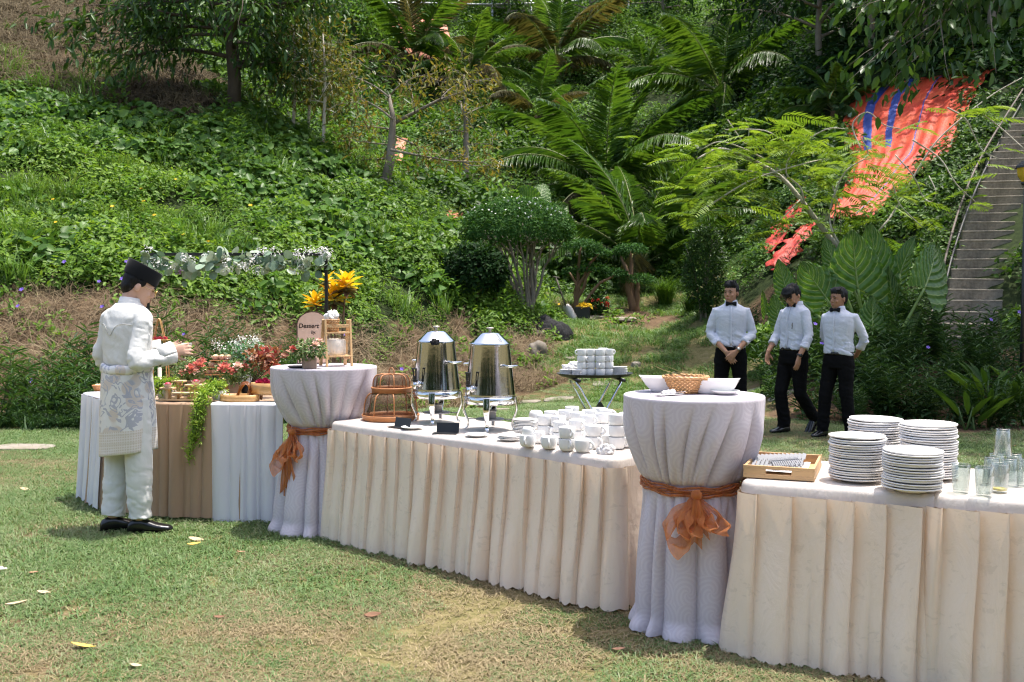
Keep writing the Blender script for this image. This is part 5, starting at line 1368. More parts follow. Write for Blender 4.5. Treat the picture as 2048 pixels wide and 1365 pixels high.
# --- lilac damask with feathered scrolls
def damask(name, base, light):
    t = NT(name)
    uv = t.coord('UV')
    wob = t.n('ShaderNodeVectorMath', operation='ADD')
    nz = t.n('ShaderNodeTexNoise'); t.l(uv, nz.inputs['Vector']); nz.inputs['Scale'].default_value = 5.0; nz.inputs['Detail'].default_value = 1
    sc_ = t.n('ShaderNodeVectorMath', operation='SCALE'); t.l(nz.outputs['Color'], sc_.inputs[0]); sc_.inputs['Scale'].default_value = 0.03
    t.l(uv, wob.inputs[0]); t.l(sc_.outputs[0], wob.inputs[1])
    v = t.n('ShaderNodeTexVoronoi', voronoi_dimensions='2D'); v.inputs['Scale'].default_value = 8.5; v.inputs['Randomness'].default_value = 0.75
    t.l(wob.outputs[0], v.inputs['Vector'])
    sub = t.n('ShaderNodeVectorMath', operation='SUBTRACT'); t.l(wob.outputs[0], sub.inputs[0]); t.l(v.outputs['Position'], sub.inputs[1])
    sp = t.n('ShaderNodeSeparateXYZ'); t.l(sub.outputs[0], sp.inputs[0])
    ang = t.math('ARCTAN2', sp.outputs[1], sp.outputs[0])
    ln = t.n('ShaderNodeVectorMath', operation='LENGTH'); t.l(sub.outputs[0], ln.inputs[0])
    cs = t.n('ShaderNodeSeparateColor'); t.l(v.outputs['Color'], cs.inputs[0])
    hand = t.math('SUBTRACT', t.math('MULTIPLY', t.math('GREATER_THAN', cs.outputs[0], 0.5), 2.0), 1.0)
    ph = t.math('ADD', t.math('MULTIPLY', t.math('MULTIPLY', ang, hand), 5.0), t.math('MULTIPLY', ln.outputs['Value'], 300.0))
    s = t.math('SINE', ph)
    k = t.mapr(s, -0.15, 0.35, 0, 1)
    c = t.mix(k, base, light)
    wr = t.noise(t.mapping(t.coord(), (1, 1, 0.5)), 7, 4, 0.5, 0.5)
    nm = t.bump(t.math('ADD', wr, t.math('MULTIPLY', k, 0.03)), 0.22, 0.03)
    b = t.bsdf(c, t.mapr(k, 0, 1, 0.62, 0.36), 0, 0.4, nm, sheen=0.15)
    return t.end(t.translucent(b, mul(light, 0.9), 0.14, nm))
M['damask'] = damask('lilac_damask', (0.625, 0.57, 0.625), (0.67, 0.62, 0.67))
# --- champagne brocade of the skirts
def brocade(name, col, spot):
    t = NT(name)
    uv = t.coord('UV')
    n = t.noise(uv, 26, 4, 0.6, 1.2); n2 = t.noise(uv, 9, 2)
    k = t.math('MULTIPLY', t.mapr(n, 0.56, 0.62, 0, 1), t.mapr(n2, 0.42, 0.55, 0, 0.9))
    c = t.mix(k, col, spot)
    wr = t.noise(t.mapping(t.coord(), (1, 1, 0.35)), 8, 6, 0.6, 0.8)
    nm = t.bump(t.math('ADD', wr, t.math('MULTIPLY', k, 0.02)), 0.36, 0.035)
    b = t.bsdf(c, t.mapr(k, 0, 1, 0.30, 0.5), 0, 0.5, nm)
    return t.end(t.translucent(b, (0.85, 0.58, 0.34), 0.2, nm))
M['brocade'] = brocade('champagne_brocade', (0.94, 0.81, 0.67), (0.83, 0.715, 0.585))
M['brocade_top'] = brocade('champagne_topcloth', (0.72, 0.66, 0.61), (0.66, 0.61, 0.56))
M['satin'] = cloth('white_satin', (0.76, 0.765, 0.82), 0.32, 0.1, 0.22, 7, 0.15, (0.7, 0.7, 0.8), 0.01, 0.6, (1, 1, 0.25))
M['beige_cloth'] = cloth('beige_cloth', (0.42, 0.285, 0.185), 0.75, 0.3, 0.2, 7, 0.12, (0.5, 0.3, 0.17), 0.08, 0.2, (1, 1, 0.3))
t = NT('orange_organza')
v = t.mapping(t.coord(), (3, 3, 0.7)); n = t.noise(v, 16, 5, 0.6, 0.8)
c = t.ramp(n, [(0.3, (0.46, 0.13, 0.026)), (0.7, (0.74, 0.29, 0.075))])
b_ = t.bsdf(c, 0.42, 0, 0.45, t.bump(n, 0.5, 0.02), sheen=0.3)
b_ = t.translucent(b_, (0.80, 0.30, 0.07), 0.4)
tr = t.n('ShaderNodeBsdfTransparent'); mx = t.n('ShaderNodeMixShader'); mx.inputs[0].default_value = 0.32; t.l(b_, mx.inputs[1]); t.l(tr.outputs[0], mx.inputs[2])
M['organza'] = t.end(mx.outputs[0])
def interp_loop(xs, th):
    n = len(xs); f = (th / (2 * PI) % 1) * n; i = f.astype(int) % n; k = f - np.floor(f)
    return xs[i] * (1 - k) + xs[(i + 1) % n] * k
def cocktail(label, c, R, seed, bow_ang, waist_z=0.69, Ht=1.10, waist_r=0.225, hem_r=0.27, bow_scale=1.3, tails=False):
    g = np.random.default_rng(seed)
    o = thing('cocktail_table', label, 'table', (c[0], c[1], 0))
    nu = 420
    th = np.linspace(0, 2 * PI, nu, endpoint=False)
    # folds: irregular angles, each a soft ridge with a crease beside it
    def folds(n, sharp, sd):
        gg = np.random.default_rng(sd)
        a = np.cumsum(0.55 + gg.random(n)); a = a / a[-1] * 2 * PI
        amp = 0.6 + 0.6 * gg.random(n)
        f = np.zeros(nu)
        for i in range(n):
            a0 = a[i - 1] - (2 * PI if i == 0 else 0); a1 = a[i]
            for sh in (-2 * PI, 0, 2 * PI):
                t_ = (th + sh - a0) / (a1 - a0); m = (t_ >= 0) & (t_ < 1)
                f[m] = amp[i] * (np.sin(PI * t_[m]) ** sharp - 0.55)
        return f
    f_up = folds(17, 0.45, seed + 1); f_lo = folds(12, 0.45, seed + 2); f_w = folds(26, 0.7, seed + 3)
    zs = np.concatenate([np.linspace(Ht - 0.006, waist_z, 46), np.linspace(waist_z, 0.002, 60)[1:]])
    rows = []
    # flat top
    tops = []
    for rr in (0.0, 0.25, 0.5, 0.75, 0.93):
        tops.append(np.stack([np.cos(th) * R * rr, np.sin(th) * R * rr, np.full(nu, Ht) + 0.0015 * (fbm(np.cos(th) * 3 * rr + 5, np.sin(th) * 3 * rr, 2) - 0.5)], -1))
    tops.append(np.stack([np.cos(th) * R * 0.995, np.sin(th) * R * 0.995, np.full(nu, Ht - 0.001)], -1))
    for z in zs:
        if z >= waist_z:
            s = (Ht - z) / (Ht - waist_z)
            r0 = R * 1.004 + (waist_r - R) * (s ** 1.4) + 0.006 * math.sin(s * PI)
            A = 0.055 * smoothstep(0.0, 0.5, s) * (1 - 0.35 * smoothstep(0.75, 1, s))
            f = f_up * (1 - smoothstep(0.6, 1, s)) + (0.55 * f_up + 0.45 * f_w) * smoothstep(0.6, 1, s)
            shift = 0.35 * s * np.sin(th * 2 + seed)      # folds slant as they gather
            f = np.interp((th + shift) % (2 * PI), th, f, period=2 * PI)
        else:
            s = (waist_z - z) / waist_z
            r0 = waist_r + (hem_r - waist_r) * smoothstep(0, 0.9, s) + 0.035 * smoothstep(0.86, 1.0, s) * (0.4 + 0.6 * smoothstep(-0.1, 0.4, f_lo))
            A = 0.03 + 0.045 * smoothstep(0, 0.5, s)
            f = f_lo * smoothstep(0.0, 0.25, s) + (0.5 * f_up + 0.5 * f_w) * (1 - smoothstep(0.0, 0.25, s))
        pinch = math.exp(-((z - waist_z) / 0.02) ** 2)
        r = r0 + A * f * (1 - 0.75 * pinch) - 0.012 * pinch
        zz = z + 0.006 * (fbm(th * 3, np.full(nu, z * 6), 2) - 0.5) * (s > 0.1)
        if z < 0.08: zz = zz + (0.005 * np.abs(np.sin(th * 26)) + 0.006 * smoothstep(0.0, 0.4, f_lo)) * (1 - z / 0.08)
        rows.append(np.stack([np.cos(th) * r, np.sin(th) * r, np.full(nu, 1.0) * zz], -1))
    P = np.stack(tops + rows)
    P = np.concatenate([P, P[:, :1]], 1)
    arc = np.concatenate([[0], np.cumsum(np.linalg.norm(np.diff(P[:, 0], axis=0), axis=1))])
    U = np.linspace(0, 2 * PI, nu + 1)[None] * 0.30; Vv = np.repeat(arc[:, None], nu + 1, 1); U = np.repeat(U, len(P), 0)
    top_n = len(tops)
    U[:top_n] = P[:top_n, :, 0] + 3; Vv[:top_n] = P[:top_n, :, 1] + 3
    mb = MB(); mb.grid(P[top_n - 1:], np.stack([U, Vv], -1)[top_n - 1:]); 
    cl = mb.build('tablecloth', M['damask'], o)
    mb = MB(); mb.grid(P[:top_n], np.stack([U, Vv], -1)[:top_n]); mb.build('cloth_top', M['damask'], o)
    # hidden frame
    mb = MB(); mb.lathe([(0, Ht - 0.03), (R - 0.012, Ht - 0.03), (R - 0.012, Ht - 0.006), (0, Ht - 0.006)], 40); mb.build('tabletop', simple('board_%d' % seed, (0.4, 0.3, 0.2)), o, smooth=False)
    mb = MB(); mb.cyl((0, 0, 0.02), (0, 0, Ht - 0.03), 0.035); mb.lathe([(0, 0.05), (0.05, 0.045), (0.2, 0.02), (0.2, 0.0), (0, 0)], 24); mb.build('pedestal', M['steel_dull'], o)
    # sash
    sa = MB()
    tt = np.linspace(0, 2 * PI, 160); 
    rw = waist_r + 0.012
    fw = np.interp(tt, th, f_w, period=2 * PI)
    slope = 0.018 * np.cos(tt - bow_ang) * -1
    for kx in range(5):
        dz = (kx - 2) * 0.009
        rr = rw + 0.004 * math.cos(kx * 2.1) + 0.010 * fw
        p = np.stack([np.cos(tt) * rr, np.sin(tt) * rr, waist_z + dz + slope + 0.004 * np.sin(tt * 9 + kx)], -1)
        sa.tube(p, 0.0085, 6, cap=False, flat=0.55)
    so = sa.build('sash', M['organza'], o)
    # bow: frame at the front
    e_r = np.array([math.cos(bow_ang), math.sin(bow_ang), 0]); e_t = np.array([-math.sin(bow_ang), math.cos(bow_ang), 0]); ez = np.array([0, 0, 1.0])
    B0 = e_r * (rw + 0.028) + ez * (waist_z - 0.02)
    def loop(tip, width, wide, sd):
        """ribbon ring: teardrop centre line hanging from the knot, gathered there"""
        gg = np.random.default_rng(sd)
        nu_, nv_ = 49, 11
        u = np.linspace(0, 1, nu_)[:, None]; v = np.linspace(-1, 1, nv_)[None]
        tip = np.asarray(tip, float); ax = unit(tip); sd_ = unit(np.cross(e_r, ax)); Ln = np.linalg.norm(tip)
        al = np.sin(u * PI) ** 0.85; si = np.sin(2 * PI * u) * np.sin(PI * u) ** 0.4
        wv = width * (0.14 + 0.86 * np.sin(u * PI) ** 0.7)
        ph = gg.random() * 6
        cr = 0.010 * np.sin(v * 6 + u * 7 + ph) * np.sin(u * PI) + 0.006 * np.sin(u * 25 + v * 3 + ph)
        c = B0 + ax * (al * Ln)[..., None] + sd_ * (si * wide)[..., None] + e_r * (0.02 * al)[..., None]
        ln = c + (e_r * 0.80)[None, None] * (v * wv / 2 + 0.3 * wv * al)[..., None] + ax * (cr + 0.25 * v * wv)[..., None] + sd_ * (cr * 1.2 + 0.22 * v * wv)[..., None]
        return ln
    bm_ = MB()
    s_ = bow_scale
    for q_, (tx, tz, w_, wd_) in enumerate(((0.075, -0.115, 0.075, 0.034), (-0.085, -0.165, 0.085, 0.042), (-0.02, -0.115, 0.09, 0.030), (0.03, -0.10, 0.085, 0.028), (-0.055, -0.12, 0.07, 0.03))):
        bm_.grid(loop(e_t * tx * s_ + ez * tz * s_, w_ * s_, wd_ * s_, seed + 5 + q_))
    bo = bm_.build('bow', M['organza'], o, weld=False)
    k_ = MB(); k_.ell(B0 + e_r * 0.012, (0.026, 0.026, 0.024), 14, 9); k_.build('knot', M['organza'], bo)
    tm = MB()
    for j, (dx, ln, w) in enumerate(((-0.03, 0.36, 0.075), (-0.085, 0.40, 0.06), (0.02, 0.30, 0.07)) if tails else ((-0.01, 0.21, 0.07), (0.03, 0.17, 0.06))):
        u = np.linspace(0, 1, 18)[:, None]; v = np.linspace(-1, 1, 11)[None]
        wv = w * (0.25 + 0.75 * u ** 0.7)
        Q = B0 - ez * (u * ln)[..., None] + e_t * (dx * u + v * wv / 2)[..., None] + e_r * (0.022 + 0.016 * np.sin(v * 5 + j + u * 3) * u + 0.02 * np.sin(u * PI))[..., None] - ez * (0.03 * np.abs(v) * u)[..., None]
        tm.grid(Q)
    tm.build('tail', M['organza'], bo)
    return o
C1 = np.array([0.858, 4.69]); C2 = np.array([-1.275, 6.74])
cocktail('tall round cocktail table in lilac damask holding the white bowls and bread basket', C1, 0.328, 11, math.radians(-97), 0.695, hem_r=0.25, waist_r=0.225)
cocktail('tall round cocktail table in lilac damask holding the dessert sign and ladder shelf', C2, 0.355, 40, math.radians(-128), 0.70, hem_r=0.315, waist_r=0.228, bow_scale=1.4, tails=True)
# --- straight buffet tables with pleated skirts
def edge_path(w, d, r, n=9):
    """outline of a rectangle w (x) by d (y) with rounded corners; starts at the back left, runs along the left end, the front and the right end"""
    pts = [(-w / 2, d / 2), (-w / 2, -d / 2 + r)]
    pts += [(-w / 2 + r - r * math.cos(a), -d / 2 + r - r * math.sin(a)) for a in np.linspace(0, PI / 2, n)[1:]]
    pts += [(w / 2 - r, -d / 2)]
    pts += [(w / 2 - r + r * math.sin(a), -d / 2 + r - r * math.cos(a)) for a in np.linspace(0, PI / 2, n)[1:]]
    pts += [(w / 2, d / 2)]
    return np.array(pts)
def resample(p, step):
    L = np.concatenate([[0], np.cumsum(np.linalg.norm(np.diff(p, axis=0), axis=1))])
    n = int(L[-1] / step) + 2
    s = np.linspace(0, L[-1], n)
    return np.stack([np.interp(s, L, p[:, i]) for i in range(p.shape[1])], -1), s
def skirt(path, z1, z0, pitch, g, amp=0.052, flare=0.016, soft=0.0, scallop=0.05, nv=34, knife=True, stripe=1.0):
    P, s = resample(path, 0.0065)
    n = len(s)
    tg = np.gradient(P, axis=0); tg = unit(tg); nr = np.stack([tg[:, 1], -tg[:, 0]], -1)      # outward: right of the running direction
    # pleat edges
    e = [0.0]
    while e[-1] < s[-1]: e.append(e[-1] + pitch * (0.8 + 0.4 * g.random()))
    e = np.array(e); k = np.searchsorted(e, s, side='right') - 1
    a0, a1 = e[k], e[np.minimum(k + 1, len(e) - 1)]
    t_ = (s - a0) / np.maximum(a1 - a0, 1e-6)
    kn = np.where(t_ < 0.90, (t_ / 0.90) ** 0.75, (1 - t_) / 0.10)                       # knife pleat: long rise, sharp return
    am = (0.7 + 0.6 * g.random(len(e) + 1))[k]
    rnd_ = np.sin(PI * t_) ** 0.8
    e2 = [0.0]
    while e2[-1] < s[-1]: e2.append(e2[-1] + pitch * 1.5 * (0.6 + 0.9 * g.random()))
    e2 = np.array(e2); k2 = np.searchsorted(e2, s, side='right') - 1
    t2 = (s - e2[k2]) / np.maximum(e2[np.minimum(k2 + 1, len(e2) - 1)] - e2[k2], 1e-6)
    wavy = np.sin(PI * t2) ** 0.65 * (0.6 + 0.7 * g.random(len(e2) + 1))[k2]
    rows = []; uv = []
    for v in np.linspace(0, 1, nv):
        z = z1 + (z0 - z1) * v
        top = (1 - 0.8 * smoothstep(0.05, 1.0, v)) if knife else 0.25
        shape = kn * am * top + (0.55 * rnd_ * am + 0.75 * wavy) * (1 - top)
        A = amp * (0.75 + 0.6 * v)
        off = 0.006 + A * shape + flare * v ** 1.3 + 0.006 * (fbm(s * 6 + 3, np.full(n, v * 4), 2) - 0.5) * v
        slant = 0.02 * v * (fbm(s * 1.6 + 11, np.full(n, 2.0), 2) - 0.5) * 2
        under = np.where(t_ < 0.90, t_ / 0.90, (1 - t_) / 0.10) * 0.24 * pitch * (top if knife else 0.0) * am
        q = P + nr * off[:, None] + tg * (slant + under)[:, None]
        zz = np.full(n, z)
        if scallop and v > 0.9: zz = zz - 0.018 * (np.abs(np.sin(PI * s / scallop)) - 0.5) * smoothstep(0.9, 1, v) * 1.0
        zz = zz + 0.02 * (fbm(s * 0.8 + 5, np.zeros(n), 2) - 0.5) * v
        rows.append(np.stack([q[:, 0], q[:, 1], zz], -1)); uv.append(np.stack([s * stripe + shape * 0.01, np.full(n, z)], -1))
    mb = MB(); mb.grid(np.array(rows), np.array(uv))
    return mb
def buffet(label, a, dirv, w, d, seed, z=TZ, hem=0.012, cap_drop=0.05, r=0.05, pitch=0.125, open_right=False):
    """a = front left corner on the floor; dirv = direction of the front edge to the right"""
    g = np.random.default_rng(seed)
    u = unit(np.array(dirv, float)); n = np.array([-u[1], u[0]])
    c = np.asarray(a) + u * w / 2 + n * d / 2
    o = thing('buffet_table', label, 'table', (c[0], c[1], 0), math.atan2(u[1], u[0]))
    path = edge_path(w, d, r)
    mb = skirt(path, z - cap_drop, hem, pitch, g)
    mb.build('skirt', M['brocade'], o)
    back = np.array([(w / 2, d / 2), (-w / 2, d / 2)])
    skirt(back, z - cap_drop, hem, 0.16, g, nv=14).build('back_skirt', M['brocade'], o)
    # top cloth: slab with soft rolled edge and short drop
    full = np.vstack([path, [(-w / 2, d / 2)]])
    P, s = resample(full, 0.012)
    cen = np.zeros(2)
    rows = []
    for (k, zz) in ((0.0, z), (0.5, z), (0.9, z)):
        rows.append(np.stack([P[:, 0] * k, P[:, 1] * k, np.full(len(P), zz) + 0.002 * (fbm(P[:, 0] * 4 * k, P[:, 1] * 4 * k + 3, 2) - 0.5)], -1))
    tg = unit(np.gradient(P, axis=0)); nr = np.stack([tg[:, 1], -tg[:, 0]], -1)
    for (off, zz) in ((-0.014, z - 0.0005), (-0.004, z - 0.003), (0.006, z - 0.010), (0.012, z - 0.022), (0.016, z - cap_drop - 0.004)):
        wv = 0.004 * (fbm(s * 5 + seed, np.full(len(s), zz * 30), 2) - 0.5)
        q = P + nr * (off + wv)[:, None]; rows.append(np.stack([q[:, 0], q[:, 1], np.full(len(P), zz) + (0.006 * (fbm(s * 2.5, np.zeros(len(s)) + 1, 2) - 0.5) if zz < z - 0.03 else 0)], -1))
    G = np.array(rows)
    mb = MB(); mb.grid(G, np.stack([G[..., 0] + G[..., 1] * 0.3, G[..., 1] + G[..., 2]], -1)); mb.build('top_cloth', M['brocade_top'], o)
    mb = MB(); mb.box((0, 0, z - 0.022), (w - 0.03, d - 0.03, 0.03)); mb.build('tabletop', M['wood_old'], o, smooth=False)
    for sx in (-1, 1):
        for sy in (-1, 1):
            mb = MB(); mb.cyl((sx * (w / 2 - 0.12), sy * (d / 2 - 0.1), 0), (sx * (w / 2 - 0.12), sy * (d / 2 - 0.1), z - 0.03), 0.014); mb.build('leg', M['steel_dull'], o)
    return o, u, n
UA = np.array([-1.175, 6.42]); UB = np.array([0.505, 4.90])
buffet('long buffet table in champagne pleated skirt carrying the urns and mugs', UA, UB - UA, np.linalg.norm(UB - UA), 0.76, 21)
RA = np.array([1.0, 4.29]); RD = unit(np.array([0.91, -0.415]))
buffet('champagne skirted buffet table carrying the cutlery tray and dinner plates', RA, RD, 0.80, 0.70, 22)
buffet('champagne skirted buffet table at the right edge carrying the glasses', RA + RD * 0.765 + np.array([-0.415, -0.91]) * 0.02, RD, 1.83, 0.74, 23, z=TZ + 0.006)
# --- dessert table: angled front, satin and beige drapes
DZ = 0.82
front = np.array([(-1.58, 6.93), (-2.12, 6.97), (-2.56, 7.06), (-2.95, 7.30), (-3.32, 7.78)])
dc = np.array([-2.5, 7.45])
o = thing('dessert_table', 'angled dessert table draped in beige cloth and white satin', 'table', (dc[0], dc[1], 0))
back = np.array([(-2.75, 8.25), (-2.3, 7.78), (-1.58, 7.72)])
poly = np.vstack([front, back]) - dc
mb = MB(); nn = len(poly)
V = np.vstack([np.c_[poly, np.full(nn, DZ - 0.03)], np.c_[poly, np.full(nn, DZ)]])
j = np.arange(nn); k2 = (j + 1) % nn
me = bpy.data.meshes.new('tabletop'); me.from_pydata([tuple(v) for v in V], [], [tuple(range(nn))[::1], tuple(range(2 * nn - 1, nn - 1, -1))] + [(int(a), int(b), int(nn + b), int(nn + a)) for a, b in zip(j, k2)]); me.update()
bm = bmesh.new(); bm.from_mesh(me); bmesh.ops.recalc_face_normals(bm, faces=bm.faces); bm.to_mesh(me); bm.free()
link('tabletop', me, M['beige_cloth'], o)
g = np.random.default_rng(61)
fr = front - dc
def cutp(p, a, b):
    L = np.concatenate([[0], np.cumsum(np.linalg.norm(np.diff(p, axis=0), axis=1))]); s = np.linspace(a * L[-1], b * L[-1], 60)
    return np.stack([np.interp(s, L, p[:, i]) for i in range(2)], -1)
frr = fr[::-1]          # left to right so that outward is towards the camera
def drape(path, mat, name, z0, pitch, amp, flare, out, seed, scal=0.0, zt=DZ + 0.004):
    g = np.random.default_rng(seed)
    tg = unit(np.gradient(path, axis=0)); nr = np.stack([tg[:, 1], -tg[:, 0]], -1)
    mb = skirt(path + nr * out, zt - 0.012, z0, pitch, g, amp, flare, nv=30, knife=False, scallop=scal)
    # strip turning over the table edge
    P, s = resample(path + nr * out, 0.0065)
    tg2 = unit(np.gradient(P, axis=0)); nr2 = np.stack([tg2[:, 1], -tg2[:, 0]], -1)
    rows = [np.c_[P - nr2 * 0.16, np.full(len(P), zt)], np.c_[P - nr2 * 0.02, np.full(len(P), zt + 0.002 * np.sin(s * 40))], np.c_[P + nr2 * 0.006, np.full(len(P), zt - 0.004)], np.c_[P + nr2 * 0.010, np.full(len(P), zt - 0.016)]]
    G = np.array(rows); mb.grid(G, G[..., :2]); mb.build(name, mat, o)
drape(cutp(frr, 0.0, 1.0), M['beige_cloth'], 'beige_drape', 0.03, 0.125, 0.050, 0.03, 0.004, 62)
drape(cutp(frr, 0.0, 0.30), M['satin'], 'satin_drape', 0.035, 0.13, 0.045, 0.03, 0.03, 63, 0.055, DZ + 0.010)
drape(cutp(frr, 0.745, 1.0), M['satin'], 'satin_drape', 0.02, 0.12, 0.045, 0.03, 0.03, 64, 0.055, DZ + 0.010)
# ============================================================ tableware
M['china'] = simple('white_china', (0.74, 0.74, 0.73), 0.18, spec=0.5, var=0.02, vs=30)
M['china_warm'] = simple('stoneware', (0.76, 0.74, 0.72), 0.25, spec=0.5, var=0.03, vs=30)
t = NT('chrome'); n = t.noise(t.mapping(t.coord(), (1, 1, 0.15)), 40, 3)
M['chrome'] = t.end(t.bsdf((0.72, 0.72, 0.72), t.mapr(n, 0.3, 0.7, 0.05, 0.11), 1.0, 0.5, t.bump(t.noise(t.coord(), 6, 3), 0.04, 0.02)))
t = NT('brushed_steel'); n = t.noise(t.mapping(t.coord(), (1, 1, 0.02)), 160, 2)
M['urn_steel'] = t.end(t.bsdf((0.44, 0.45, 0.46), t.mapr(n, 0.3, 0.7, 0.08, 0.15), 1.0, 0.5, t.bump(t.noise(t.coord(), 9, 3), 0.05, 0.02)))
M['black_plastic'] = simple('black_plastic', (0.012, 0.012, 0.013), 0.35, var=0.2)
M['wood_light'] = simple('light_wood', (0.56, 0.36, 0.17), 0.5, var=0.22, vs=16, stretch=(1, 1, 0.12), bump=0.15)
M['wood_tray'] = simple('tray_wood', (0.50, 0.32, 0.16), 0.5, var=0.25, vs=14, stretch=(0.15, 1, 1), bump=0.15)
M['bamboo'] = simple('bamboo', (0.50, 0.29, 0.11), 0.45, var=0.22, vs=10, stretch=(1, 1, 0.3))
M['bamboo_dark'] = simple('bamboo_red', (0.40, 0.17, 0.065), 0.5, var=0.2, vs=10)
M['rattan'] = simple('rattan', (0.50, 0.27, 0.11), 0.5, var=0.3, vs=30)
M['wood_grey'] = simple('grey_bark_wood', (0.24, 0.17, 0.12), 0.75, var=0.35, vs=14, stretch=(1, 1, 0.15), bump=0.4)
M['pine'] = simple('pale_pine', (0.58, 0.42, 0.25), 0.6, var=0.2, vs=10, stretch=(0.2, 1, 1))
M['paper'] = simple('white_paper', (0.76, 0.75, 0.72), 0.8, var=0.03)
M['napkin'] = cloth('napkin', (0.76, 0.75, 0.75), 0.85, 0.1, 0.35, 18, 0.15)
t = NT('thin_glass')
fr_ = t.n('ShaderNodeFresnel'); fr_.inputs['IOR'].default_value = 1.5
lw = t.n('ShaderNodeLayerWeight'); lw.inputs['Blend'].default_value = 0.35
tr = t.n('ShaderNodeBsdfTransparent'); tr.inputs['Color'].default_value = (0.84, 0.88, 0.87, 1)
gl = t.n('ShaderNodeBsdfGlossy'); gl.inputs['Roughness'].default_value = 0.03
mx = t.n('ShaderNodeMixShader'); t.l(t.math('ADD', t.math('MULTIPLY', lw.outputs['Facing'], 0.45), 0.07), mx.inputs[0]); t.l(tr.outputs[0], mx.inputs[1]); t.l(gl.outputs[0], mx.inputs[2])
M['glass'] = t.end(mx.outputs[0])
M['juice'] = simple('juice', (0.80, 0.62, 0.10), 0.2, var=0.05)
def mug_mesh():
    mb = MB(); mb.lathe([(0.0001, 0.004), (0.026, 0.004), (0.028, 0.0), (0.031, 0.0), (0.038, 0.006), (0.0425, 0.018), (0.0435, 0.030), (0.0435, 0.060), (0.0428, 0.0625), (0.0415, 0.061), (0.0405, 0.03), (0.036, 0.012), (0.0001, 0.009)], 28)
    return mb.mesh('mug')
def handle_mesh():
    a = np.linspace(-0.52 * PI, 0.52 * PI, 11)
    p = np.stack([0.041 + 0.024 * np.cos(a), 0 * a, 0.036 + 0.019 * np.sin(a)], -1); p[0, 0] = p[-1, 0] = 0.039
    mb = MB(); mb.tube(p, 0.0052, 8, flat=1.25); return mb.mesh('handle')
MUG, HANDLE = mug_mesh(), handle_mesh()
gw = np.random.default_rng(90)
def mug(p, ang, label, group, flip=False, s=1.0):
    o = link('mug', MUG, M['china'], None, p, (PI if flip else 0, 0, ang), s)
    tag(o, label, 'mug', group)
    link('handle', HANDLE, M['china'], o)
    return o
def disc_mesh(r, h, foot=0.6, name='plate', n=40, rim=0.0035):
    mb = MB(); mb.lathe([(0.0001, 0.002), (r * foot * 0.93, 0.002), (r * foot * 0.95, 0.0), (r * foot, 0.0), (r * foot * 1.04, 0.003), (r * 0.80, h * 0.45), (r * 0.985, h - rim), (r, h - rim * 0.4), (r * 0.992, h), (r * 0.80, h * 0.45 + rim), (r * foot * 0.98, 0.0062), (0.0001, 0.0058)], n)
    return mb.mesh(name)
PLATE, SAUCER = disc_mesh(0.118, 0.020, 0.60, rim=0.0065), disc_mesh(0.068, 0.015, 0.55, 'saucer', 32, 0.003)
def pile(mesh, name, p, n, dz, where, group, mat='china', cat='plate', jit=0.0026):
    for i in range(n):
        j = n - 1 - i
        q = np.array([p[0] + gw.normal() * jit, p[1] + gw.normal() * jit, p[2] + i * dz])
        o = link(name, mesh, M[mat], None, q, (gw.normal() * 0.008, gw.normal() * 0.008, gw.random() * 6))
        if n == 1: lab = 'white %s lying alone %s' % (name, where)
        else: lab = 'white %s, %s in stack %s' % (name, 'lowest' if i == 0 else ('topmost' if j == 0 else ORD[j] + ' from the top'), where)
        tag(o, lab, cat, group)
TT = TZ + 0.0035
def tt(px, py, z=TT): return onz(px, py, z)
# --- mug cluster on the urn table: (x, base y, count, handle angle, row)
CL = [(1055, 893, 1, -2.3, 'front'), (1098, 897, 1, -1.5, 'front'), (1134, 901, 2, -1.3, 'front'), (1166, 904, 1, -0.6, 'front'), (1187, 897, 2, -0.9, 'front'), (1216, 893, 1, -1.2, 'front'), (1232, 897, 3, -0.5, 'front'), (1254, 894, 3, -0.9, 'front'),
      (1074, 886, 1, -1.2, 'middle'), (1090, 873, 2, -0.8, 'middle'), (1122, 888, 2, -1.1, 'middle'), (1113, 875, 2, -1.8, 'middle'), (1154, 884, 2, -0.9, 'middle'), (1141, 876, 1, -1.0, 'middle'), (1206, 880, 1, -0.7, 'middle'), (1204, 868, 2, -0.4, 'middle'), (1176, 873, 2, -1.1, 'middle'),
      (1075, 861, 1, -1.0, 'back'), (1103, 864, 2, -0.8, 'back'), (1130, 861, 2, -0.7, 'back'), (1155, 866, 2, -0.9, 'back'), (1178, 861, 2, -0.6, 'back'), (1198, 856, 2, -0.5, 'back'), (1212, 860, 2, -0.4, 'back'), (1144, 853, 2, -1.0, 'back')]
cnt = {}
order = {}
for row in ('front', 'middle', 'back'):
    for k, it in enumerate(sorted([c for c in CL if c[4] == row])): order[it] = k
placed = []
for it in CL:
    px, py, n, a, row = it
    p = tt(px, py)
    for _ in range(60):          # mugs may touch but not sink into one another
        mv = False
        for q in placed:
            dv = p[:2] - q; L = np.linalg.norm(dv)
            if L < 0.0885:
                p[:2] += unit(dv) * (0.0888 - L) if L > 1e-6 else np.array([0.01, 0]); mv = True
        if not mv: break
    placed.append(p[:2].copy())
    for i in range(n):
        lev = '' if n == 1 else (', on top' if i == n - 1 else (', at the bottom' if i == 0 else ', in the middle'))
        mug((p[0], p[1], TT + i * 0.0595), a + gw.normal() * 0.25, 'white mug, %s from left in the %s row beside the urns%s' % (NTH[order[it]], row, lev), 'white mugs on the urn table')
p = placed[0]; mug((p[0], p[1], TT + 0.0625 + 0.041), 0.5, 'white cup upside down on the leftmost front mug beside the urns', 'white mugs on the urn table', True, 0.66)
p = tt(1072, 862); 
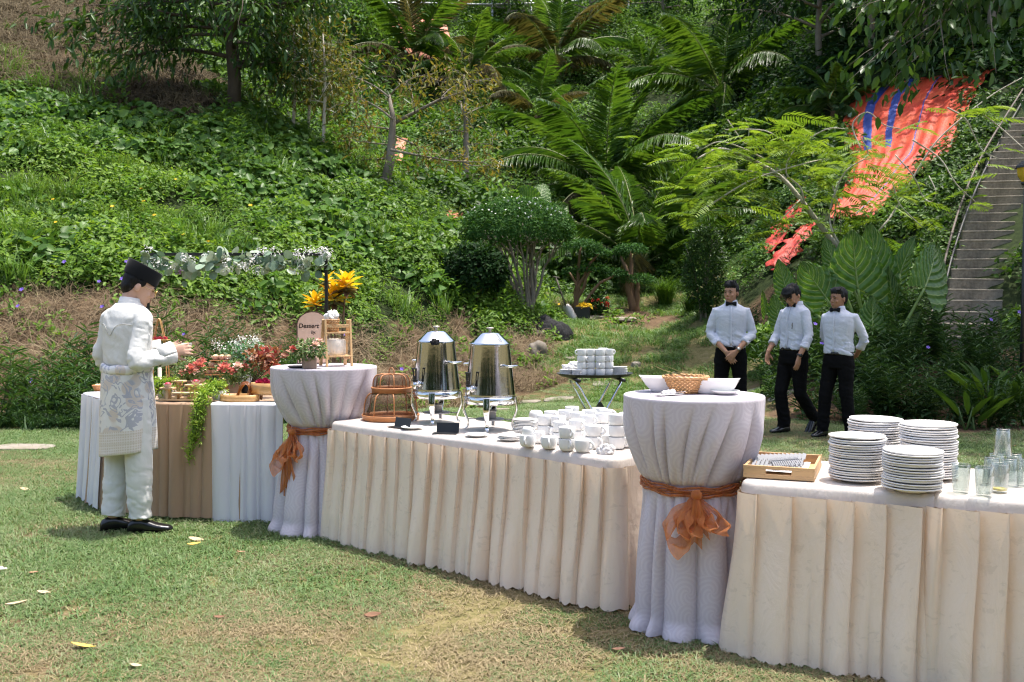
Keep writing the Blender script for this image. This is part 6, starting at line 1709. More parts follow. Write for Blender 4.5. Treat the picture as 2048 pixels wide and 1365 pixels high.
pile(SAUCER, 'saucer', tt(1048, 866), 9, 0.0085, 'behind the leftmost mugs', 'white saucers on the urn table', cat='saucer')
pile(SAUCER, 'saucer', tt(1020, 881), 3, 0.009, 'in front of the saucer pile', 'white saucers on the urn table', cat='saucer')
pile(SAUCER, 'saucer', tt(824, 858), 1, 0, 'before the left urn', 'white saucers on the urn table', cat='saucer')
pile(SAUCER, 'saucer', tt(952, 873), 1, 0, 'before the right urn', 'white saucers on the urn table', cat='saucer')
pile(SAUCER, 'saucer', tt(1064, 855), 5, 0.0085, 'under the upturned mug', 'white saucers on the urn table', cat='saucer')
p = tt(1072, 856); mug((p[0], p[1], TT + 0.105), 1.5, 'white mug upside down on a saucer stack behind the mugs', 'white mugs on the urn table', True)
def crumple(name, label, p, r, seed, mat, cat='napkin', h=0.5):
    g = np.random.default_rng(seed)
    me = bpy.data.meshes.new(name); bm = bmesh.new(); bmesh.ops.create_icosphere(bm, subdivisions=4, radius=1)
    o1 = g.random() * 90
    for v in bm.verts:
        c = v.co.copy(); n = float(fbm(np.array([c.x * 2.2 + o1 + c.z * 1.3]), np.array([c.y * 2.2 - c.z + o1]), 3)[0]); rd = abs(n - 0.5) * 2
        s = 0.62 + 0.8 * rd
        v.co = Vector((c.x * r * s, c.y * r * 0.75 * s, max(c.z, -0.55) * r * h * s + r * h * 0.3))
    bm.to_mesh(me); bm.free(); me.polygons.foreach_set('use_smooth', [True] * len(me.polygons))
    return tag(link(name, me, mat, None, p), label, cat)
crumple('napkin', 'crumpled white napkin at the right front corner of the urn table', tt(1213, 907), 0.055, 4, M['napkin'], h=0.8)
# --- coffee urns
def urn(label, p, yaw, rag=False):
    o = thing('coffee_urn', label, 'urn', p, yaw, 'coffee urns')
    leg_z = 0.158
    mb = MB(); mb.lathe([(0.0001, leg_z + 0.045), (0.148, leg_z + 0.045), (0.1505, leg_z + 0.05), (0.150, leg_z + 0.06), (0.1185, leg_z + 0.345), (0.1195, leg_z + 0.352), (0.1205, leg_z + 0.357), (0.112, leg_z + 0.36)], 56); mb.build('body', M['urn_steel'], o)
    mb = MB(); mb.lathe([(0.146, leg_z), (0.1525, leg_z + 0.002), (0.1535, leg_z + 0.042), (0.148, leg_z + 0.046), (0.14, leg_z + 0.04), (0.14, leg_z + 0.004), (0.146, leg_z)], 56); mb.build('band', M['chrome'], o)
    l0 = leg_z + 0.357
    mb = MB(); mb.lathe([(0.1245, l0), (0.1245, l0 + 0.006), (0.116, l0 + 0.010), (0.062, l0 + 0.060), (0.052, l0 + 0.066), (0.0001, l0 + 0.070)], 56); lid = mb.build('lid', M['chrome'], o)
    mb = MB(); mb.lathe([(0.009, l0 + 0.066), (0.008, l0 + 0.085), (0.014, l0 + 0.090), (0.023, l0 + 0.093), (0.022, l0 + 0.099), (0.0001, l0 + 0.101)], 20); mb.build('knob', simple('knob_%s' % len(bpy.data.materials), (0.62, 0.55, 0.46), 0.25, metal=0.5), lid)
    for i in range(4):
        a = -PI / 2 + 0.62 + i * PI / 2
        e = np.array([math.cos(a), math.sin(a), 0]); s_ = np.array([-e[1], e[0], 0])
        prof = [(0.155, leg_z + 0.04), (0.160, leg_z - 0.01), (0.160, leg_z - 0.04), (0.148, leg_z - 0.075), (0.136, 0.055), (0.133, 0.035), (0.137, 0.016), (0.152, 0.004)]
        wd = [0.026, 0.026, 0.024, 0.019, 0.015, 0.013, 0.014, 0.019]; th = [0.010, 0.012, 0.014, 0.012, 0.010, 0.010, 0.009, 0.005]
        pr = spline(np.array([[r_, 0, z_] for r_, z_ in prof]), 4); w_ = np.interp(np.linspace(0, 7, len(pr)), np.arange(8), wd); h_ = np.interp(np.linspace(0, 7, len(pr)), np.arange(8), th)
        tg = unit(np.gradient(pr, axis=0)); nr = np.stack([-tg[:, 2], 0 * tg[:, 0], tg[:, 0]], -1)
        q = 12; ph = np.linspace(0, 2 * PI, q, endpoint=False)
        cs, sn = np.sign(np.cos(ph)) * np.abs(np.cos(ph)) ** 0.5, np.sign(np.sin(ph)) * np.abs(np.sin(ph)) ** 0.5
        R = (pr[:, None, 0:1] * e + nr[:, None, 0:1] * e * (h_[:, None, None] * sn[None, :, None] * 0.5)) + np.array([0, 0, 1.0]) * (pr[:, None, 2:3] + nr[:, None, 2:3] * h_[:, None, None] * sn[None, :, None] * 0.5) + s_ * (w_[:, None, None] * cs[None, :, None] * 0.5 * 1.6)
        mb = MB(); mb.grid(R, wrapu=True); mb.add(np.vstack([R[-1], R[-1].mean(0)]), [[(j, (j + 1) % q, q) for j in range(q)]]); mb.build('leg', M['chrome'], o)
    # burner on its shelf
    mb = MB(); mb.lathe([(0.0001, 0.058), (0.085, 0.058), (0.088, 0.062), (0.085, 0.066), (0.0001, 0.066)], 30); 
    for i in range(4):
        a = -PI / 2 + 0.62 + i * PI / 2; mb.bar((math.cos(a) * 0.08, math.sin(a) * 0.08, 0.062), (math.cos(a) * 0.132, math.sin(a) * 0.132, 0.062), 0.012, 0.005)
    mb.build('burner_shelf', M['steel_dull'], o)
    mb = MB(); mb.lathe([(0.0001, 0.067), (0.034, 0.067), (0.036, 0.072), (0.036, 0.105), (0.040, 0.108), (0.040, 0.116), (0.030, 0.118), (0.0001, 0.112)], 24); mb.build('burner', M['steel_dull'], o)
    # tap
    zt = leg_z + 0.095
    tp = MB(); tp.cyl((0, -0.140, zt), (0, -0.185, zt), 0.011); tp.cyl((0, -0.149, zt), (0, -0.156, zt), 0.020); tp.cyl((0, -0.185, zt + 0.018), (0, -0.185, zt - 0.03), 0.0125, 0.010)
    tap = tp.build('tap', M['chrome'], o)
    hm = MB(); hm.cyl((0, -0.185, zt + 0.018), (0, -0.185, zt + 0.030), 0.017); hm.box((0, -0.187, zt + 0.040), (0.020, 0.018, 0.026)); hm.bar((-0.011, -0.187, zt + 0.05), (-0.013, -0.189, zt + 0.095), 0.007, 0.012); hm.bar((0.011, -0.187, zt + 0.05), (0.013, -0.189, zt + 0.095), 0.007, 0.012); hm.box((0, -0.189, zt + 0.097), (0.040, 0.013, 0.010))
    hm.build('tap_lever', M['black_plastic'], tap, smooth=False, bevel=0.003)
    for s in (-1, 1):
        hb = MB(); zz = leg_z + 0.23; hb.bar((s * 0.125, 0.0, zz), (s * 0.185, 0.0, zz), 0.034, 0.012); hb.bar((s * 0.15, -0.035, zz), (s * 0.185, -0.035, zz), 0.012, 0.012); hb.cyl((s * 0.183, -0.04, zz), (s * 0.183, 0.04, zz), 0.008); hb.build('handle', M['chrome'], o, bevel=0.003)
    return o
YAW = math.atan2((UB - UA)[1], (UB - UA)[0])
p1 = np.array([-0.482, 6.34, TT]); p2 = np.array([-0.132, 5.98, TT])
urn('polished steel coffee urn next to the domed food covers, rag on its rim', p1, YAW)
urn('polished steel coffee urn next to the white mugs', p2, YAW)
q = np.array([-0.03, -0.122, 0.555]); R_ = np.array(Euler((0, 0, YAW)).to_matrix())
crumple('rag', 'small dark rag tucked on the rim of the left urn', p1 + np.array([0.0, -0.118, 0.503]), 0.034, 8, M['black_sheet'] if 'black_sheet' in M else M['black_plastic'], 'rag', 0.9)
# --- black table cards in front of the urns
for lab, px, py, yw in (('blank black table card between the food covers and the left urn', 806, 855, YAW + 0.05), ('blank black table card in front of the left urn', 896, 866, YAW + 0.55)):
    o = thing('table_card', lab, 'card', tt(px, py), yw)
    mb = MB(); mb.box((0, 0.0, 0.030), (0.135, 0.003, 0.058), (-0.25, 0, 0)); mb.build('panel', M['black_plastic'], o, smooth=False, bevel=0.001)
    mb = MB(); mb.box((-0.01, -0.03, 0.002), (0.145, 0.055, 0.003)); mb.build('base', M['black_plastic'], o, smooth=False, bevel=0.001)
# --- domed mesh food covers
t = NT('brown_net'); tr = t.n('ShaderNodeBsdfTransparent'); df = t.bsdf((0.10, 0.055, 0.03), 0.8); mx = t.n('ShaderNodeMixShader')
mx.inputs[0].default_value = 0.5; t.l(tr.outputs[0], mx.inputs[1]); t.l(df, mx.inputs[2]); M['net'] = t.end(mx.outputs[0])
def food_cover(label, p, R, h, loop=True):
    o = thing('food_cover', label, 'food cover', p, YAW, 'stacked food covers')
    mb = MB(); mb.lathe([(R - 0.006, 0), (R, 0.001), (R, 0.022), (R + 0.004, 0.023), (R + 0.004, 0.034), (R - 0.004, 0.035), (R - 0.008, 0.02), (R - 0.006, 0)], 48); mb.lathe([(0.0001, 0.004), (R - 0.006, 0.004), (R - 0.006, 0.007), (0.0001, 0.007)], 48); mb.build('rim', M['bamboo_dark'], o)
    prof = [(R - 0.012, 0.03), (R * 0.90, h * 0.55), (R * 0.84, h * 0.80), (R * 0.72, h * 0.95), (R * 0.45, h), (0.0001, h)]
    s = spline(np.array([[a, 0, b] for a, b in prof]), 4)
    mb = MB(); mb.lathe(np.stack([np.maximum(s[:, 0], 1e-4), s[:, 2]], -1), 40); mb.build('net', M['net'], o)
    for i in range(8):
        a = i * PI / 4 + 0.2
        pts = np.stack([np.cos(a) * (s[:, 0] + 0.003), np.sin(a) * (s[:, 0] + 0.003), s[:, 2] + 0.002], -1); mb = MB(); mb.tube(pts, 0.0045, 6); mb.build('rib', M['bamboo_dark'], o)
    if loop:
        a = np.linspace(0, PI, 13); mb = MB(); mb.tube(np.stack([0.026 * np.cos(a), 0 * a, h + 0.045 * np.sin(a) ** 0.8], -1), 0.0035, 6); mb.build('loop_handle', M['bamboo_dark'], o)
fp_ = np.array([-0.795, 6.50, TT])
food_cover('large domed brown mesh food cover, the lower one of the pair', fp_, 0.185, 0.175, False)
food_cover('small domed brown mesh food cover sitting on the larger one', fp_ + [0.005, 0.01, 0.177], 0.130, 0.115)
# --- white bowls, bread basket, plate and cutlery on the lilac table
CZ = 1.1015
def square_bowl(label, p, w, d, h, yaw):
    nu = 64; th = np.linspace(0, 2 * PI, nu, endpoint=False)
    c, s = np.cos(th), np.sin(th); r = (np.abs(c) ** 4.5 + np.abs(s) ** 4.5) ** (-1 / 4.5)
    rows = []
    for (k, z) in ((0.0, 0.004), (0.5, 0.003), (0.60, 0.0), (0.64, 0.004), (0.80, h * 0.45), (0.985, h * 0.97), (1.0, h), (0.975, h - 0.002), (0.78, h * 0.45), (0.60, 0.010), (0.0, 0.008)):
        bow_ = 1 + 0.04 * k * (np.abs(c) ** 2 - 0.5)
        rows.append(np.stack([c * r * w / 2 * k * bow_, s * r * d / 2 * k, np.full(nu, z) + (0.010 * np.abs(c) ** 3 if k > 0.9 else 0)], -1))
    mb = MB(); mb.grid(np.array(rows), wrapu=True); o = mb.build('bowl', M['china'], None, loc=p, rot=(0, 0, yaw)); tag(o, label, 'bowl', 'white serving bowls')
square_bowl('large white rectangular serving bowl behind the bread basket', (0.785, 4.83, CZ), 0.33, 0.17, 0.070, -0.10)
square_bowl('white rectangular serving bowl right of the bread basket', (0.965, 4.735, CZ), 0.24, 0.15, 0.066, -0.32)
pb = onz(1371, 786, CZ)
o = thing('bread_basket', 'round woven rattan bread basket on the lilac table', 'basket', pb)
mb = MB(); n_s = 9
for i in range(n_s):
    f = i / (n_s - 1); r = 0.060 + 0.044 * f ** 0.8; z = 0.004 + 0.070 * f
    a = np.linspace(0, 2 * PI, 97); p = np.stack([np.cos(a) * (r + 0.0022 * np.sin(a * 24 + i * PI)), np.sin(a) * (r + 0.0022 * np.sin(a * 24 + i * PI)), z + 0 * a], -1); mb.tube(p, 0.0044, 6, cap=False)
mb.build('weave', M['rattan'], o)
mb = MB()
for i in range(24):
    a = i / 24 * 2 * PI; mb.tube([[math.cos(a) * 0.058, math.sin(a) * 0.058, 0.002], [math.cos(a) * 0.088, math.sin(a) * 0.088, 0.04], [math.cos(a) * 0.105, math.sin(a) * 0.105, 0.076]], 0.0028, 5)
mb.build('stake', M['rattan'], o)
mb = MB(); a = np.linspace(0, 2 * PI, 61)
for k in range(2): mb.tube(np.stack([np.cos(a) * (0.107 + 0.003 * np.sin(a * 14 + k * PI)), np.sin(a) * (0.107 + 0.003 * np.sin(a * 14 + k * PI)), 0.077 + 0.003 * np.cos(a * 14 + k * PI)], -1), 0.0048, 6, cap=False)
mb.build('rim', M['rattan'], o)
mb = MB(); mb.lathe([(0.0001, 0.003), (0.060, 0.003), (0.060, 0.006), (0.0001, 0.006)], 24); mb.build('bottom', M['rattan'], o)
sp_ = disc_mesh(0.068, 0.020, 0.5, 'side_plate', 32); so = link('side_plate', sp_, M['china'], None, onz(1450, 789, CZ)); tag(so, 'small white plate at the right of the bread basket', 'plate')
def fork_mesh(L=0.19, knife=False):
    mb = MB(); mb.bar((0, 0, 0.003), (0, L * 0.55, 0.006), 0.008, 0.003); mb.bar((0, L * 0.55, 0.006), (0, L * 0.66, 0.006), 0.010, 0.0025)
    if knife: mb.bar((0.002, L * 0.55, 0.005), (0.003, L, 0.005), 0.017, 0.002)
    else:
        mb.bar((0, L * 0.62, 0.007), (0, L * 0.76, 0.004), 0.022, 0.0025)
        for k in range(4): mb.bar(((k - 1.5) * 0.006, L * 0.75, 0.004), ((k - 1.5) * 0.006, L, 0.009), 0.0028, 0.002)
    return mb.mesh('knife' if knife else 'fork', False)
FORK, KNIFE, FORK_T, KNIFE_N = fork_mesh(), fork_mesh(0.2, True), fork_mesh(), fork_mesh(0.2, True)
M['cutlery'] = simple('cutlery_steel', (0.40, 0.41, 0.44), 0.38, metal=0.55, var=0.08)
for i, (lab, dx, dz, yw, tl) in enumerate((('steel fork poking out of the bread basket, left one', -0.050, 0.074, 1.05, 0.28), ('steel fork poking out of the bread basket, front one', -0.040, 0.078, 0.80, 0.18), ('steel fork poking out of the bread basket, back one', -0.035, 0.082, 1.25, 0.36))):
    fo = link('fork', FORK, M['chrome'], None, pb + [dx + 0.075, -0.02 + 0.02 * i, dz - 0.012], (tl, 0, yw)); tag(fo, lab, 'fork')
npk = onz(1335, 791, CZ)
o = thing('napkin', 'folded white napkin wrapped round cutlery beside the bread basket', 'napkin', npk, 0.5)
nm_ = MB(); u = np.linspace(-1, 1, 14)[None]; v = np.linspace(0, 2 * PI, 15)[:, None]
nm_.grid(np.stack([u * 0.035 + 0 * v, 0.012 * np.cos(v) * (1 + 0.5 * u), 0.013 + 0.011 * np.sin(v) * (1 + 0.3 * u) + 0.002 * np.sin(u * 9)], -1)); nm_.build('roll', M['napkin'], o)
nm_ = MB(); x_, y_ = np.meshgrid(np.linspace(-0.075, 0.075, 12), np.linspace(-0.03, 0.03, 8)); nm_.grid(np.stack([x_, y_ - 0.002, 0.003 + 0.004 * fbm(x_ * 40, y_ * 40, 2)], -1)); nm_.build('flap', M['napkin'], o, solid=0.001)
link('knife', KNIFE_N, M['chrome'], o, (-0.10, 0.0, 0.008), (0, 0, -PI / 2))
# --- wooden cutlery tray
A0 = np.array([1.008, 4.325]); u_ = unit(np.array([0.93, -0.36])); n_ = np.array([-u_[1], u_[0]])
TW, TD = 0.30, 0.42
tc = A0 + u_ * TW / 2 + n_ * TD / 2 + n_ * 0.02
ty = math.atan2(u_[1], u_[0])
o = thing('cutlery_tray', 'wooden tray with handle slots holding cutlery', 'tray', (tc[0], tc[1], TT), ty)
mb = MB(); mb.box((0, 0, 0.008), (TW - 0.02, TD - 0.02, 0.008)); mb.build('bottom', M['wood_tray'], o, smooth=False)
for sx in (-1, 1):
    mb = MB(); mb.box((sx * (TW / 2 - 0.006), 0, 0.026), (0.012, TD - 0.025, 0.052)); mb.build('side', M['wood_tray'], o, smooth=False, bevel=0.002)
for sy in (-1, 1):
    mb = MB(); yy = sy * (TD / 2 - 0.006)
    mb.box((0, yy, 0.009), (TW + 0.002, 0.013, 0.018)); mb.box((0, yy, 0.048), (TW + 0.002, 0.013, 0.014)); 
    for sx in (-1, 1): mb.box((sx * (TW / 4 + 0.027), yy, 0.0295), (TW / 2 - 0.055, 0.0128, 0.0232))
    mb.build('end', M['wood_tray'], o, smooth=False, bevel=0.0015)
Rt = np.array(Euler((0, 0, ty)).to_matrix())
for i in range(24):
    lx = -0.125 + 0.0092 * i
    p = Rt @ np.array([lx - 0.0, -0.17 + 0.0015 * i, 0.030 + 0.0005 * i + 0.006 * (i % 2)])
    fo = link('knife', KNIFE, M['cutlery'], None, p + [tc[0], tc[1], TT], (0.05, 0.35, ty + 0.06)); fo.scale = (1, 1.45, 1)
    tag(fo, 'steel knife, %s from left in the row in the wooden tray' % NTH[i], 'knife', 'knives lined up in the wooden tray')
for i in range(14):
    p = Rt @ np.array([-0.02 + 0.0085 * i, -0.175 + 0.006 * i, 0.046 + 0.0003 * i])
    fo = link('fork', FORK_T, M['cutlery'], None, p + [tc[0], tc[1], TT], (0.04, 0.3, ty + 0.25)); fo.scale = (0.9, 0.8, 1)
    tag(fo, 'steel fork, %s from left in the front bundle in the wooden tray' % NTH[i], 'fork', 'forks bundled in the wooden tray')
npf = MB(); x_, y_ = np.meshgrid(np.linspace(-0.11, 0.11, 14), np.linspace(-0.19, 0.10, 14)); npf.grid(np.stack([x_, y_, 0.026 + 0.010 * fbm(x_ * 20, y_ * 20, 2)], -1))
fo = npf.build('napkin', M['napkin'], None, loc=(tc[0], tc[1], TT), rot=(0, 0, ty)); tag(fo, 'white napkin lining the wooden cutlery tray', 'napkin')
# --- dinner plates
for (px, d, n, where) in ((1718, 4.27, 18, 'beside the wooden tray'), (1829, 4.05, 15, 'nearest the camera'), (1753, 4.53, 22, 'behind the tray-side stack'), (1861, 4.30, 22, 'nearest the glasses')):
    p = np.array([(px - CX) / F * d, d, TT + (0.006 if px > 1840 else 0)])
    pile(PLATE, 'dinner_plate', p, n, 0.0104, where, 'stacked dinner plates', 'china_warm')
# --- glasses
def glass_mesh():
    mb = MB(); mb.lathe([(0.0001, 0.0), (0.028, 0.0), (0.030, 0.003), (0.0365, 0.112), (0.0355, 0.1135), (0.0345, 0.112), (0.0285, 0.010), (0.0001, 0.008)], 36); return mb.mesh('glass')
GLASS = glass_mesh()
GT = TT + 0.006
for (px, py, flip, dz, lab) in ((1921, 985, False, 0, 'empty clear glass standing upright nearest the plates'), (1968, 992, False, 0, 'empty clear glass standing upright at the front'), (1999, 984, False, 0, 'clear glass with a little yellow juice left in it'), (1983, 968, True, 0, 'upside-down clear glass at the left front of the glass group'), (2018, 972, True, 0, 'upside-down clear glass behind the juice glass'), (1992, 959, True, 0, 'upside-down clear glass at the back left under the raised glass'), (2028, 960, True, 0, 'upside-down clear glass at the back right of the glass group'), (2052, 972, True, 0, 'upside-down clear glass cut by the right picture edge'), (2004, 965, True, 0.1145, 'upside-down clear glass stacked on top of the others')):
    p = onz(px, py, GT); p[2] = GT + dz + (0.1135 if flip else 0)
    go = link('drinking_glass', GLASS, M['glass'], None, p, (PI if flip else 0, 0, 0)); tag(go, lab, 'glass', 'drinking glasses')
    if 'juice left' in lab:
        mb = MB(); mb.lathe([(0.0001, 0.0085), (0.0284, 0.0085), (0.0288, 0.016), (0.0001, 0.016)], 28); mb.build('juice', M['juice'], go)
# --- waiter's tray stand
sp = np.array([(1190 - CX) / F * 9.0, 9.0]); ZT = 0.862
M['tray_black'] = simple('tray_black', (0.022, 0.024, 0.020), 0.5, var=0.3)
o = thing('tray_stand', 'folding chrome tray stand on the lawn', 'stand', (sp[0], sp[1], 0), 0.12)
mb = MB()
def rail(y0): return
for sx, xo in ((-1, 0), (1, 0)):
    pts = [(-sx * 0.23, -0.20, 0.0), (-sx * 0.23, -0.20, 0.02), (sx * 0.17, -0.20, ZT - 0.10), (sx * 0.20, -0.19, ZT - 0.045), (sx * 0.20, -0.15, ZT - 0.03), (sx * 0.20, 0.15, ZT - 0.03), (sx * 0.20, 0.19, ZT - 0.045), (sx * 0.17, 0.20, ZT - 0.10), (-sx * 0.23, 0.20, 0.02), (-sx * 0.23, 0.20, 0.0)]
    k = 1 - 0.07 * (sx > 0)
    mb = MB(); mb.tube(np.array([(x, y * k, z) for x, y, z in pts]), 0.0125, 10); mb.build('frame', M['chrome'], o)
    mb = MB(); mb.cyl((sx * 0.20, -0.30, ZT - 0.018), (sx * 0.20, 0.30, ZT - 0.018), 0.016); mb.build('rest_bar', M['black_plastic'], o)
mb = MB(); mb.lathe([(0.0001, 0.0), (0.30, 0.0), (0.315, 0.004), (0.348, 0.026), (0.350, 0.029), (0.343, 0.029), (0.31, 0.010), (0.0001, 0.007)], 56, sy=0.80)
to = mb.build('serving_tray', M['tray_black'], None, loc=(sp[0], sp[1], ZT), rot=(0, 0, 0.12)); tag(to, 'large oval black tray resting on the folding stand', 'tray')
mb = MB(); mb.lathe([(0.0001, 0.0), (0.23, 0.0), (0.25, 0.02), (0.245, 0.022), (0.225, 0.006), (0.0001, 0.006)], 48, sy=1.25)
to = mb.build('serving_tray', M['tray_black'], None, loc=(sp[0] + 0.07, sp[1] + 0.02, 0.315), rot=(1.42, 0.0, 1.25)); tag(to, 'black oval tray leaning inside the folding stand legs', 'tray')
zt = ZT + 0.009
for c_, (dx, dy, hd) in enumerate(((-0.125, -0.10, -2.2), (-0.045, -0.085, 0.2), (0.040, -0.11, 2.6), (0.118, -0.07, 1.0))):
    for i in range(4):
        mug((sp[0] + dx, sp[1] + dy, zt + i * 0.0595), hd + 1.9 * i, 'white mug in the %s column from left on the oval tray, %s' % (NTH[c_], ('lowest', 'second from below', 'third from below', 'topmost')[i]), 'white mugs stacked on the oval tray')
for i in range(4):
    mug((sp[0] + 0.075, sp[1] + 0.03, zt + 0.004 + i * 0.0595), 1.2 + i, 'white mug in the hidden rear column on the oval tray, %s' % ('lowest', 'second from below', 'third from below', 'topmost')[i], 'white mugs stacked on the oval tray')
pile(SAUCER, 'saucer', (sp[0] + 0.22, sp[1] - 0.06, zt), 9, 0.0085, 'at oval tray right end', 'saucers on the oval tray', cat='saucer')
pile(SAUCER, 'saucer', (sp[0] - 0.255, sp[1] - 0.05, zt), 6, 0.0085, 'at oval tray left end', 'saucers on the oval tray', cat='saucer')
for i in range(6):
    link_p = (sp[0] - 0.175 + 0.002 * (i % 2), sp[1] - 0.12, zt + 0.004 + 0.010 * i)
    mb = MB(); x_, y_ = np.meshgrid(np.linspace(-0.04, 0.04, 8), np.linspace(-0.04, 0.04, 8)); mb.grid(np.stack([x_, y_, 0.003 * fbm(x_ * 50 + i, y_ * 50, 2)], -1))
    no = mb.build('napkin', M['napkin'], None, loc=link_p, solid=0.006); tag(no, 'folded white napkin, %s of the napkin pile on the oval tray' % (ORD[5 - i] if i < 5 else 'topmost'), 'napkin', 'napkins on the oval tray')
crumple('napkin', 'used crumpled napkin on the left saucers of the oval tray', (sp[0] - 0.25, sp[1] - 0.06, zt + 0.066), 0.06, 12, M['napkin'], h=0.5)
crumple('napkin', 'used crumpled napkin behind the mugs on the oval tray', (sp[0] - 0.19, sp[1] + 0.05, zt + 0.05), 0.07, 13, M['napkin'], h=0.9)
# ============================================================ people
M['skin_tan'] = simple('skin_tan', (0.36, 0.19, 0.115), 0.5, spec=0.35, var=0.08, vs=9)
M['skin_brown'] = simple('skin_brown', (0.29, 0.15, 0.088), 0.5, spec=0.35, var=0.08, vs=9)
M['skin_fair'] = simple('skin_fair', (0.56, 0.34, 0.245), 0.5, spec=0.35, var=0.08, vs=9)
M['lip'] = simple('lip', (0.34, 0.12, 0.09), 0.45, var=0.08)
M['eye_dark'] = simple('eye_dark', (0.02, 0.012, 0.01), 0.25, var=0.1)
M['hair'] = simple('black_hair', (0.005, 0.0045, 0.0045), 0.55, spec=0.25, var=0.4, vs=60, stretch=(1, 1, 0.25), bump=0.7, bs=150)
M['shirt'] = cloth('waiter_shirt', (0.60, 0.63, 0.71), 0.75, 0.1, 0.42, 8, 0.10, (0.6, 0.65, 0.75), 0.05, 0.2, (1, 1, 1.4))
M['trouser'] = cloth('black_trouser', (0.0035, 0.0035, 0.004), 0.85, 0.0, 0.4, 7, 0.0, None, 0.03, 0.12)
M['baju'] = cloth('white_baju', (0.68, 0.68, 0.655), 0.42, 0.15, 0.40, 6, 0.06, (0.75, 0.74, 0.68), 0.01, 0.5)
M['shoe'] = simple('black_leather', (0.008, 0.008, 0.009), 0.25, spec=0.6, var=0.3, vs=20, bump=0.15, bs=30)
M['velvet'] = simple('black_velvet', (0.008, 0.009, 0.011), 0.9, spec=0.1, var=0.2, sheen=0.15)
M['gold'] = simple('gold_wire', (0.70, 0.52, 0.22), 0.25, metal=1.0, var=0.05)
def loft(mb, secs, n=20, ex=2.3):
    """secs: (centre, ax, ay) with ax, ay radius vectors; closed at both ends"""
    th = np.linspace(0, 2 * PI, n, endpoint=False); c, s = np.cos(th), np.sin(th)
    r = (np.abs(c) ** ex + np.abs(s) ** ex) ** (-1 / ex)
    R = np.array([np.asarray(ce) + (c * r)[:, None] * np.asarray(ax) + (s * r)[:, None] * np.asarray(ay) for ce, ax, ay in secs])
    m = len(secs)
    V = np.vstack([R.reshape(-1, 3), [np.mean(R[0], 0), np.mean(R[-1], 0)]])
    i = np.arange(m - 1)[:, None] * n; j = np.arange(n)[None]; k = ((np.arange(n) + 1) % n)[None]
    q = np.stack([i + j, i + k, i + n + k, i + n + j], -1).reshape(-1, 4)
    jj = np.arange(n); kk = (jj + 1) % n
    mb.add(V, [q, np.vstack([np.stack([np.full(n, m * n), kk, jj], -1), np.stack([np.full(n, m * n + 1), (m - 1) * n + jj, (m - 1) * n + kk], -1)])])
def zsec(z, rx, ry, cx=0, cy=0): return ((cx, cy, z), (rx, 0, 0), (0, ry, 0))
def fuse(mb, voxel, it=5, name='solid', fac=0.5):
    me = mb.mesh(name)
    o = bpy.data.objects.new('tmp', me); COL.objects.link(o)
    m = o.modifiers.new('r', 'REMESH'); m.mode = 'VOXEL'; m.voxel_size = voxel; m.use_smooth_shade = True
    s = o.modifiers.new('s', 'SMOOTH'); s.factor = fac; s.iterations = it
    dg = bpy.context.evaluated_depsgraph_get()
    out = bpy.data.meshes.new_from_object(o.evaluated_get(dg))
    bpy.data.objects.remove(o); out.name = name
    out.polygons.foreach_set('use_smooth', [True] * len(out.polygons))
    return out
def ruffle(me, amp, sx, sz, seed=0, axis=None):
    n = len(me.vertices); co = np.zeros(n * 3, np.float32); no = np.zeros(n * 3, np.float32)
    me.vertices.foreach_get('co', co); me.vertices.foreach_get('normal', no)
    co = co.reshape(-1, 3); no = no.reshape(-1, 3)
    a = np.arctan2(co[:, 1], co[:, 0])
    d = fbm(co[:, 0] * sx + co[:, 1] * sx * 0.7 + seed, co[:, 2] * sz + a * 0.8 + seed * 3, 3) - 0.5
    d = (np.abs(d) * 2 - 0.35)
    am = amp if np.isscalar(amp) else amp(co)
    co = co + no * (d * am)[:, None]
    me.vertices.foreach_set('co', co.astype(np.float32).ravel()); me.update()
def rotv(v, axis, a):
    return np.array(Matrix.Rotation(a, 3, Vector(axis)) @ Vector(v))
def hand(mb, wrist, d, n, thumb, curl=0.6, s=1.0):
    w = np.asarray(wrist, float); d = unit(np.asarray(d, float)); n = np.asarray(n, float); n = unit(n - d * np.dot(n, d)); l = np.cross(d, n) * thumb
    loft(mb, [(w - d * 0.02, l * 0.025 * s, n * 0.019 * s), (w + d * 0.02 * s, l * 0.029 * s, n * 0.017 * s), (w + d * 0.055 * s, l * 0.039 * s, n * 0.015 * s), (w + d * 0.088 * s, l * 0.038 * s, n * 0.012 * s)], 12)
    ax = np.cross(d, n)
    for i, L in enumerate((0.070, 0.079, 0.073, 0.057)):
        p = w + d * 0.082 * s + l * (0.029 - 0.0195 * i) * s
        pts = [p - d * 0.012]; pts.append(p); a = 0.0; q = p.copy()
        for f, ca in ((0.45, 0.35), (0.32, 0.9), (0.23, 1.25)):
            q = q + rotv(d + l * (0.10 - 0.065 * i), ax, curl * ca) * L * f * s; pts.append(q.copy())
        mb.tube(np.array(pts), np.array([0.0090, 0.0090, 0.0083, 0.0076, 0.0062]) * s, 8)
    p = w + d * 0.028 * s + l * 0.026 * s; td = unit(d * 0.62 + l * 0.62 + n * 0.45)
    mb.tube(np.array([p - td * 0.012, p + td * 0.018 * s, p + td * 0.05 * s + d * 0.004, p + td * 0.062 * s + d * 0.022 * s]), np.array([0.014, 0.0125, 0.0105, 0.0075]) * s, 8)
def head_rot(yaw, pitch, roll=0):
    return np.array(Euler((pitch, roll, yaw), 'XYZ').to_matrix())
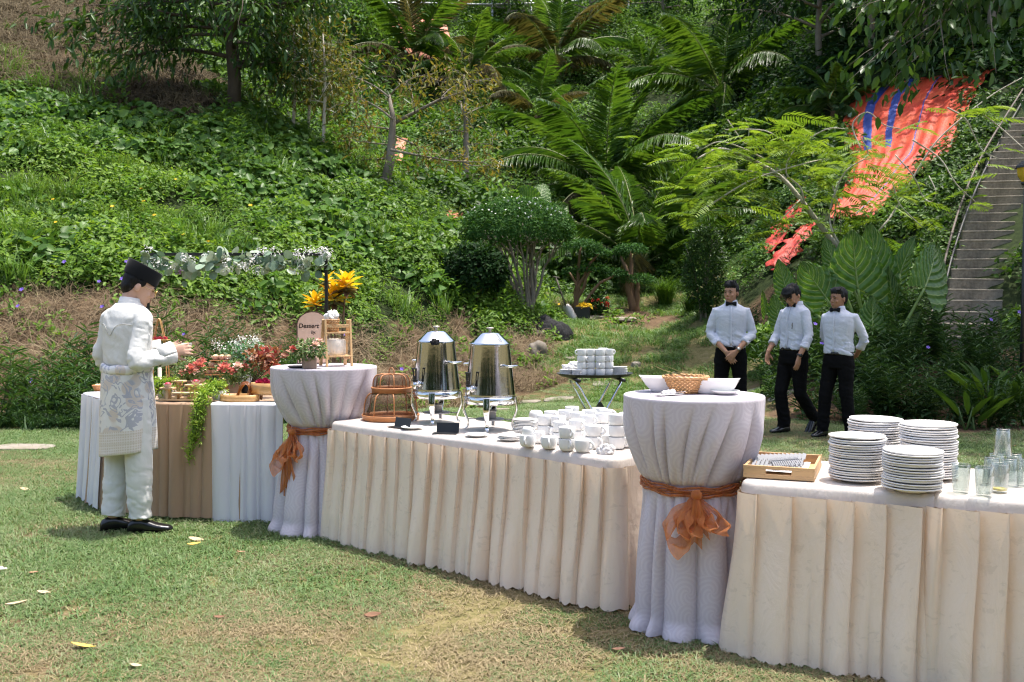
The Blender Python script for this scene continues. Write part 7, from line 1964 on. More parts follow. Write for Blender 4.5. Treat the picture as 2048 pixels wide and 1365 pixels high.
def head(mb, piv, R, hw=1.0):
    P = lambda x, y, z: piv + R @ np.array([x * hw, y, z])
    X, Y, Z = R[:, 0], R[:, 1], R[:, 2]
    mb.ell(P(0, 0.010, 0.150), (0.074 * hw, 0.094, 0.098), 24, 16, R)
    loft(mb, [(P(0, -0.052, 0.004), X * 0.022, Y * 0.020), (P(0, -0.047, 0.016), X * 0.036, Y * 0.034), (P(0, -0.034, 0.040), X * 0.051, Y * 0.052), (P(0, -0.024, 0.070), X * 0.060, Y * 0.066), (P(0, -0.014, 0.100), X * 0.066, Y * 0.077), (P(0, -0.005, 0.140), X * 0.068, Y * 0.087), (P(0, 0.0, 0.175), X * 0.064, Y * 0.086)], 20, 2.2)
    mb.tube([P(0, -0.085, 0.128), P(0, -0.097, 0.104), P(0, -0.105, 0.086)], [0.008, 0.010, 0.0125], 8)      # nose
    mb.ell(P(0.011, -0.094, 0.083), (0.008, 0.009, 0.007), 8, 6, R); mb.ell(P(-0.011, -0.094, 0.083), (0.008, 0.009, 0.007), 8, 6, R)
    for s in (-1, 1):
        mb.ell(P(s * 0.031, -0.080, 0.138), (0.023, 0.012, 0.008), 10, 6, R)       # brow
        mb.ell(P(s * 0.043, -0.068, 0.088), (0.018, 0.016, 0.017), 10, 6, R)       # cheekbone
        Re = R @ np.array(Euler((0.15, 0, s * 0.35)).to_matrix())
        mb.ell(P(s * 0.077, 0.012, 0.105), (0.010, 0.019, 0.031), 10, 8, Re)       # ear
    mb.ell(P(0, -0.089, 0.055), (0.024, 0.010, 0.013), 12, 6, R)
    mb.ell(P(0, -0.079, 0.020), (0.020, 0.013, 0.012), 10, 6, R)
def face_parts(o, body, piv, R):
    P = lambda x, y, z: piv + R @ np.array([x, y, z])
    for s in (-1, 1):
        mb = MB(); mb.ell(P(s * 0.030, -0.086, 0.121), (0.0125, 0.005, 0.0052), 12, 8, R); mb.build('eye', M['eye_dark'], body)
        mb = MB(); mb.tube([P(s * 0.012, -0.096, 0.139), P(s * 0.030, -0.095, 0.145), P(s * 0.049, -0.082, 0.140)], [0.0035, 0.0042, 0.0025], 6); mb.build('eyebrow', M['hair'], body)
    mb = MB(); mb.ell(P(0, -0.0965, 0.0595), (0.019, 0.005, 0.0045), 12, 6, R); mb.ell(P(0, -0.0955, 0.0515), (0.017, 0.0055, 0.0050), 12, 6, R); mb.build('lips', M['lip'], body)
def hair(o, piv, R, style, seed):
    g = np.random.default_rng(seed)
    P = lambda x, y, z: piv + R @ np.array([x, y, z])
    mb = MB()
    mb.ell(P(0, 0.028, 0.168), (0.081, 0.094, 0.088), 24, 14, R)
    mb.ell(P(0, 0.062, 0.120), (0.070, 0.058, 0.075), 18, 12, R)
    mb.ell(P(0, -0.018, 0.198), (0.074, 0.072, 0.058), 20, 12, R)
    if style == 'tall':
        for i in range(26):
            x, y = g.uniform(-0.06, 0.06), g.uniform(-0.07, 0.05)
            mb.tube([P(x, y, 0.20), P(x + g.normal() * 0.008, y - 0.012, 0.262 + 0.01 * g.normal())], [0.024, 0.006], 7)
    elif style == 'bowl':
        for i in range(30):
            x = g.uniform(-0.068, 0.068); y0 = -0.03 - 0.06 * math.sqrt(max(0, 1 - (x / 0.075) ** 2))
            mb.tube([P(x * 0.8, -0.02, 0.235), P(x, y0 - 0.006, 0.20), P(x * 1.02, y0 - 0.008, 0.160 + 0.010 * g.normal())], [0.02, 0.015, 0.005], 7)
    else:
        for i in range(22):
            x = g.uniform(-0.062, 0.062); mb.tube([P(x, -0.035, 0.21), P(x + 0.008, -0.062, 0.216 + 0.004 * g.normal()), P(x + 0.015, -0.02, 0.250)], [0.016, 0.013, 0.008], 7)
    for s in (-1, 1): mb.ell(P(s * 0.071, 0.005, 0.150), (0.011, 0.030, 0.036), 10, 8, R)
    me = fuse(mb, 0.0065, 2, 'hair'); ruffle(me, 0.010, 60, 14, seed)
    link('hair', me, M['hair'], o)
def shoe(o, ankle, yaw, pitch=0.0, mat=None):
    S = [(0.078, 0.020, 0.045), (0.066, 0.031, 0.066), (0.03, 0.036, 0.085), (-0.01, 0.037, 0.088), (-0.05, 0.041, 0.074), (-0.10, 0.047, 0.056), (-0.145, 0.045, 0.045), (-0.185, 0.033, 0.036), (-0.203, 0.014, 0.026)]
    mb = MB(); loft(mb, [((0, y, 0.012 + h / 2), (rx, 0, 0), (0, 0, h / 2)) for y, rx, h in S], 16, 2.6)
    up = fuse(mb, 0.006, 3, 'shoe')
    so = link('shoe', up, mat or M['shoe'], o, (ankle[0], ankle[1] - 0.0, ankle[2] - 0.085), (pitch, 0, yaw))
    mb = MB(); th = np.linspace(0, 2 * PI, 36, endpoint=False)
    yy = -0.063 + 0.145 * np.cos(th); xx = np.sin(th) * np.interp(yy, [-0.21, -0.19, -0.10, -0.02, 0.05, 0.083], [0.010, 0.034, 0.050, 0.040, 0.038, 0.012])
    V = np.vstack([np.stack([xx, yy, 0 * xx], -1), np.stack([xx, yy, 0 * xx + 0.016], -1)]); j = np.arange(36); k = (j + 1) % 36
    mb.add(V, [np.stack([j, k, 36 + k, 36 + j], -1)]); mb.add(np.vstack([V[36:], [[0, -0.06, 0.016]]]), [np.stack([j, k, np.full(36, 36)], -1)])
    mb.build('sole', M['shoe'], so, smooth=False)
def bow_tie(o, p, R):
    mb = MB()
    for s in (-1, 1):
        secs = []
        for t_, h, dpt in ((0.0, 0.010, 0.010), (0.018, 0.014, 0.010), (0.045, 0.027, 0.013), (0.062, 0.024, 0.008)):
            c = p + R @ np.array([s * t_, -0.006, 0]); secs.append((c, R @ np.array([0, dpt, 0]), R @ np.array([0, 0, h])))
        loft(mb, secs, 12, 3.5)
    loft(mb, [(p + R @ np.array([x, -0.010, 0]), R @ np.array([0, 0.012, 0]), R @ np.array([0, 0, 0.013])) for x in (-0.010, 0.010)], 10, 3)
    mb.build('bow_tie', M['velvet'], o)
def watch(o, wrist, d, face_dir, mat):
    d = unit(np.asarray(d, float)); fd = np.asarray(face_dir, float); fd = unit(fd - d * np.dot(fd, d)); l = np.cross(d, fd)
    a = np.linspace(0, 2 * PI, 25); w = np.asarray(wrist)
    P = [[w + d * dz + (fd * math.cos(t) * 0.027 + l * math.sin(t) * 0.032) for t in a] for dz in (-0.010, 0.010)]
    mb = MB(); mb.grid(np.array(P)); wo = mb.build('watch_band', M['black_plastic'], o, solid=0.004)
    mb = MB(); mb.cyl(w + fd * 0.024, w + fd * 0.036, 0.019, n=18); mb.build('watch_case', mat, wo)
TORSO = [(0.80, 0.150, 0.105), (0.88, 0.165, 0.115), (0.96, 0.158, 0.110), (1.05, 0.146, 0.100), (1.14, 0.152, 0.105), (1.24, 0.168, 0.114), (1.33, 0.178, 0.115), (1.39, 0.172, 0.104), (1.43, 0.140, 0.086), (1.46, 0.085, 0.066), (1.48, 0.055, 0.055)]
def waiter(label, loc, yaw, J, skin, style, seed, hd, tie=True, scale=1.0, extra=None):
    o = thing('person', label, 'person', loc, yaw); o.scale = (scale,) * 3
    A = lambda k: np.array(J[k], float)
    lean = J.get('lean', 0.0); slx = J.get('side', 0.0)
    T = lambda p: np.array([p[0] + slx * (p[2] - 0.95), p[1] - lean * max(0, p[2] - 0.95), p[2]])
    sec = lambda z, rx, ry, k=1.0: (T((0, 0, z)), (rx * k, 0, 0), (0, ry * k, 0))
    piv = T((0, -0.005 - lean * 0.1, 1.475)); R = head_rot(*hd)
    # ---- body: one continuous figure
    mb = MB(); loft(mb, [sec(z, rx, ry, 0.86) for z, rx, ry in TORSO], 24)
    mb.tube([T((0, 0.005, 1.40)), piv + [0, 0.0, 0.0], piv + R @ np.array([0, 0.012, 0.06]), piv + R @ np.array([0, 0.012, 0.10])], [0.060, 0.053, 0.052, 0.055], 14)
    head(mb, piv, R)
    for s, k in ((-1, 'r'), (1, 'l')):
        sh, el, wr = A(k + 'sh'), A(k + 'el'), A(k + 'wr')
        mb.tube([T((s * 0.12, 0, 1.39)), sh, (sh + el) / 2, el], [0.045, 0.046, 0.042, 0.036], 12)
        mb.tube([el, el * 0.7 + wr * 0.3, wr], [0.036, 0.039, 0.025], 12)
        hand(mb, wr, J[k + 'hd'], J[k + 'hn'], J.get(k + 'th', 1), J.get(k + 'curl', 0.5))
        hp, kn, an = A(k + 'hp'), A(k + 'kn'), A(k + 'an')
        mb.tube([hp + [0, 0, 0.04], (hp + kn) / 2, kn, kn * 0.6 + an * 0.4, an], [0.075, 0.066, 0.05, 0.048, 0.032], 12)
    body = link('body', fuse(mb, 0.0062, 4, 'body'), skin, o)
    face_parts(o, body, piv, R); hair(o, piv, R, style, seed)
    # ---- shirt
    mb = MB()
    loft(mb, [(T((0, 0, z)), (rx, 0, 0), (0, ry, 0)) for z, rx, ry in ((0.945, 0.160, 0.112), (0.965, 0.176, 0.128), (1.0, 0.178, 0.130), (1.06, 0.170, 0.122), (1.14, 0.170, 0.120), (1.24, 0.182, 0.126), (1.33, 0.190, 0.126), (1.39, 0.182, 0.114), (1.43, 0.148, 0.094), (1.462, 0.090, 0.074), (1.475, 0.070, 0.066))], 26)
    for s, k in ((-1, 'r'), (1, 'l')):
        sh, el, wr = A(k + 'sh'), A(k + 'el'), A(k + 'wr')
        cf = el * 0.55 + wr * 0.45
        mb.tube([T((s * 0.10, 0, 1.375)), sh, (sh + el) / 2 + [s * 0.004, 0, 0], el + [0, 0.004, 0]], [0.062, 0.058, 0.056, 0.053], 14)
        mb.tube([el, el * 0.8 + wr * 0.2, cf], [0.055, 0.054, 0.048], 14)
        fd = unit(wr - el); mb.tube([cf - fd * 0.035, cf - fd * 0.025, cf + fd * 0.02, cf + fd * 0.027], [0.048, 0.054, 0.054, 0.046], 14)
    me = fuse(mb, 0.0075, 4, 'shirt')
    ruffle(me, lambda c: 0.018 * (0.25 + smoothstep(1.30, 1.0, c[:, 2])), 7, 16, seed)
    st = link('shirt', me, M['shirt'], o)
    # collar leaves and placket
    mb = MB(); th = np.linspace(-0.5 * PI + 0.25, 1.5 * PI - 0.25, 40); nb = piv + np.array([0, 0.006, 0.0])
    Rn = np.eye(3)
    rows = [np.stack([nb[0] + r_ * np.cos(th), nb[1] + r_ * 0.98 * np.sin(th) + dy, nb[2] + dz - 0.018 * np.maximum(0, -np.sin(th)) ** 3 * (1.2 if i_ > 2 else 0.5)], -1) for i_, (r_, dz, dy) in enumerate(((0.062, -0.02, 0), (0.059, 0.012, 0), (0.060, 0.036, 0.002), (0.065, 0.034, 0.002), (0.074, 0.004, 0.0), (0.080, -0.010, 0.0)))]
    mb.grid(np.array(rows)); mb.build('collar', M['shirt'], st, solid=0.003)
    zz = np.linspace(0.99, 1.44, 12); fy = np.interp(zz, [0.96, 1.0, 1.06, 1.14, 1.24, 1.33, 1.39, 1.44], [0.130, 0.132, 0.124, 0.122, 0.128, 0.128, 0.115, 0.090])
    P = np.array([[T((x_, -f - 0.002, z)) for x_ in (-0.014, 0.0, 0.014)] for z, f in zip(zz, fy)]); mb = MB(); mb.grid(P); mb.build('placket', M['shirt'], st, solid=0.004)
    if tie: bow_tie(o, piv + np.array([0, -0.074, -0.008]), head_rot(0, -0.15))
    # ---- trousers
    mb = MB(); loft(mb, [(T((0, 0, z)), (rx, 0, 0), (0, ry, 0)) for z, rx, ry in ((0.80, 0.160, 0.120), (0.86, 0.176, 0.130), (0.93, 0.176, 0.128), (0.975, 0.166, 0.120), (0.985, 0.160, 0.115))], 24)
    for s, k in ((-1, 'r'), (1, 'l')):
        hp, kn, an = A(k + 'hp'), A(k + 'kn'), A(k + 'an')
        mb.tube([hp + [0, 0, 0.02], hp * 0.75 + kn * 0.25, hp * 0.35 + kn * 0.65, kn, kn * 0.6 + an * 0.4, kn * 0.15 + an * 0.85, an + [0, 0, -0.015]], [0.098, 0.096, 0.082, 0.074, 0.073, 0.070, 0.072], 16)
    me = fuse(mb, 0.0085, 4, 'trousers'); ruffle(me, lambda c: 0.012 + 0.020 * smoothstep(0.45, 0.1, c[:, 2]), 5, 13, seed + 4)
    tr_ = link('trousers', me, M['trouser'], o)
    mb = MB(); th = np.linspace(0, 2 * PI, 48); mb.grid(np.array([[T((math.cos(t) * 0.172, math.sin(t) * 0.125, z)) for t in th] for z in (0.955, 0.988)])); mb.build('belt', M['shoe'], tr_, solid=0.004)
    for k in ('r', 'l'): shoe(o, J[k + 'an'], J.get(k + 'fy', 0.0), J.get(k + 'fp', 0.0))
    if extra: extra(o, J, T)
    return o
base = dict(rsh=(-0.168, 0, 1.38), lsh=(0.168, 0, 1.38), rhp=(-0.088, 0, 0.87), lhp=(0.088, 0, 0.87))
def gpt(px, d): 
    x = (px - CX) / F * d; return np.array([x, d, Hs(x, d)])
# waiter with clasped hands
J = dict(base, rel=(-0.245, 0.0, 1.12), lel=(0.245, 0.0, 1.12), rwr=(-0.045, -0.185, 0.905), lwr=(0.065, -0.205, 0.925), rhd=(0.55, -0.10, -0.75), lhd=(-0.62, -0.10, -0.65), rhn=(0.1, 1, 0.0), lhn=(-0.1, 1, 0.0), rth=1, lth=-1, rcurl=0.25, lcurl=0.35, rkn=(-0.115, -0.01, 0.48), lkn=(0.115, -0.01, 0.48), ran=(-0.135, 0.02, 0.085), lan=(0.135, 0.02, 0.085), rfy=-0.25, lfy=0.25)
def ex1(o, J, T): watch(o, np.array(J['lwr']) + [0.012, 0.006, 0.018], np.array(J['lwr']) - np.array(J['lel']), (0.3, -1, 0.2), M['steel_dull'])
waiter('young waiter in white shirt and black bow tie with hands clasped in front', gpt(1462, 11.9), -0.22, J, M['skin_tan'], 'tall', 3, (-0.42, 0.02), scale=1.03, extra=ex1)
# waiter looking down, mid step
J = dict(base, rsh=(-0.165, 0.02, 1.38), lsh=(0.165, 0.0, 1.38), rel=(-0.225, -0.03, 1.12), lel=(0.235, -0.02, 1.11), rwr=(-0.20, -0.20, 0.93), lwr=(0.215, -0.15, 0.885), rhd=(0.1, -0.25, -0.95), lhd=(-0.05, -0.2, -0.97), rhn=(1, 0, 0), lhn=(-1, 0, 0), rth=-1, lth=1, rcurl=0.5, lcurl=0.6, rhp=(-0.085, 0.0, 0.87), rkn=(-0.085, -0.115, 0.475), ran=(-0.085, -0.05, 0.085), lhp=(0.085, 0.0, 0.87), lkn=(0.075, 0.03, 0.46), lan=(0.055, 0.30, 0.16), rfy=-0.1, lfy=0.0, lfp=0.75, lean=-0.06)
def ex2(o, J, T):
    watch(o, np.array(J['lwr']) + [0.0, 0.008, 0.02], np.array(J['lwr']) - np.array(J['lel']), (1, -0.4, 0.1), M['black_plastic'])
    mb = MB(); mb.tube([(0.085, -0.118, 1.27), (0.082, -0.120, 1.20)], 0.004, 6); mb.tube([(0.085, -0.124, 1.262), (0.084, -0.125, 1.235)], 0.003, 6); mb.build('pen', M['black_plastic'], o)
waiter('young waiter with head bowed in mid step, watch on his wrist', gpt(1588, 11.55), -1.02, J, M['skin_tan'], 'bowl', 5, (0.1, 0.62), scale=1.02, extra=ex2)
# waiter with hands behind his back
J = dict(base, rsh=(-0.168, 0.02, 1.38), lsh=(0.168, 0.03, 1.38), rel=(-0.25, 0.12, 1.14), lel=(0.245, 0.13, 1.13), rwr=(-0.09, 0.20, 0.955), lwr=(0.11, 0.21, 0.94), rhd=(0.8, 0.1, -0.3), lhd=(-0.8, 0.1, -0.3), rhn=(0, 1, 0), lhn=(0, 1, 0), rth=1, lth=-1, rkn=(-0.125, -0.06, 0.48), ran=(-0.155, -0.06, 0.085), lkn=(0.105, 0.0, 0.47), lan=(0.125, 0.06, 0.085), rfy=-0.1, lfy=0.35, lean=0.02)
waiter('young waiter with hands behind his back, nearest the stairs', gpt(1678, 11.2), -0.80, J, M['skin_brown'], 'short', 7, (-0.30, 0.03), scale=0.985)
# ---------------------------------------------------------- man in white at the dessert table
t = NT('songket_sampin')
uv = t.coord('UV'); sp3 = t.n('ShaderNodeSeparateXYZ'); t.l(uv, sp3.inputs[0])
n1 = t.noise(uv, 7.0, 2, 0.45, 1.6); n2 = t.noise(t.mapping(uv, (1, 1, 1), loc=(3.1, 1.7, 0)), 5.0, 2, 0.4, 1.2)
scroll = t.math('SINE', t.math('MULTIPLY', n1, 34.0))
k1 = t.math('MULTIPLY', t.mapr(scroll, 0.35, 0.5, 0, 1), t.mapr(n2, 0.40, 0.45, 0, 1))
v1 = t.vor(uv, 8.0, 'SMOOTH_F1', 'Distance', '2D')
k2 = t.math('MULTIPLY', t.mapr(v1, 0.34, 0.28, 0, 1), t.math('SUBTRACT', 1.0, t.math('MULTIPLY', k1, 0.6)))
c = t.mix(t.math('MULTIPLY', k2, 0.75), (0.70, 0.69, 0.67), (0.56, 0.47, 0.40))
c = t.mix(t.math('MULTIPLY', k1, 0.85), c, (0.36, 0.37, 0.44))
lat = t.math('MULTIPLY', t.math('SINE', t.math('MULTIPLY', t.math('ADD', sp3.outputs[0], sp3.outputs[1]), 190.0)), t.math('SINE', t.math('MULTIPLY', t.math('SUBTRACT', sp3.outputs[0], sp3.outputs[1]), 190.0)))
rowd = t.math('SINE', t.math('MULTIPLY', sp3.outputs[1], 110.0))
bandc = t.mix(t.mapr(lat, 0.12, 0.3, 0, 0.8), t.mix(t.mapr(rowd, 0.6, 0.9, 0, 0.6), (0.66, 0.62, 0.58), (0.57, 0.53, 0.46)), (0.53, 0.46, 0.38))
isb = t.math('MULTIPLY', t.math('LESS_THAN', sp3.outputs[1], 0.665), t.math('GREATER_THAN', sp3.outputs[1], 0.515))
c = t.mix(isb, c, bandc)
nm = t.bump(t.math('ADD', t.noise(t.coord(), 7, 4), t.math('MULTIPLY', k1, 0.05)), 0.3, 0.03)
M['sampin'] = t.end(t.bsdf(c, 0.42, 0.12, 0.5, nm, sheen=0.1))
mp = np.array([(252 - CX) / F * 6.62, 6.62, 0.0]); MYAW = math.radians(146)
o = thing('person', 'man in white traditional suit and black cap standing at the dessert table', 'person', mp, MYAW); o.scale = (1.035,) * 3
piv = np.array([0, -0.045, 1.475]); R = head_rot(-0.55, 0.42)
mb = MB(); loft(mb, [zsec(z, rx * 0.9, ry * 0.9, 0, -0.02 * max(0, z - 1.1) / 0.4) for z, rx, ry in TORSO], 24)
mb.tube([(0, 0.0, 1.38), (0, -0.018, 1.45), piv + R @ np.array([0, 0.02, 0.03]), piv + R @ np.array([0, 0.02, 0.10])], [0.066, 0.060, 0.057, 0.060], 14)
head(mb, piv, R, 1.04)
rsh, rel, rwr = np.array((-0.172, -0.005, 1.375)), np.array((-0.215, 0.085, 1.10)), np.array((-0.245, -0.145, 1.165))
lsh, lel, lwr = np.array((0.172, -0.005, 1.375)), np.array((0.225, 0.03, 1.11)), np.array((0.02, -0.26, 1.17))
for sh, el, wr, s in ((rsh, rel, rwr, -1), (lsh, lel, lwr, 1)):
    mb.tube([(s * 0.12, 0, 1.38), sh, (sh + el) / 2, el], [0.05, 0.048, 0.044, 0.038], 12); mb.tube([el, el * 0.7 + wr * 0.3, wr], [0.038, 0.040, 0.027], 12)
hand(mb, rwr, (-0.55, -0.80, 0.15), (0.75, -0.55, -0.15), -1, 0.95, 1.05); hand(mb, lwr, (-0.55, -0.75, 0.1), (-0.5, 0.4, 0.5), 1, 0.8, 1.05)
rj = dict(rhp=(-0.09, 0, 0.87), rkn=(-0.105, -0.005, 0.48), ran=(-0.115, 0.0, 0.085), lhp=(0.09, 0, 0.87), lkn=(0.10, 0.0, 0.48), lan=(0.085, 0.06, 0.085))
for k in 'rl':
    hp, kn, an = (np.array(rj[k + q]) for q in ('hp', 'kn', 'an')); mb.tube([hp + [0, 0, 0.04], (hp + kn) / 2, kn, kn * 0.6 + an * 0.4, an], [0.08, 0.07, 0.052, 0.05, 0.034], 12)
body = link('body', fuse(mb, 0.006, 4, 'body'), M['skin_fair'], o)
face_parts(o, body, piv, R)
# hair below the cap
P = lambda x, y, z: piv + R @ np.array([x, y, z])
mb = MB(); mb.ell(P(0, 0.030, 0.150), (0.083, 0.090, 0.085), 24, 14, R); mb.ell(P(0, 0.062, 0.105), (0.072, 0.050, 0.070), 18, 12, R)
for s in (-1, 1): mb.ell(P(s * 0.076, 0.0, 0.145), (0.010, 0.028, 0.030), 10, 8, R)
me = fuse(mb, 0.0062, 2, 'hair'); ruffle(me, 0.006, 60, 18, 9); link('hair', me, M['hair'], o)
# songkok
mb = MB(); th = np.linspace(0, 2 * PI, 48, endpoint=False); rows = []
for (k, dz) in ((0.98, 0.0), (1.0, 0.004), (1.03, 0.05), (1.055, 0.088), (1.045, 0.0935), (0.85, 0.0945), (0.4, 0.093), (0.0, 0.092)):
    rows.append(np.array([P(0.090 * k * math.cos(t), 0.016 + 0.112 * k * math.sin(t), 0.160 + dz + 0.010 * math.sin(t)) for t in th]))
mb.grid(np.array(rows), wrapu=True); mb.build('songkok_cap', M['velvet'], o)
# spectacles
mb = MB()
for s in (-1, 1):
    a = np.linspace(0, 2 * PI, 25); mb.tube(np.array([P(s * 0.033 + 0.023 * math.cos(t), -0.108, 0.117 + 0.021 * math.sin(t)) for t in a]), 0.0016, 6, cap=False); mb.tube([P(s * 0.056, -0.106, 0.122), P(s * 0.082, 0.01, 0.125)], 0.0015, 6)
mb.tube([P(-0.010, -0.110, 0.122), P(0.010, -0.110, 0.122)], 0.0016, 6); mb.build('spectacles', M['gold'], o)
# tunic
mb = MB(); cy = lambda z: -0.02 * max(0, z - 1.1) / 0.4
loft(mb, [zsec(z, rx, ry, 0, cy(z)) for z, rx, ry in ((0.93, 0.158, 0.120), (1.0, 0.162, 0.124), (1.05, 0.162, 0.122), (1.12, 0.168, 0.122), (1.22, 0.178, 0.126), (1.32, 0.186, 0.126), (1.385, 0.182, 0.116), (1.43, 0.155, 0.100), (1.465, 0.098, 0.080), (1.48, 0.075, 0.070))], 28)
for sh, el, wr, s in ((rsh, rel, rwr, -1), (lsh, lel, lwr, 1)):
    fd = unit(wr - el); q = spline(np.array([(s * 0.10, -0.01, 1.37), sh, (sh + el) / 2, el, (el + wr) / 2 + [0, 0, -0.006], wr - fd * 0.015 + [0, 0, -0.008]]), 4)
    mb.tube(q, np.interp(np.linspace(0, 5, len(q)), np.arange(6), [0.070, 0.062, 0.057, 0.054, 0.054, 0.053]), 16)
me = fuse(mb, 0.0075, 4, 'tunic'); ruffle(me, lambda c: 0.006 + 0.020 * np.maximum(smoothstep(1.22, 1.02, c[:, 2]), 0.6 * smoothstep(0.19, 0.24, np.abs(c[:, 0]))), 6, 12, 3)
tu = link('tunic', me, M['baju'], o)
for wr, el in ((rwr, rel), (lwr, lel)):       # open cuffs
    fd = unit(wr - el); a = np.linspace(0, 2 * PI, 33); x_ = unit(np.cross(fd, [0, 0, 1])); y_ = np.cross(x_, fd)
    mb = MB(); mb.grid(np.array([[wr + fd * dz + [0, 0, -0.010] + x_ * 0.052 * k * math.cos(t) + y_ * 0.070 * k * math.sin(t) for t in a] for dz, k in ((-0.09, 0.92), (-0.03, 1.0), (0.022, 1.03))])); mb.build('cuff', M['baju'], tu, solid=0.003)
# standing collar
mb = MB(); a = np.linspace(0, 2 * PI, 41); rows = []
for f, r_ in ((-0.03, 0.074), (0.0, 0.068), (0.038, 0.066)):
    rows.append(np.array([(r_ * math.cos(t), -0.028 + r_ * 1.02 * math.sin(t) - f * 0.35, 1.468 + f + 0.012 * math.sin(t)) for t in a]))
mb.grid(np.array(rows)); mb.build('collar', M['baju'], tu, solid=0.004)
# yoke seam on the back
ys = [(-0.165, 1.335), (-0.10, 1.345), (-0.05, 1.325), (-0.0, 1.27), (0.05, 1.325), (0.10, 1.345), (0.165, 1.335)]
mb = MB(); sp_l = spline(np.array([[x, 0, z] for x, z in ys]), 5)
ry = np.interp(sp_l[:, 2], [1.22, 1.32, 1.385], [0.126, 0.126, 0.116]); rx = np.interp(sp_l[:, 2], [1.22, 1.32, 1.385], [0.178, 0.186, 0.182])
sp_l[:, 1] = np.array([cy(z) for z in sp_l[:, 2]]) + ry * np.sqrt(np.clip(1 - np.abs(sp_l[:, 0] / rx) ** 2.3, 0.05, 1)) ** (2 / 2.3) + 0.003
mb.tube(sp_l, 0.0016, 5); mb.build('yoke_seam', simple('seam_grey', (0.42, 0.42, 0.40), 0.7), tu)
# sampin
nu = 160; th = np.linspace(0, 2 * PI, nu + 1); zs = np.linspace(1.045, 0.515, 44); rows = []; uv_ = []
for z in zs:
    f = (1.045 - z) / 0.53
    rx = 0.176 + 0.012 * math.sin(f * PI * 0.8) + 0.002 * f; ry_ = 0.140 + 0.026 * f ** 0.7
    fold = 0.010 * f * np.sin(th * 5 + 1) + 0.006 * (fbm(th * 3, np.full(nu + 1, z * 4), 2) - 0.5) + 0.014 * np.exp(-((th - 5.6) / 0.12) ** 2) * f
    zz = z + 0.022 * f * np.cos(th - 0.4) * -1
    rows.append(np.stack([np.cos(th) * (rx + fold), np.sin(th) * (ry_ + fold), zz], -1)); uv_.append(np.stack([th * 0.19, np.full(nu + 1, z)], -1))
mb = MB(); mb.grid(np.array(rows), np.array(uv_)); sa = mb.build('sampin', M['sampin'], o, solid=0.004)
mb = MB(); a = np.linspace(0, 2 * PI, 61)
prof = [(0.164, 1.035), (0.182, 1.030), (0.190, 1.045), (0.188, 1.070), (0.178, 1.088), (0.164, 1.090)]
rows = [np.stack([np.cos(a) * r_, np.sin(a) * r_ * 0.78, z + 0.008 * np.sin(a * 2 + 1) + 0.004 * np.sin(a * 7)], -1) for r_, z in prof]; uv2 = [np.stack([a * 0.19, np.full(61, z + 0.2)], -1) for r_, z in prof]
mb.grid(np.array(rows), np.array(uv2)); mb.build('waist_fold', M['sampin'], sa)
# trousers
mb = MB(); loft(mb, [zsec(z, rx, ry) for z, rx, ry in ((0.78, 0.165, 0.125), (0.88, 0.178, 0.135), (0.95, 0.172, 0.130))], 22)
for k in 'rl':
    hp, kn, an = (np.array(rj[k + q]) for q in ('hp', 'kn', 'an')); mb.tube([hp, hp * 0.6 + kn * 0.4, kn, kn * 0.55 + an * 0.45, kn * 0.15 + an * 0.85, an + [0, 0, 0.012]], [0.098, 0.096, 0.087, 0.081, 0.074, 0.076], 18)
me = fuse(mb, 0.008, 4, 'trousers'); ruffle(me, lambda c: 0.006 + 0.016 * smoothstep(0.45, 0.08, c[:, 2]), 5, 15, 6); link('trousers', me, M['baju'], o)
shoe(o, rj['ran'], -0.85); shoe(o, rj['lan'], -0.55)
# white paper cup in his hand
w = np.array(mp); Rm = np.array(Euler((0, 0, MYAW)).to_matrix())
pc = mp + Rm @ (np.array([-0.262, -0.262, 1.135]) * 1.035)
mb = MB(); mb.lathe([(0.0001, 0), (0.026, 0), (0.035, 0.082), (0.0365, 0.084), (0.034, 0.084), (0.025, 0.004), (0.0001, 0.004)], 24)
co = mb.build('paper_cup', M['paper'], None, loc=pc); tag(co, 'white paper cup held by the man in white', 'cup')
# ============================================================ garland stand, dessert things
gd = np.random.default_rng(700)
M['black_metal'] = simple('black_metal', (0.012, 0.012, 0.012), 0.4, var=0.2)
GD = 8.1
xl, xr = (296 - CX) / F * GD, (653 - CX) / F * GD
zt_ = at(653, 512, GD)[2]
o = thing('garland_stand', 'slim black metal stand behind the dessert table', 'stand', ((xl + xr) / 2, GD, 0))
hw = (xr - xl) / 2
for s in (-1, 1):
    mb = MB(); mb.bar((s * hw, 0, 0), (s * hw, 0, zt_), 0.026, 0.026); mb.build('post', M['black_metal'], o, smooth=False, bevel=0.002)
    mb = MB(); mb.box((s * hw, 0, 0.006), (0.06, 0.45, 0.012)); mb.build('foot', M['black_metal'], o, smooth=False, bevel=0.002)
mb = MB(); mb.bar((-hw - 0.012, 0, zt_ + 0.012), (hw + 0.012, 0, zt_ + 0.012), 0.024, 0.024); mb.build('crossbar', M['black_metal'], o, smooth=False, bevel=0.002)
go = thing('garland', 'eucalyptus and white blossom garland hung along the black stand', 'garland', ((xl + xr) / 2, GD, zt_))
mb = MB(); xs = np.linspace(-hw, hw * 0.98, 30); vine = np.stack([xs, -0.03 + 0.02 * np.sin(xs * 9), -0.045 + 0.03 * np.sin(xs * 6 + 1) - 0.02 * np.cos(xs * 2)], -1); mb.tube(vine, 0.006, 6); mb.build('stem', M['stem_green'], go)
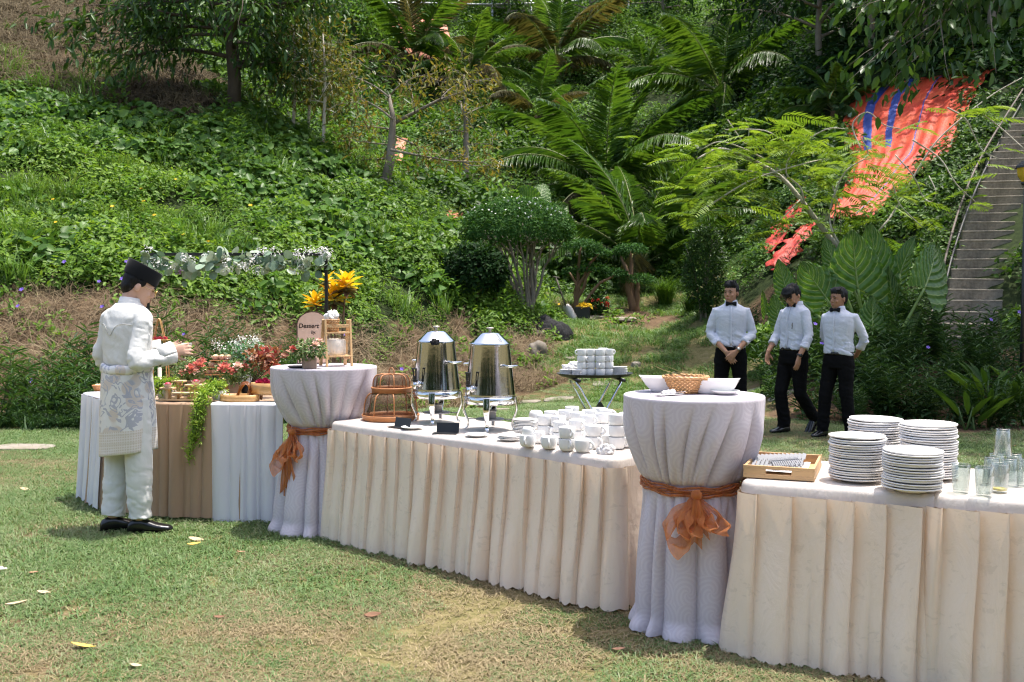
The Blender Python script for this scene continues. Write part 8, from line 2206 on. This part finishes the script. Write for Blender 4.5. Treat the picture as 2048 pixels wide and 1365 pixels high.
def round_leaf(r):
    th = np.linspace(0, 2 * PI, 15)[:-1]; rr = r * (1 + 0.12 * np.cos(th))
    V = np.vstack([[[r, 0, 0.06 * r]], np.stack([r + rr * np.cos(th), rr * np.sin(th) * 0.9, 0.18 * r * np.abs(np.sin(th)) ** 1.5], -1)])
    mb = MB(); j = np.arange(14); mb.add(V, [np.stack([np.zeros(14, int), 1 + j, 1 + (j + 1) % 14], -1)]); me = mb.mesh('leaf')
    a = me.attributes.new('rnd', 'FLOAT', 'POINT'); a.data.foreach_set('value', np.full(15, 0.5, np.float32)); return me
RL = [round_leaf(0.034), round_leaf(0.028), round_leaf(0.042)]
for i in range(230):
    p = vine[gd.integers(0, 30)] + gd.normal(size=3) * [0.03, 0.035, 0.035]
    link('leaf', RL[i % 3], M['eucalyptus'], go, p, (gd.normal() * 0.8 + 0.9, gd.normal() * 0.7, gd.random() * 6.28))
parts = []
for c in list(np.linspace(-hw, hw, 16)) + [hw, hw * 0.97]:
    for _ in range(2):
        q = np.array([c + gd.normal() * 0.05, -0.05 + gd.normal() * 0.03, -0.05 + gd.normal() * 0.05]) if abs(c) < hw * 0.95 else np.array([c + gd.normal() * 0.02, -0.03, 0.01 + gd.normal() * 0.03])
        parts.append(dome_leaves(q, (0.045, 0.035, 0.04), 30, 0.017, 0.013, gd, -1, 0.2))
link('blossom', leaf_mesh('blossom', parts), M['white_petal'], go)
q = at(358, 543, GD) - np.array([(xl + xr) / 2, GD, zt_]); link('blossom', leaf_mesh('blossom', [dome_leaves(q, (0.03, 0.02, 0.025), 40, 0.018, 0.014, gd, -1, 0.2)]), leafmat('mauve_petal', [(0.40, 0.22, 0.45), (0.5, 0.3, 0.55), (0.6, 0.4, 0.62)], 0.2, 0.6, 0.3, (1, 1, 1)), go)
# --- croton plant behind the sign
CD = 8.7
b = np.array([(672 - CX) / F * CD, CD, 0.0])
o = thing('croton_plant', 'croton plant with yellow and dark leaves behind the dessert sign', 'plant', b)
mb = MB()
for (px, py, n, sz) in ((692, 562, 26, 0.15), (668, 588, 24, 0.15), (630, 602, 18, 0.13), (655, 560, 10, 0.10)):
    h = at(px, py, CD) - b
    mb.tube(bezier((gd.normal() * 0.03, 0, 0), (h[0] * 0.4, 0, h[2] * 0.6), h, 8), np.linspace(0.014, 0.008, 8), 6)
    for k in range(n):
        a = k * 2.399; el = 1.15 - 1.5 * k / n
        d = np.array([math.cos(a) * math.cos(el), math.sin(a) * math.cos(el), math.sin(el)])
        me = leaf_mesh('leaf', [leaves(np.zeros((1, 3)), d[None], np.array([[-d[0] * 0.6, -d[1] * 0.6, 1.0]]), sz * (0.8 + 0.4 * gd.random()), sz * 0.42, np.array([gd.random()]), 0.3, 0.25)])
        link('leaf', me, M['croton'] if k < n * 0.68 else M['croton_dark'], o, h + [0, 0, -0.004 * k])
mb.build('stem', M['bark_brown'], o)
# --- things on the lilac table with the sign
def on2(px, d, z=1.1015): return np.array([(px - CX) / F * d, d, z])
sgn = on2(625, 6.98)
t = NT('sign_face'); n = t.noise(t.mapping(t.coord(), (1, 1, 0.2)), 12, 4); M['sign_face'] = t.end(t.bsdf(t.ramp(n, [(0.3, (0.60, 0.40, 0.28)), (0.7, (0.72, 0.52, 0.40))]), 0.55))
M['sign_ink'] = simple('sign_ink', (0.035, 0.018, 0.012), 0.5, var=0.1)
o = thing('dessert_sign', 'arched wooden sign reading Dessert T on the lilac table', 'sign', sgn, 0.05)
W_, Hh_ = 0.222, 0.368
def arch(w, h, inset, n=20):
    a = np.linspace(0, PI, n); r = w / 2 - inset
    return np.array([(w / 2 - inset, inset)] + [(r * math.cos(t), h - w / 2 * 0.86 + r * 0.86 * math.sin(t)) for t in a] + [(-w / 2 + inset, inset)])
def slab(outl, y0, y1, name, mat, par):
    n = len(outl); V = np.vstack([np.stack([outl[:, 0], np.full(n, y0), outl[:, 1]], -1), np.stack([outl[:, 0], np.full(n, y1), outl[:, 1]], -1)])
    me = bpy.data.meshes.new(name); me.from_pydata([tuple(v) for v in V], [], [tuple(range(n)), tuple(range(2 * n - 1, n - 1, -1))] + [(i, i + n, (i + 1) % n + n, (i + 1) % n) for i in range(n)]); me.update()
    bm = bmesh.new(); bm.from_mesh(me); bmesh.ops.recalc_face_normals(bm, faces=bm.faces); bm.to_mesh(me); bm.free()
    return link(name, me, mat, par)
slab(arch(W_, Hh_, 0), -0.002, 0.010, 'board', simple('sign_edge', (0.07, 0.04, 0.028), 0.5), o); slab(arch(W_, Hh_, 0.008), -0.006, -0.0005, 'face', M['sign_face'], o)
mb = MB(); mb.bar((0, 0.012, 0.2), (0, 0.09, 0.002), 0.03, 0.008); mb.build('prop', M['wood_light'], o, smooth=False)
def lettering(txt, size, x, z, par, shear=0.18):
    cu = bpy.data.curves.new('lettering', 'FONT'); cu.body = txt; cu.size = size; cu.extrude = 0.0006; cu.shear = shear; cu.align_x = 'LEFT'; cu.offset = 0.0006
    to = bpy.data.objects.new('tmp_text', cu); COL.objects.link(to)
    dg = bpy.context.evaluated_depsgraph_get(); me = bpy.data.meshes.new_from_object(to.evaluated_get(dg)); bpy.data.objects.remove(to)
    link('lettering', me, M['sign_ink'], par, (x, -0.0072, z), (PI / 2, 0, 0))
lettering('Dessert T', 0.044, -0.098, 0.252, o); lettering('by.', 0.030, -0.010, 0.212, o)
# ladder shelf
lp = on2(672, 6.76)
o = thing('ladder_shelf', 'small folding wooden ladder shelf on the lilac table', 'shelf', lp, 0.42)
LH = 0.315; lw = 0.085
for s in (-1, 1):
    for (y0, y1, h) in ((-0.085, -0.045, LH), (0.095, 0.0, LH * 1.0)):
        mb = MB(); mb.bar((s * lw, y0, 0), (s * lw, y1, h), 0.022, 0.013); mb.build('leg', M['wood_light'], o, smooth=False, bevel=0.002)
    for z, y0, y1 in ((0.055, -0.076, 0.080), (0.215, -0.058, 0.032)):
        mb = MB(); mb.bar((s * (lw - 0.013), y0, z), (s * (lw - 0.013), y1, z), 0.010, 0.016); mb.build('side_rail', M['wood_light'], o, smooth=False, bevel=0.001)
for z, ys in ((0.068, (-0.075, -0.025, 0.025, 0.07)), (0.226, (-0.055, -0.012, 0.028)), (0.272, (-0.052,))):
    for y in ys:
        mb = MB(); mb.bar((-lw, y, z), (lw, y, z), 0.026, 0.010) if z < 0.26 else mb.bar((-lw, y, z), (lw, y, z), 0.010, 0.022); mb.build('rung', M['wood_light'], o, smooth=False, bevel=0.0015)
Rl = np.array(Euler((0, 0, 0.42)).to_matrix())
mb = MB(); mb.lathe([(0.0001, 0), (0.064, 0), (0.069, 0.006), (0.070, 0.095), (0.066, 0.106), (0.055, 0.109), (0.048, 0.100), (0.0001, 0.099)], 36)
t = NT('wax'); M['wax'] = t.end(t.translucent(t.bsdf((0.84, 0.78, 0.68), 0.4), (0.85, 0.75, 0.6), 0.25))
co = mb.build('candle', M['wax'], None, loc=lp + Rl @ np.array([-0.005, 0.0, 0.0735])); tag(co, 'fat cream wax candle on the lower shelf of the ladder', 'candle')
def woven(name, label, p, r0, r1, h, loop=True, cat='basket', mat='rattan'):
    o = thing(name, label, cat, p)
    for i in range(8):
        f = i / 7; r = r0 + (r1 - r0) * f; a = np.linspace(0, 2 * PI, 49); w_ = 0.0018 * np.sin(a * 14 + i * PI)
        mb = MB(); mb.tube(np.stack([np.cos(a) * (r + w_), np.sin(a) * (r + w_), 0.004 + h * f + 0 * a], -1), h / 15, 6, cap=False); mb.build('weave', M[mat], o)
    mb = MB()
    for i in range(14): a = i / 14 * 2 * PI; mb.tube([[math.cos(a) * r0, math.sin(a) * r0, 0.0], [math.cos(a) * r1, math.sin(a) * r1, h]], 0.003, 5)
    mb.lathe([(0.0001, 0.002), (r0, 0.002), (r0, 0.005), (0.0001, 0.005)], 20); mb.build('stake', M[mat], o)
    if loop:
        a = np.linspace(0, PI, 15); mb = MB(); mb.tube(np.stack([r1 * np.cos(a), 0 * a, h + 0.055 * np.sin(a)], -1), 0.0028, 6); mb.build('handle', M[mat], o)
    return o
woven('gift_basket', 'small woven basket with white tissue on the ladder top', lp + Rl @ np.array([-0.03, -0.012, 0.233]), 0.040, 0.046, 0.075)
crumple('tissue', 'white tissue paper bulging out of the small woven basket', lp + Rl @ np.array([-0.03, -0.012, 0.315]), 0.055, 33, M['paper'], 'tissue', 1.0)
def posy(label, p, w, h, foliage, blooms, seed, gr=None):
    g = np.random.default_rng(seed); o = thing('flower_pot', label, 'flower pot', p, 0.3)
    mb = MB(); mb.box((0, 0, h / 2), (w, w, h)); mb.build('pot', M['wood_grey'], o, smooth=False, bevel=0.004)
    mb = MB()
    for i in range(14):
        e = np.array([g.normal() * foliage[0] * 0.5, g.normal() * foliage[0] * 0.4, h + foliage[1] * (0.5 + 0.5 * g.random())]); mb.tube([[0, 0, h * 0.9], e * [0.5, 0.5, 0.8], e], 0.0015, 4)
    mb.build('stem', M['stem_green'], o)
    link('foliage', leaf_mesh('foliage', [dome_leaves((0, 0, h + foliage[1] * 0.42), (foliage[0], foliage[0] * 0.8, foliage[1] * 0.6), foliage[2], 0.026, 0.014, g, -1, 0.25)]), gr or M['posy'], o)
    for (dx, dy, dz, r, m) in blooms:
        nn = 16; a = np.arange(nn) * 2.399; el = np.linspace(1.2, -0.1, nn)
        D = np.stack([np.cos(a) * np.cos(el), np.sin(a) * np.cos(el), np.sin(el)], -1)
        link('bloom', leaf_mesh('bloom', [leaves(D * r * 0.15, D, unit(D * 0.4 + [0, 0, 1]), r * 1.0, r * 0.75, g.random(nn), 0.35, -0.15)]), M[m], o, (dx, dy, dz), (0.5, 0, 0))
    return o
posy('small wooden pot of greenery with coral and pale pink blooms on the lilac table', on2(618, 6.50), 0.088, 0.072, (0.115, 0.12, 520), [(-0.105, -0.03, 0.125, 0.030, 'coral_petal'), (0.03, -0.06, 0.150, 0.032, 'peach_petal'), (0.065, -0.01, 0.175, 0.026, 'peach_petal')], 710)
mb = MB(); mb.lathe([(0.0001, 0), (0.045, 0), (0.062, 0.012), (0.058, 0.013), (0.043, 0.004), (0.0001, 0.004)], 28); do = mb.build('dish', M['black_plastic'], None, loc=on2(592, 6.56)); tag(do, 'small black dish beside the wooden pot on the lilac table', 'dish')
# --- dessert table
DT = DZ + 0.0125
def dp(px, d, z=DT): return np.array([(px - CX) / F * d, d, z])
# wooden risers and base board
mb = MB(); mb.box((0, 0, 0.006), (0.34, 0.17, 0.012)); bo = mb.build('board', M['pine'], None, smooth=False, bevel=0.002, loc=dp(370, 7.14), rot=(0, 0, -0.05)); tag(bo, 'pale wooden base board at the front of the dessert table', 'board')
for lab, px, d, w, h in (('pale wooden riser holding the left red treat, on the base board', 334, 7.10, 0.095, 0.080), ('tallest pale wooden riser at the back of the base board', 356, 7.20, 0.095, 0.122), ('lowest long pale wooden riser at the front of the base board', 370, 7.09, 0.19, 0.045), ('pale wooden riser holding the right red treat, on the base board', 396, 7.18, 0.19, 0.095)):
    o = thing('wooden_riser', lab, 'riser', dp(px, d, DT + 0.0125), -0.05)
    mb = MB(); mb.box((0, 0, h - 0.006), (w, 0.075, 0.012)); mb.build('plank', M['pine'], o, smooth=False, bevel=0.0015)
    for s in ((-1, 1) if w > 0.1 else (0,)):
        mb = MB(); mb.box((s * (w / 2 - 0.03), 0, (h - 0.013) / 2), (0.018, 0.05, h - 0.013)); mb.build('leg', M['pine'], o, smooth=False, bevel=0.0015)
M['case'] = simple('paper_case', (0.72, 0.55, 0.50), 0.8, var=0.15, vs=120)
M['cream'] = simple('cream_topping', (0.80, 0.60, 0.34), 0.6, var=0.2, vs=30)
M['red_treat'] = simple('red_treat', (0.42, 0.03, 0.06), 0.45, var=0.25, vs=40)
def cupcake(label, p, mat='cream', s=1.0):
    o = thing('cupcake', label, 'cupcake', p, gd.random() * 6, 'treats in paper cases'); o.scale = (s,) * 3
    th = np.linspace(0, 2 * PI, 49); z = 0.004 * np.sin(th * 12)
    mb = MB(); mb.grid(np.array([np.stack([np.cos(th) * r, np.sin(th) * r, np.full(49, zz)], -1) for r, zz in ((0.0005, 0.0), (0.020, 0.0), (0.024, 0.012))] + [np.stack([np.cos(th) * (0.032 + z * 0.6), np.sin(th) * (0.032 + z * 0.6), 0.026 + z], -1)])); mb.build('paper_case', M['case'], o)
    mb = MB(); mb.ell((0, 0, 0.022), (0.024, 0.024, 0.017), 16, 10); mb.build('topping', M[mat], o)
cupcake('dark red treat in a paper case on the left riser', dp(334, 7.09, DT + 0.0125 + 0.080), 'red_treat')
cupcake('dark red treat in a paper case on the right riser', dp(390, 7.15, DT + 0.0125 + 0.095), 'red_treat')
# long box, plank and cupcake tiers behind
bx = dp(424, 7.46)
mb = MB(); mb.box((0, 0, 0.04), (0.42, 0.16, 0.08)); bo = mb.build('wooden_box', M['bamboo'], None, smooth=False, bevel=0.003, loc=bx, rot=(0, 0, -0.06)); tag(bo, 'long golden wooden box in the middle of the dessert table', 'box')
mb = MB(); mb.box((0, 0, 0.006), (0.24, 0.12, 0.012)); bo = mb.build('board', M['pine'], None, smooth=False, bevel=0.002, loc=bx + [-0.03, 0.0, 0.081], rot=(0, 0, -0.06)); tag(bo, 'short pale board lying on the golden wooden box', 'board')
tz = bx[2] + 0.0945
o = thing('cake_stand', 'tiered stand of cupcakes on the golden wooden box', 'stand', (bx[0] - 0.005, bx[1] + 0.03, tz))
for k, (z, w) in enumerate(((0.060, 0.16), (0.115, 0.13), (0.165, 0.14))):
    mb = MB(); mb.box((0.02 * k, 0.02 * k, z), (w, 0.07, 0.006)); mb.build('tier', M['bamboo_dark'], o, smooth=False, bevel=0.001)
mb = MB(); mb.box((0.04, 0.055, 0.083), (0.02, 0.012, 0.166)); mb.build('post', M['bamboo_dark'], o, smooth=False)
for i, (dx, dy, dz, lab) in enumerate(((-0.085, -0.02, 0.0, 'yellow-topped cupcake lying at the left foot of the cupcake stand'), (0.075, -0.03, 0.0, 'cupcake at the right foot of the cupcake stand'), (-0.05, 0.02, 0.064, 'yellow cupcake on the lowest tier, left'), (0.005, 0.02, 0.064, 'yellow cupcake on the lowest tier, middle'), (0.055, 0.03, 0.064, 'cupcake on the lowest tier, right'), (-0.02, 0.045, 0.119, 'pale cupcake on the middle tier, left'), (0.045, 0.045, 0.119, 'pale cupcake on the middle tier, right'), (0.0, 0.07, 0.169, 'cupcake on the top tier, left'), (0.05, 0.07, 0.169, 'cupcake on the top tier, middle'), (0.095, 0.07, 0.169, 'cupcake on the top tier, right'))):
    cupcake(lab + ' of the cupcake stand' if 'stand' not in lab else lab, (bx[0] - 0.005 + dx, bx[1] + 0.03 + dy, tz + dz), 'cream', 1.05)
CB = ['coral_petal', 'peach_petal']
posy('wooden pot of coral blooms left of the cupcakes', dp(375, 7.42), 0.075, 0.115, (0.13, 0.17, 560), [(0.02, -0.09, 0.20, 0.048, 'coral_petal'), (0.075, -0.07, 0.225, 0.048, 'coral_petal'), (-0.04, -0.08, 0.175, 0.030, 'coral_petal'), (0.10, -0.03, 0.255, 0.034, 'coral_petal'), (0.05, -0.10, 0.185, 0.036, 'peach_petal')], 711)
posy('wooden pot of coral blooms right of the cupcakes', dp(465, 7.36), 0.075, 0.105, (0.135, 0.17, 620), [(-0.06, -0.09, 0.215, 0.050, 'coral_petal'), (-0.01, -0.10, 0.19, 0.036, 'coral_petal'), (0.03, -0.08, 0.225, 0.040, 'peach_petal'), (0.085, -0.05, 0.215, 0.036, 'coral_petal'), (-0.085, -0.05, 0.20, 0.034, 'coral_petal')], 712)
# big vase of white gypsophila
o = thing('vase_arrangement', 'tall bouquet of tiny white flowers and greenery at the back of the dessert table', 'bouquet', dp(490, 7.62))
mb = MB(); mb.lathe([(0.0001, 0), (0.05, 0), (0.06, 0.05), (0.05, 0.12), (0.04, 0.15), (0.036, 0.15), (0.0001, 0.14)], 24); mb.build('vase', M['china'], o)
mb = MB(); tipp = []
for i in range(46):
    e = np.array([gd.normal() * 0.13, gd.normal() * 0.07, 0.24 + 0.20 * gd.random()]); mb.tube(bezier((0, 0, 0.12), (e[0] * 0.3, e[1] * 0.3, e[2] * 0.7), e, 6), np.linspace(0.0022, 0.001, 6), 4); tipp.append(e)
mb.build('stem', M['stem_green'], o)
link('foliage', leaf_mesh('foliage', [dome_leaves((0, 0, 0.28), (0.20, 0.10, 0.13), 800, 0.032, 0.012, gd, -1, 0.15)]), leafmat('sea_green_leaf', [(0.05, 0.15, 0.06), (0.08, 0.22, 0.09), (0.16, 0.30, 0.16)], 0.25), o)
link('blossom', leaf_mesh('blossom', [dome_leaves(e, (0.04, 0.03, 0.035), 16, 0.013, 0.011, gd, -1, 0.3) for e in tipp]), M['white_petal'], o)
link('bloom', leaf_mesh('bloom', [dome_leaves((0.09, -0.10, 0.27), (0.026, 0.022, 0.026), 40, 0.02, 0.016, gd, -0.5, 0.5)]), M['peach_petal'], o)
# black vase with burgundy sprays
o = thing('vase_arrangement', 'round black vase with burgundy and coral sprays next to the red roses', 'bouquet', dp(498, 7.42))
mb = MB(); mb.lathe([(0.0001, 0), (0.04, 0), (0.062, 0.035), (0.058, 0.075), (0.028, 0.095), (0.024, 0.095), (0.0001, 0.09)], 28); mb.build('vase', M['black_plastic'], o)
mb = MB(); parts = []; pb_ = []
for i in range(11):
    e = np.array([0.04 + 0.075 * gd.normal() + 0.06, gd.normal() * 0.05, 0.20 + 0.13 * gd.random()]); mb.tube(bezier((0, 0, 0.08), (e[0] * 0.4, 0, 0.13), e, 6), np.linspace(0.003, 0.0018, 6), 5)
    (parts if i % 3 else pb_).append(dome_leaves(e, (0.045, 0.035, 0.04), 26, 0.045, 0.028, gd, -1, 0.2))
mb.build('stem', simple('dark_twig', (0.06, 0.025, 0.02), 0.6), o); link('sprays', leaf_mesh('sprays', parts), M['burgundy'], o); link('bloom', leaf_mesh('bloom', pb_), M['coral_petal'], o)
# bamboo trays and roses
def round_tray(name, label, p, r, h, sy=0.8, rotz=-0.1, mat='bamboo'):
    o = thing(name, label, 'tray', p, rotz)
    mb = MB(); mb.lathe([(r - 0.007, 0), (r, 0.001), (r + 0.002, h * 0.5), (r + 0.001, h), (r - 0.007, h), (r - 0.008, 0.006)], 48, sy=sy); mb.build('rim', M[mat], o)
    mb = MB(); mb.lathe([(0.0001, 0.003), (r - 0.005, 0.003), (r - 0.005, 0.007), (0.0001, 0.007)], 48, sy=sy); mb.build('bottom', M[mat], o)
    return o
round_tray('bamboo_tray', 'low oval bamboo tray at the front of the dessert table', dp(478, 7.06), 0.14, 0.045, 0.6)
st_p = dp(541, 7.10)
o = thing('tray_stand', 'small footed wooden stand under the deep bamboo tray', 'stand', st_p)
for sx in (-1, 1):
    for sy in (-1, 1): mb = MB(); mb.bar((sx * 0.085, sy * 0.05, 0.0), (sx * 0.08, sy * 0.045, 0.042), 0.018, 0.018); mb.build('foot', M['wood_tray'], o, smooth=False, bevel=0.002)
mb = MB(); mb.box((0, 0, 0.046), (0.22, 0.13, 0.010)); mb.build('top', M['wood_tray'], o, smooth=False, bevel=0.002)
round_tray('bamboo_tray', 'deep oval bamboo tray full of dark red roses', st_p + [0.005, 0.0, 0.0515], 0.150, 0.075, 0.62)
for i, (dx, dy) in enumerate(((-0.07, -0.03), (-0.02, -0.045), (0.035, -0.04), (-0.045, 0.015), (0.01, 0.01), (0.07, 0.0), (0.085, -0.035), (-0.09, 0.01))):
    nn = 22; a = np.arange(nn) * 2.399; el = np.linspace(1.4, 0.1, nn); D = np.stack([np.cos(a) * np.cos(el), np.sin(a) * np.cos(el), np.sin(el)], -1)
    ro = link('rose', leaf_mesh('rose', [leaves(D * 0.008, D, unit(-D * 0.5 + [0, 0, 1]), 0.034, 0.032, gd.random(nn), 0.5, -0.35)]), M['rose_red'], None, st_p + [dx, dy, 0.105 + 0.015 * gd.random()])
    tag(ro, 'dark red rose head, %s in the deep bamboo tray' % ('far left front', 'left front', 'centre front', 'left back', 'centre back', 'right back', 'right front', 'far left back')[i], 'rose', 'roses in the bamboo tray')
# ribbon over the handle
o = thing('ribbon_handle', 'brown organza ribbon tied over cane loops between the bamboo trays', 'ribbon', dp(488, 7.10))
mb = MB(); u = np.linspace(0, 1, 26)[:, None]; v = np.linspace(-1, 1, 9)[None]
mb.grid(np.stack([-0.055 + 0.11 * u + 0.01 * np.sin(v * 4), v * 0.035 + 0 * u, 0.02 + 0.105 * np.sin(u * PI * 0.92) ** 0.8 + 0.010 * np.sin(v * 5 + u * 6)], -1)); mb.build('ribbon', leafmat('brown_organza', [(0.20, 0.075, 0.03), (0.30, 0.12, 0.05), (0.38, 0.17, 0.07)], 0.4, 0.4), o)
for k in range(4):
    a = np.linspace(0, PI, 15); mb = MB(); mb.tube(np.stack([0.05 + 0.008 * k + (0.028 + 0.003 * k) * np.cos(a), -0.01 + 0.012 * k + 0 * a, 0.005 + (0.105 + 0.004 * k) * np.sin(a)], -1), 0.003, 6); mb.build('cane_loop', M['rattan'], o)
# bamboo arch stand with red packets
p = dp(318, 7.66)
o = thing('arch_stand', 'bamboo double-arch stand at the left of the dessert table', 'stand', p, 0.1)
for dy in (-0.045, 0.045):
    a = np.linspace(0, PI, 21); mb = MB(); mb.tube(np.stack([(0.062 - 0.030 * np.sin(a) ** 2) * np.cos(a) / np.maximum(0.45, 1), dy * (1 - 0.7 * np.sin(a)), 0.575 * np.sin(a) ** 0.75], -1), 0.0075, 8, flat=0.6); mb.build('arch', M['bamboo'], o)
mb = MB(); mb.box((0.0, 0, 0.41), (0.14, 0.10, 0.008)); mb.build('shelf', M['bamboo'], o, smooth=False, bevel=0.001)
mb = MB(); mb.box((0.0, 0, 0.10), (0.14, 0.10, 0.008)); mb.build('shelf', M['bamboo'], o, smooth=False, bevel=0.001)
for i in range(3):
    mb = MB(); mb.box((-0.04 + 0.04 * i, 0, 0.424), (0.034, 0.06, 0.018)); mb.box((-0.04 + 0.04 * i, 0, 0.4345), (0.012, 0.061, 0.003)); po = mb.build('treat_packet', M['red_treat'], None, smooth=False, bevel=0.003, loc=p, rot=(0, 0, 0.1)); tag(po, '%s red packet on the bamboo arch stand' % ('left', 'middle', 'right')[i], 'packet', 'red packets on the arch stand')
# pastry tray, bowl, white pillar
o = thing('pastry_tray', 'wooden tray of brown pastries behind the trailing plant', 'tray', dp(340, 7.62), -0.05)
mb = MB(); mb.box((0, 0, 0.04), (0.22, 0.12, 0.012)); mb.build('plank', M['bamboo_dark'], o, smooth=False, bevel=0.002)
for s in (-1, 1): mb = MB(); mb.box((s * 0.09, 0, 0.017), (0.02, 0.10, 0.034)); mb.build('foot', M['bamboo_dark'], o, smooth=False)
M['bun'] = simple('brown_bun', (0.42, 0.20, 0.07), 0.45, var=0.3, vs=25)
for i in range(4):
    mb = MB(); mb.ell((0, 0, 0.014), (0.026, 0.022, 0.018), 14, 8); po = mb.build('pastry', M['bun'], None, loc=dp(340, 7.62) + [-0.02 + 0.035 * i, 0.01 * (i % 2), 0.047]); tag(po, 'brown pastry, %s on the wooden pastry tray' % ('leftmost', 'second from left', 'third from left', 'rightmost')[i], 'pastry', 'pastries on the tray')
mb = MB(); mb.lathe([(0.0001, 0), (0.035, 0), (0.055, 0.045), (0.052, 0.046), (0.033, 0.006), (0.0001, 0.006)], 28); bo = mb.build('bowl', M['bamboo_dark'], None, loc=dp(196, 7.86)); tag(bo, 'small brown wooden bowl at the far left end of the dessert table', 'bowl')
for i in range(3):
    mb = MB(); mb.ell((0, 0, 0.012), (0.017, 0.017, 0.013), 12, 8); po = mb.build('sweet', M['cream'], None, loc=dp(196, 7.86) + [-0.018 + 0.018 * i, 0.01 * (i % 2), 0.03]); tag(po, 'cream-coloured sweet in the brown bowl, %s' % ('left', 'middle', 'right')[i], 'sweet')
mb = MB(); mb.lathe([(0.0001, 0), (0.022, 0), (0.022, 0.005), (0.014, 0.008), (0.014, 0.215), (0.010, 0.22), (0.0001, 0.22)], 18); po = mb.build('pillar_candle', M['wax'], None, loc=dp(318, 7.30)); tag(po, 'slim white pillar candle beside the trailing plant', 'candle')
# trailing lime plants
def trailing(label, p, strands, seed, dens=26):
    g = np.random.default_rng(seed); o = thing('trailing_plant', label, 'plant', p, 0, 'lime green trailing plants')
    mb = MB(); mb.lathe([(0.0001, 0), (0.045, 0), (0.055, 0.07), (0.048, 0.07), (0.0001, 0.06)], 20); mb.build('pot', M['china'], o)
    st = MB(); parts = []
    for s in strands:
        q = spline(np.array(s, float), 8); st.tube(q, 0.0025, 5)
        n = int(dens * np.sum(np.linalg.norm(np.diff(q, axis=0), axis=1)) / 0.1)
        i = g.integers(0, len(q), n); P = q[i] + g.normal(size=(n, 3)) * 0.014
        parts.append(leaves(P, unit(rdir(n, g) + [0, -0.3, 0.1]), rdir(n, g) + [0, -0.5, 0.8], 0.034 * (0.7 + 0.6 * g.random(n)), 0.008, g.random(n), 0.2, 0.2))
    st.build('stem', M['stem_green'], o); link('foliage', leaf_mesh('foliage', parts), M['lime'], o)
pt = dp(436, 7.12)
ss = []
for k in range(7):
    x0 = gd.normal() * 0.03; ss.append([(0, 0, 0.06), (x0 - 0.03, -0.06, 0.105), (x0 - 0.08, -0.17, 0.02), (-0.10 + x0, -0.20, -0.10 - 0.04 * gd.random()), (-0.125 + x0 * 0.8, -0.21, -0.22 - 0.10 * gd.random())])
for k in range(3):
    x0 = gd.normal() * 0.012; ss.append([(0, 0, 0.06), (-0.04, -0.08, 0.09), (-0.09 + x0, -0.19, 0.0), (-0.12 + x0, -0.215, -0.2), (-0.15 + x0, -0.22, -0.40 + 0.03 * k)])
for k in range(8): ss.append([(0, 0, 0.06), (gd.normal() * 0.05, -0.03, 0.12), (gd.normal() * 0.10 - 0.02, -0.08, 0.04 + 0.05 * gd.random())])
trailing('lime green trailing plant hanging far down over the beige cloth', pt, ss, 720)
trailing('lime green trailing plant half hidden behind the man in white', dp(328, 7.22), [[(0, 0, 0.06), (gd.normal() * 0.05, -0.03, 0.13), (gd.normal() * 0.09, -0.07 + 0.02 * gd.normal(), 0.03 + 0.07 * gd.random())] for k in range(14)] + [[(0, 0, 0.06), (-0.05, -0.06, 0.08), (-0.07, -0.15, -0.01)]], 721)
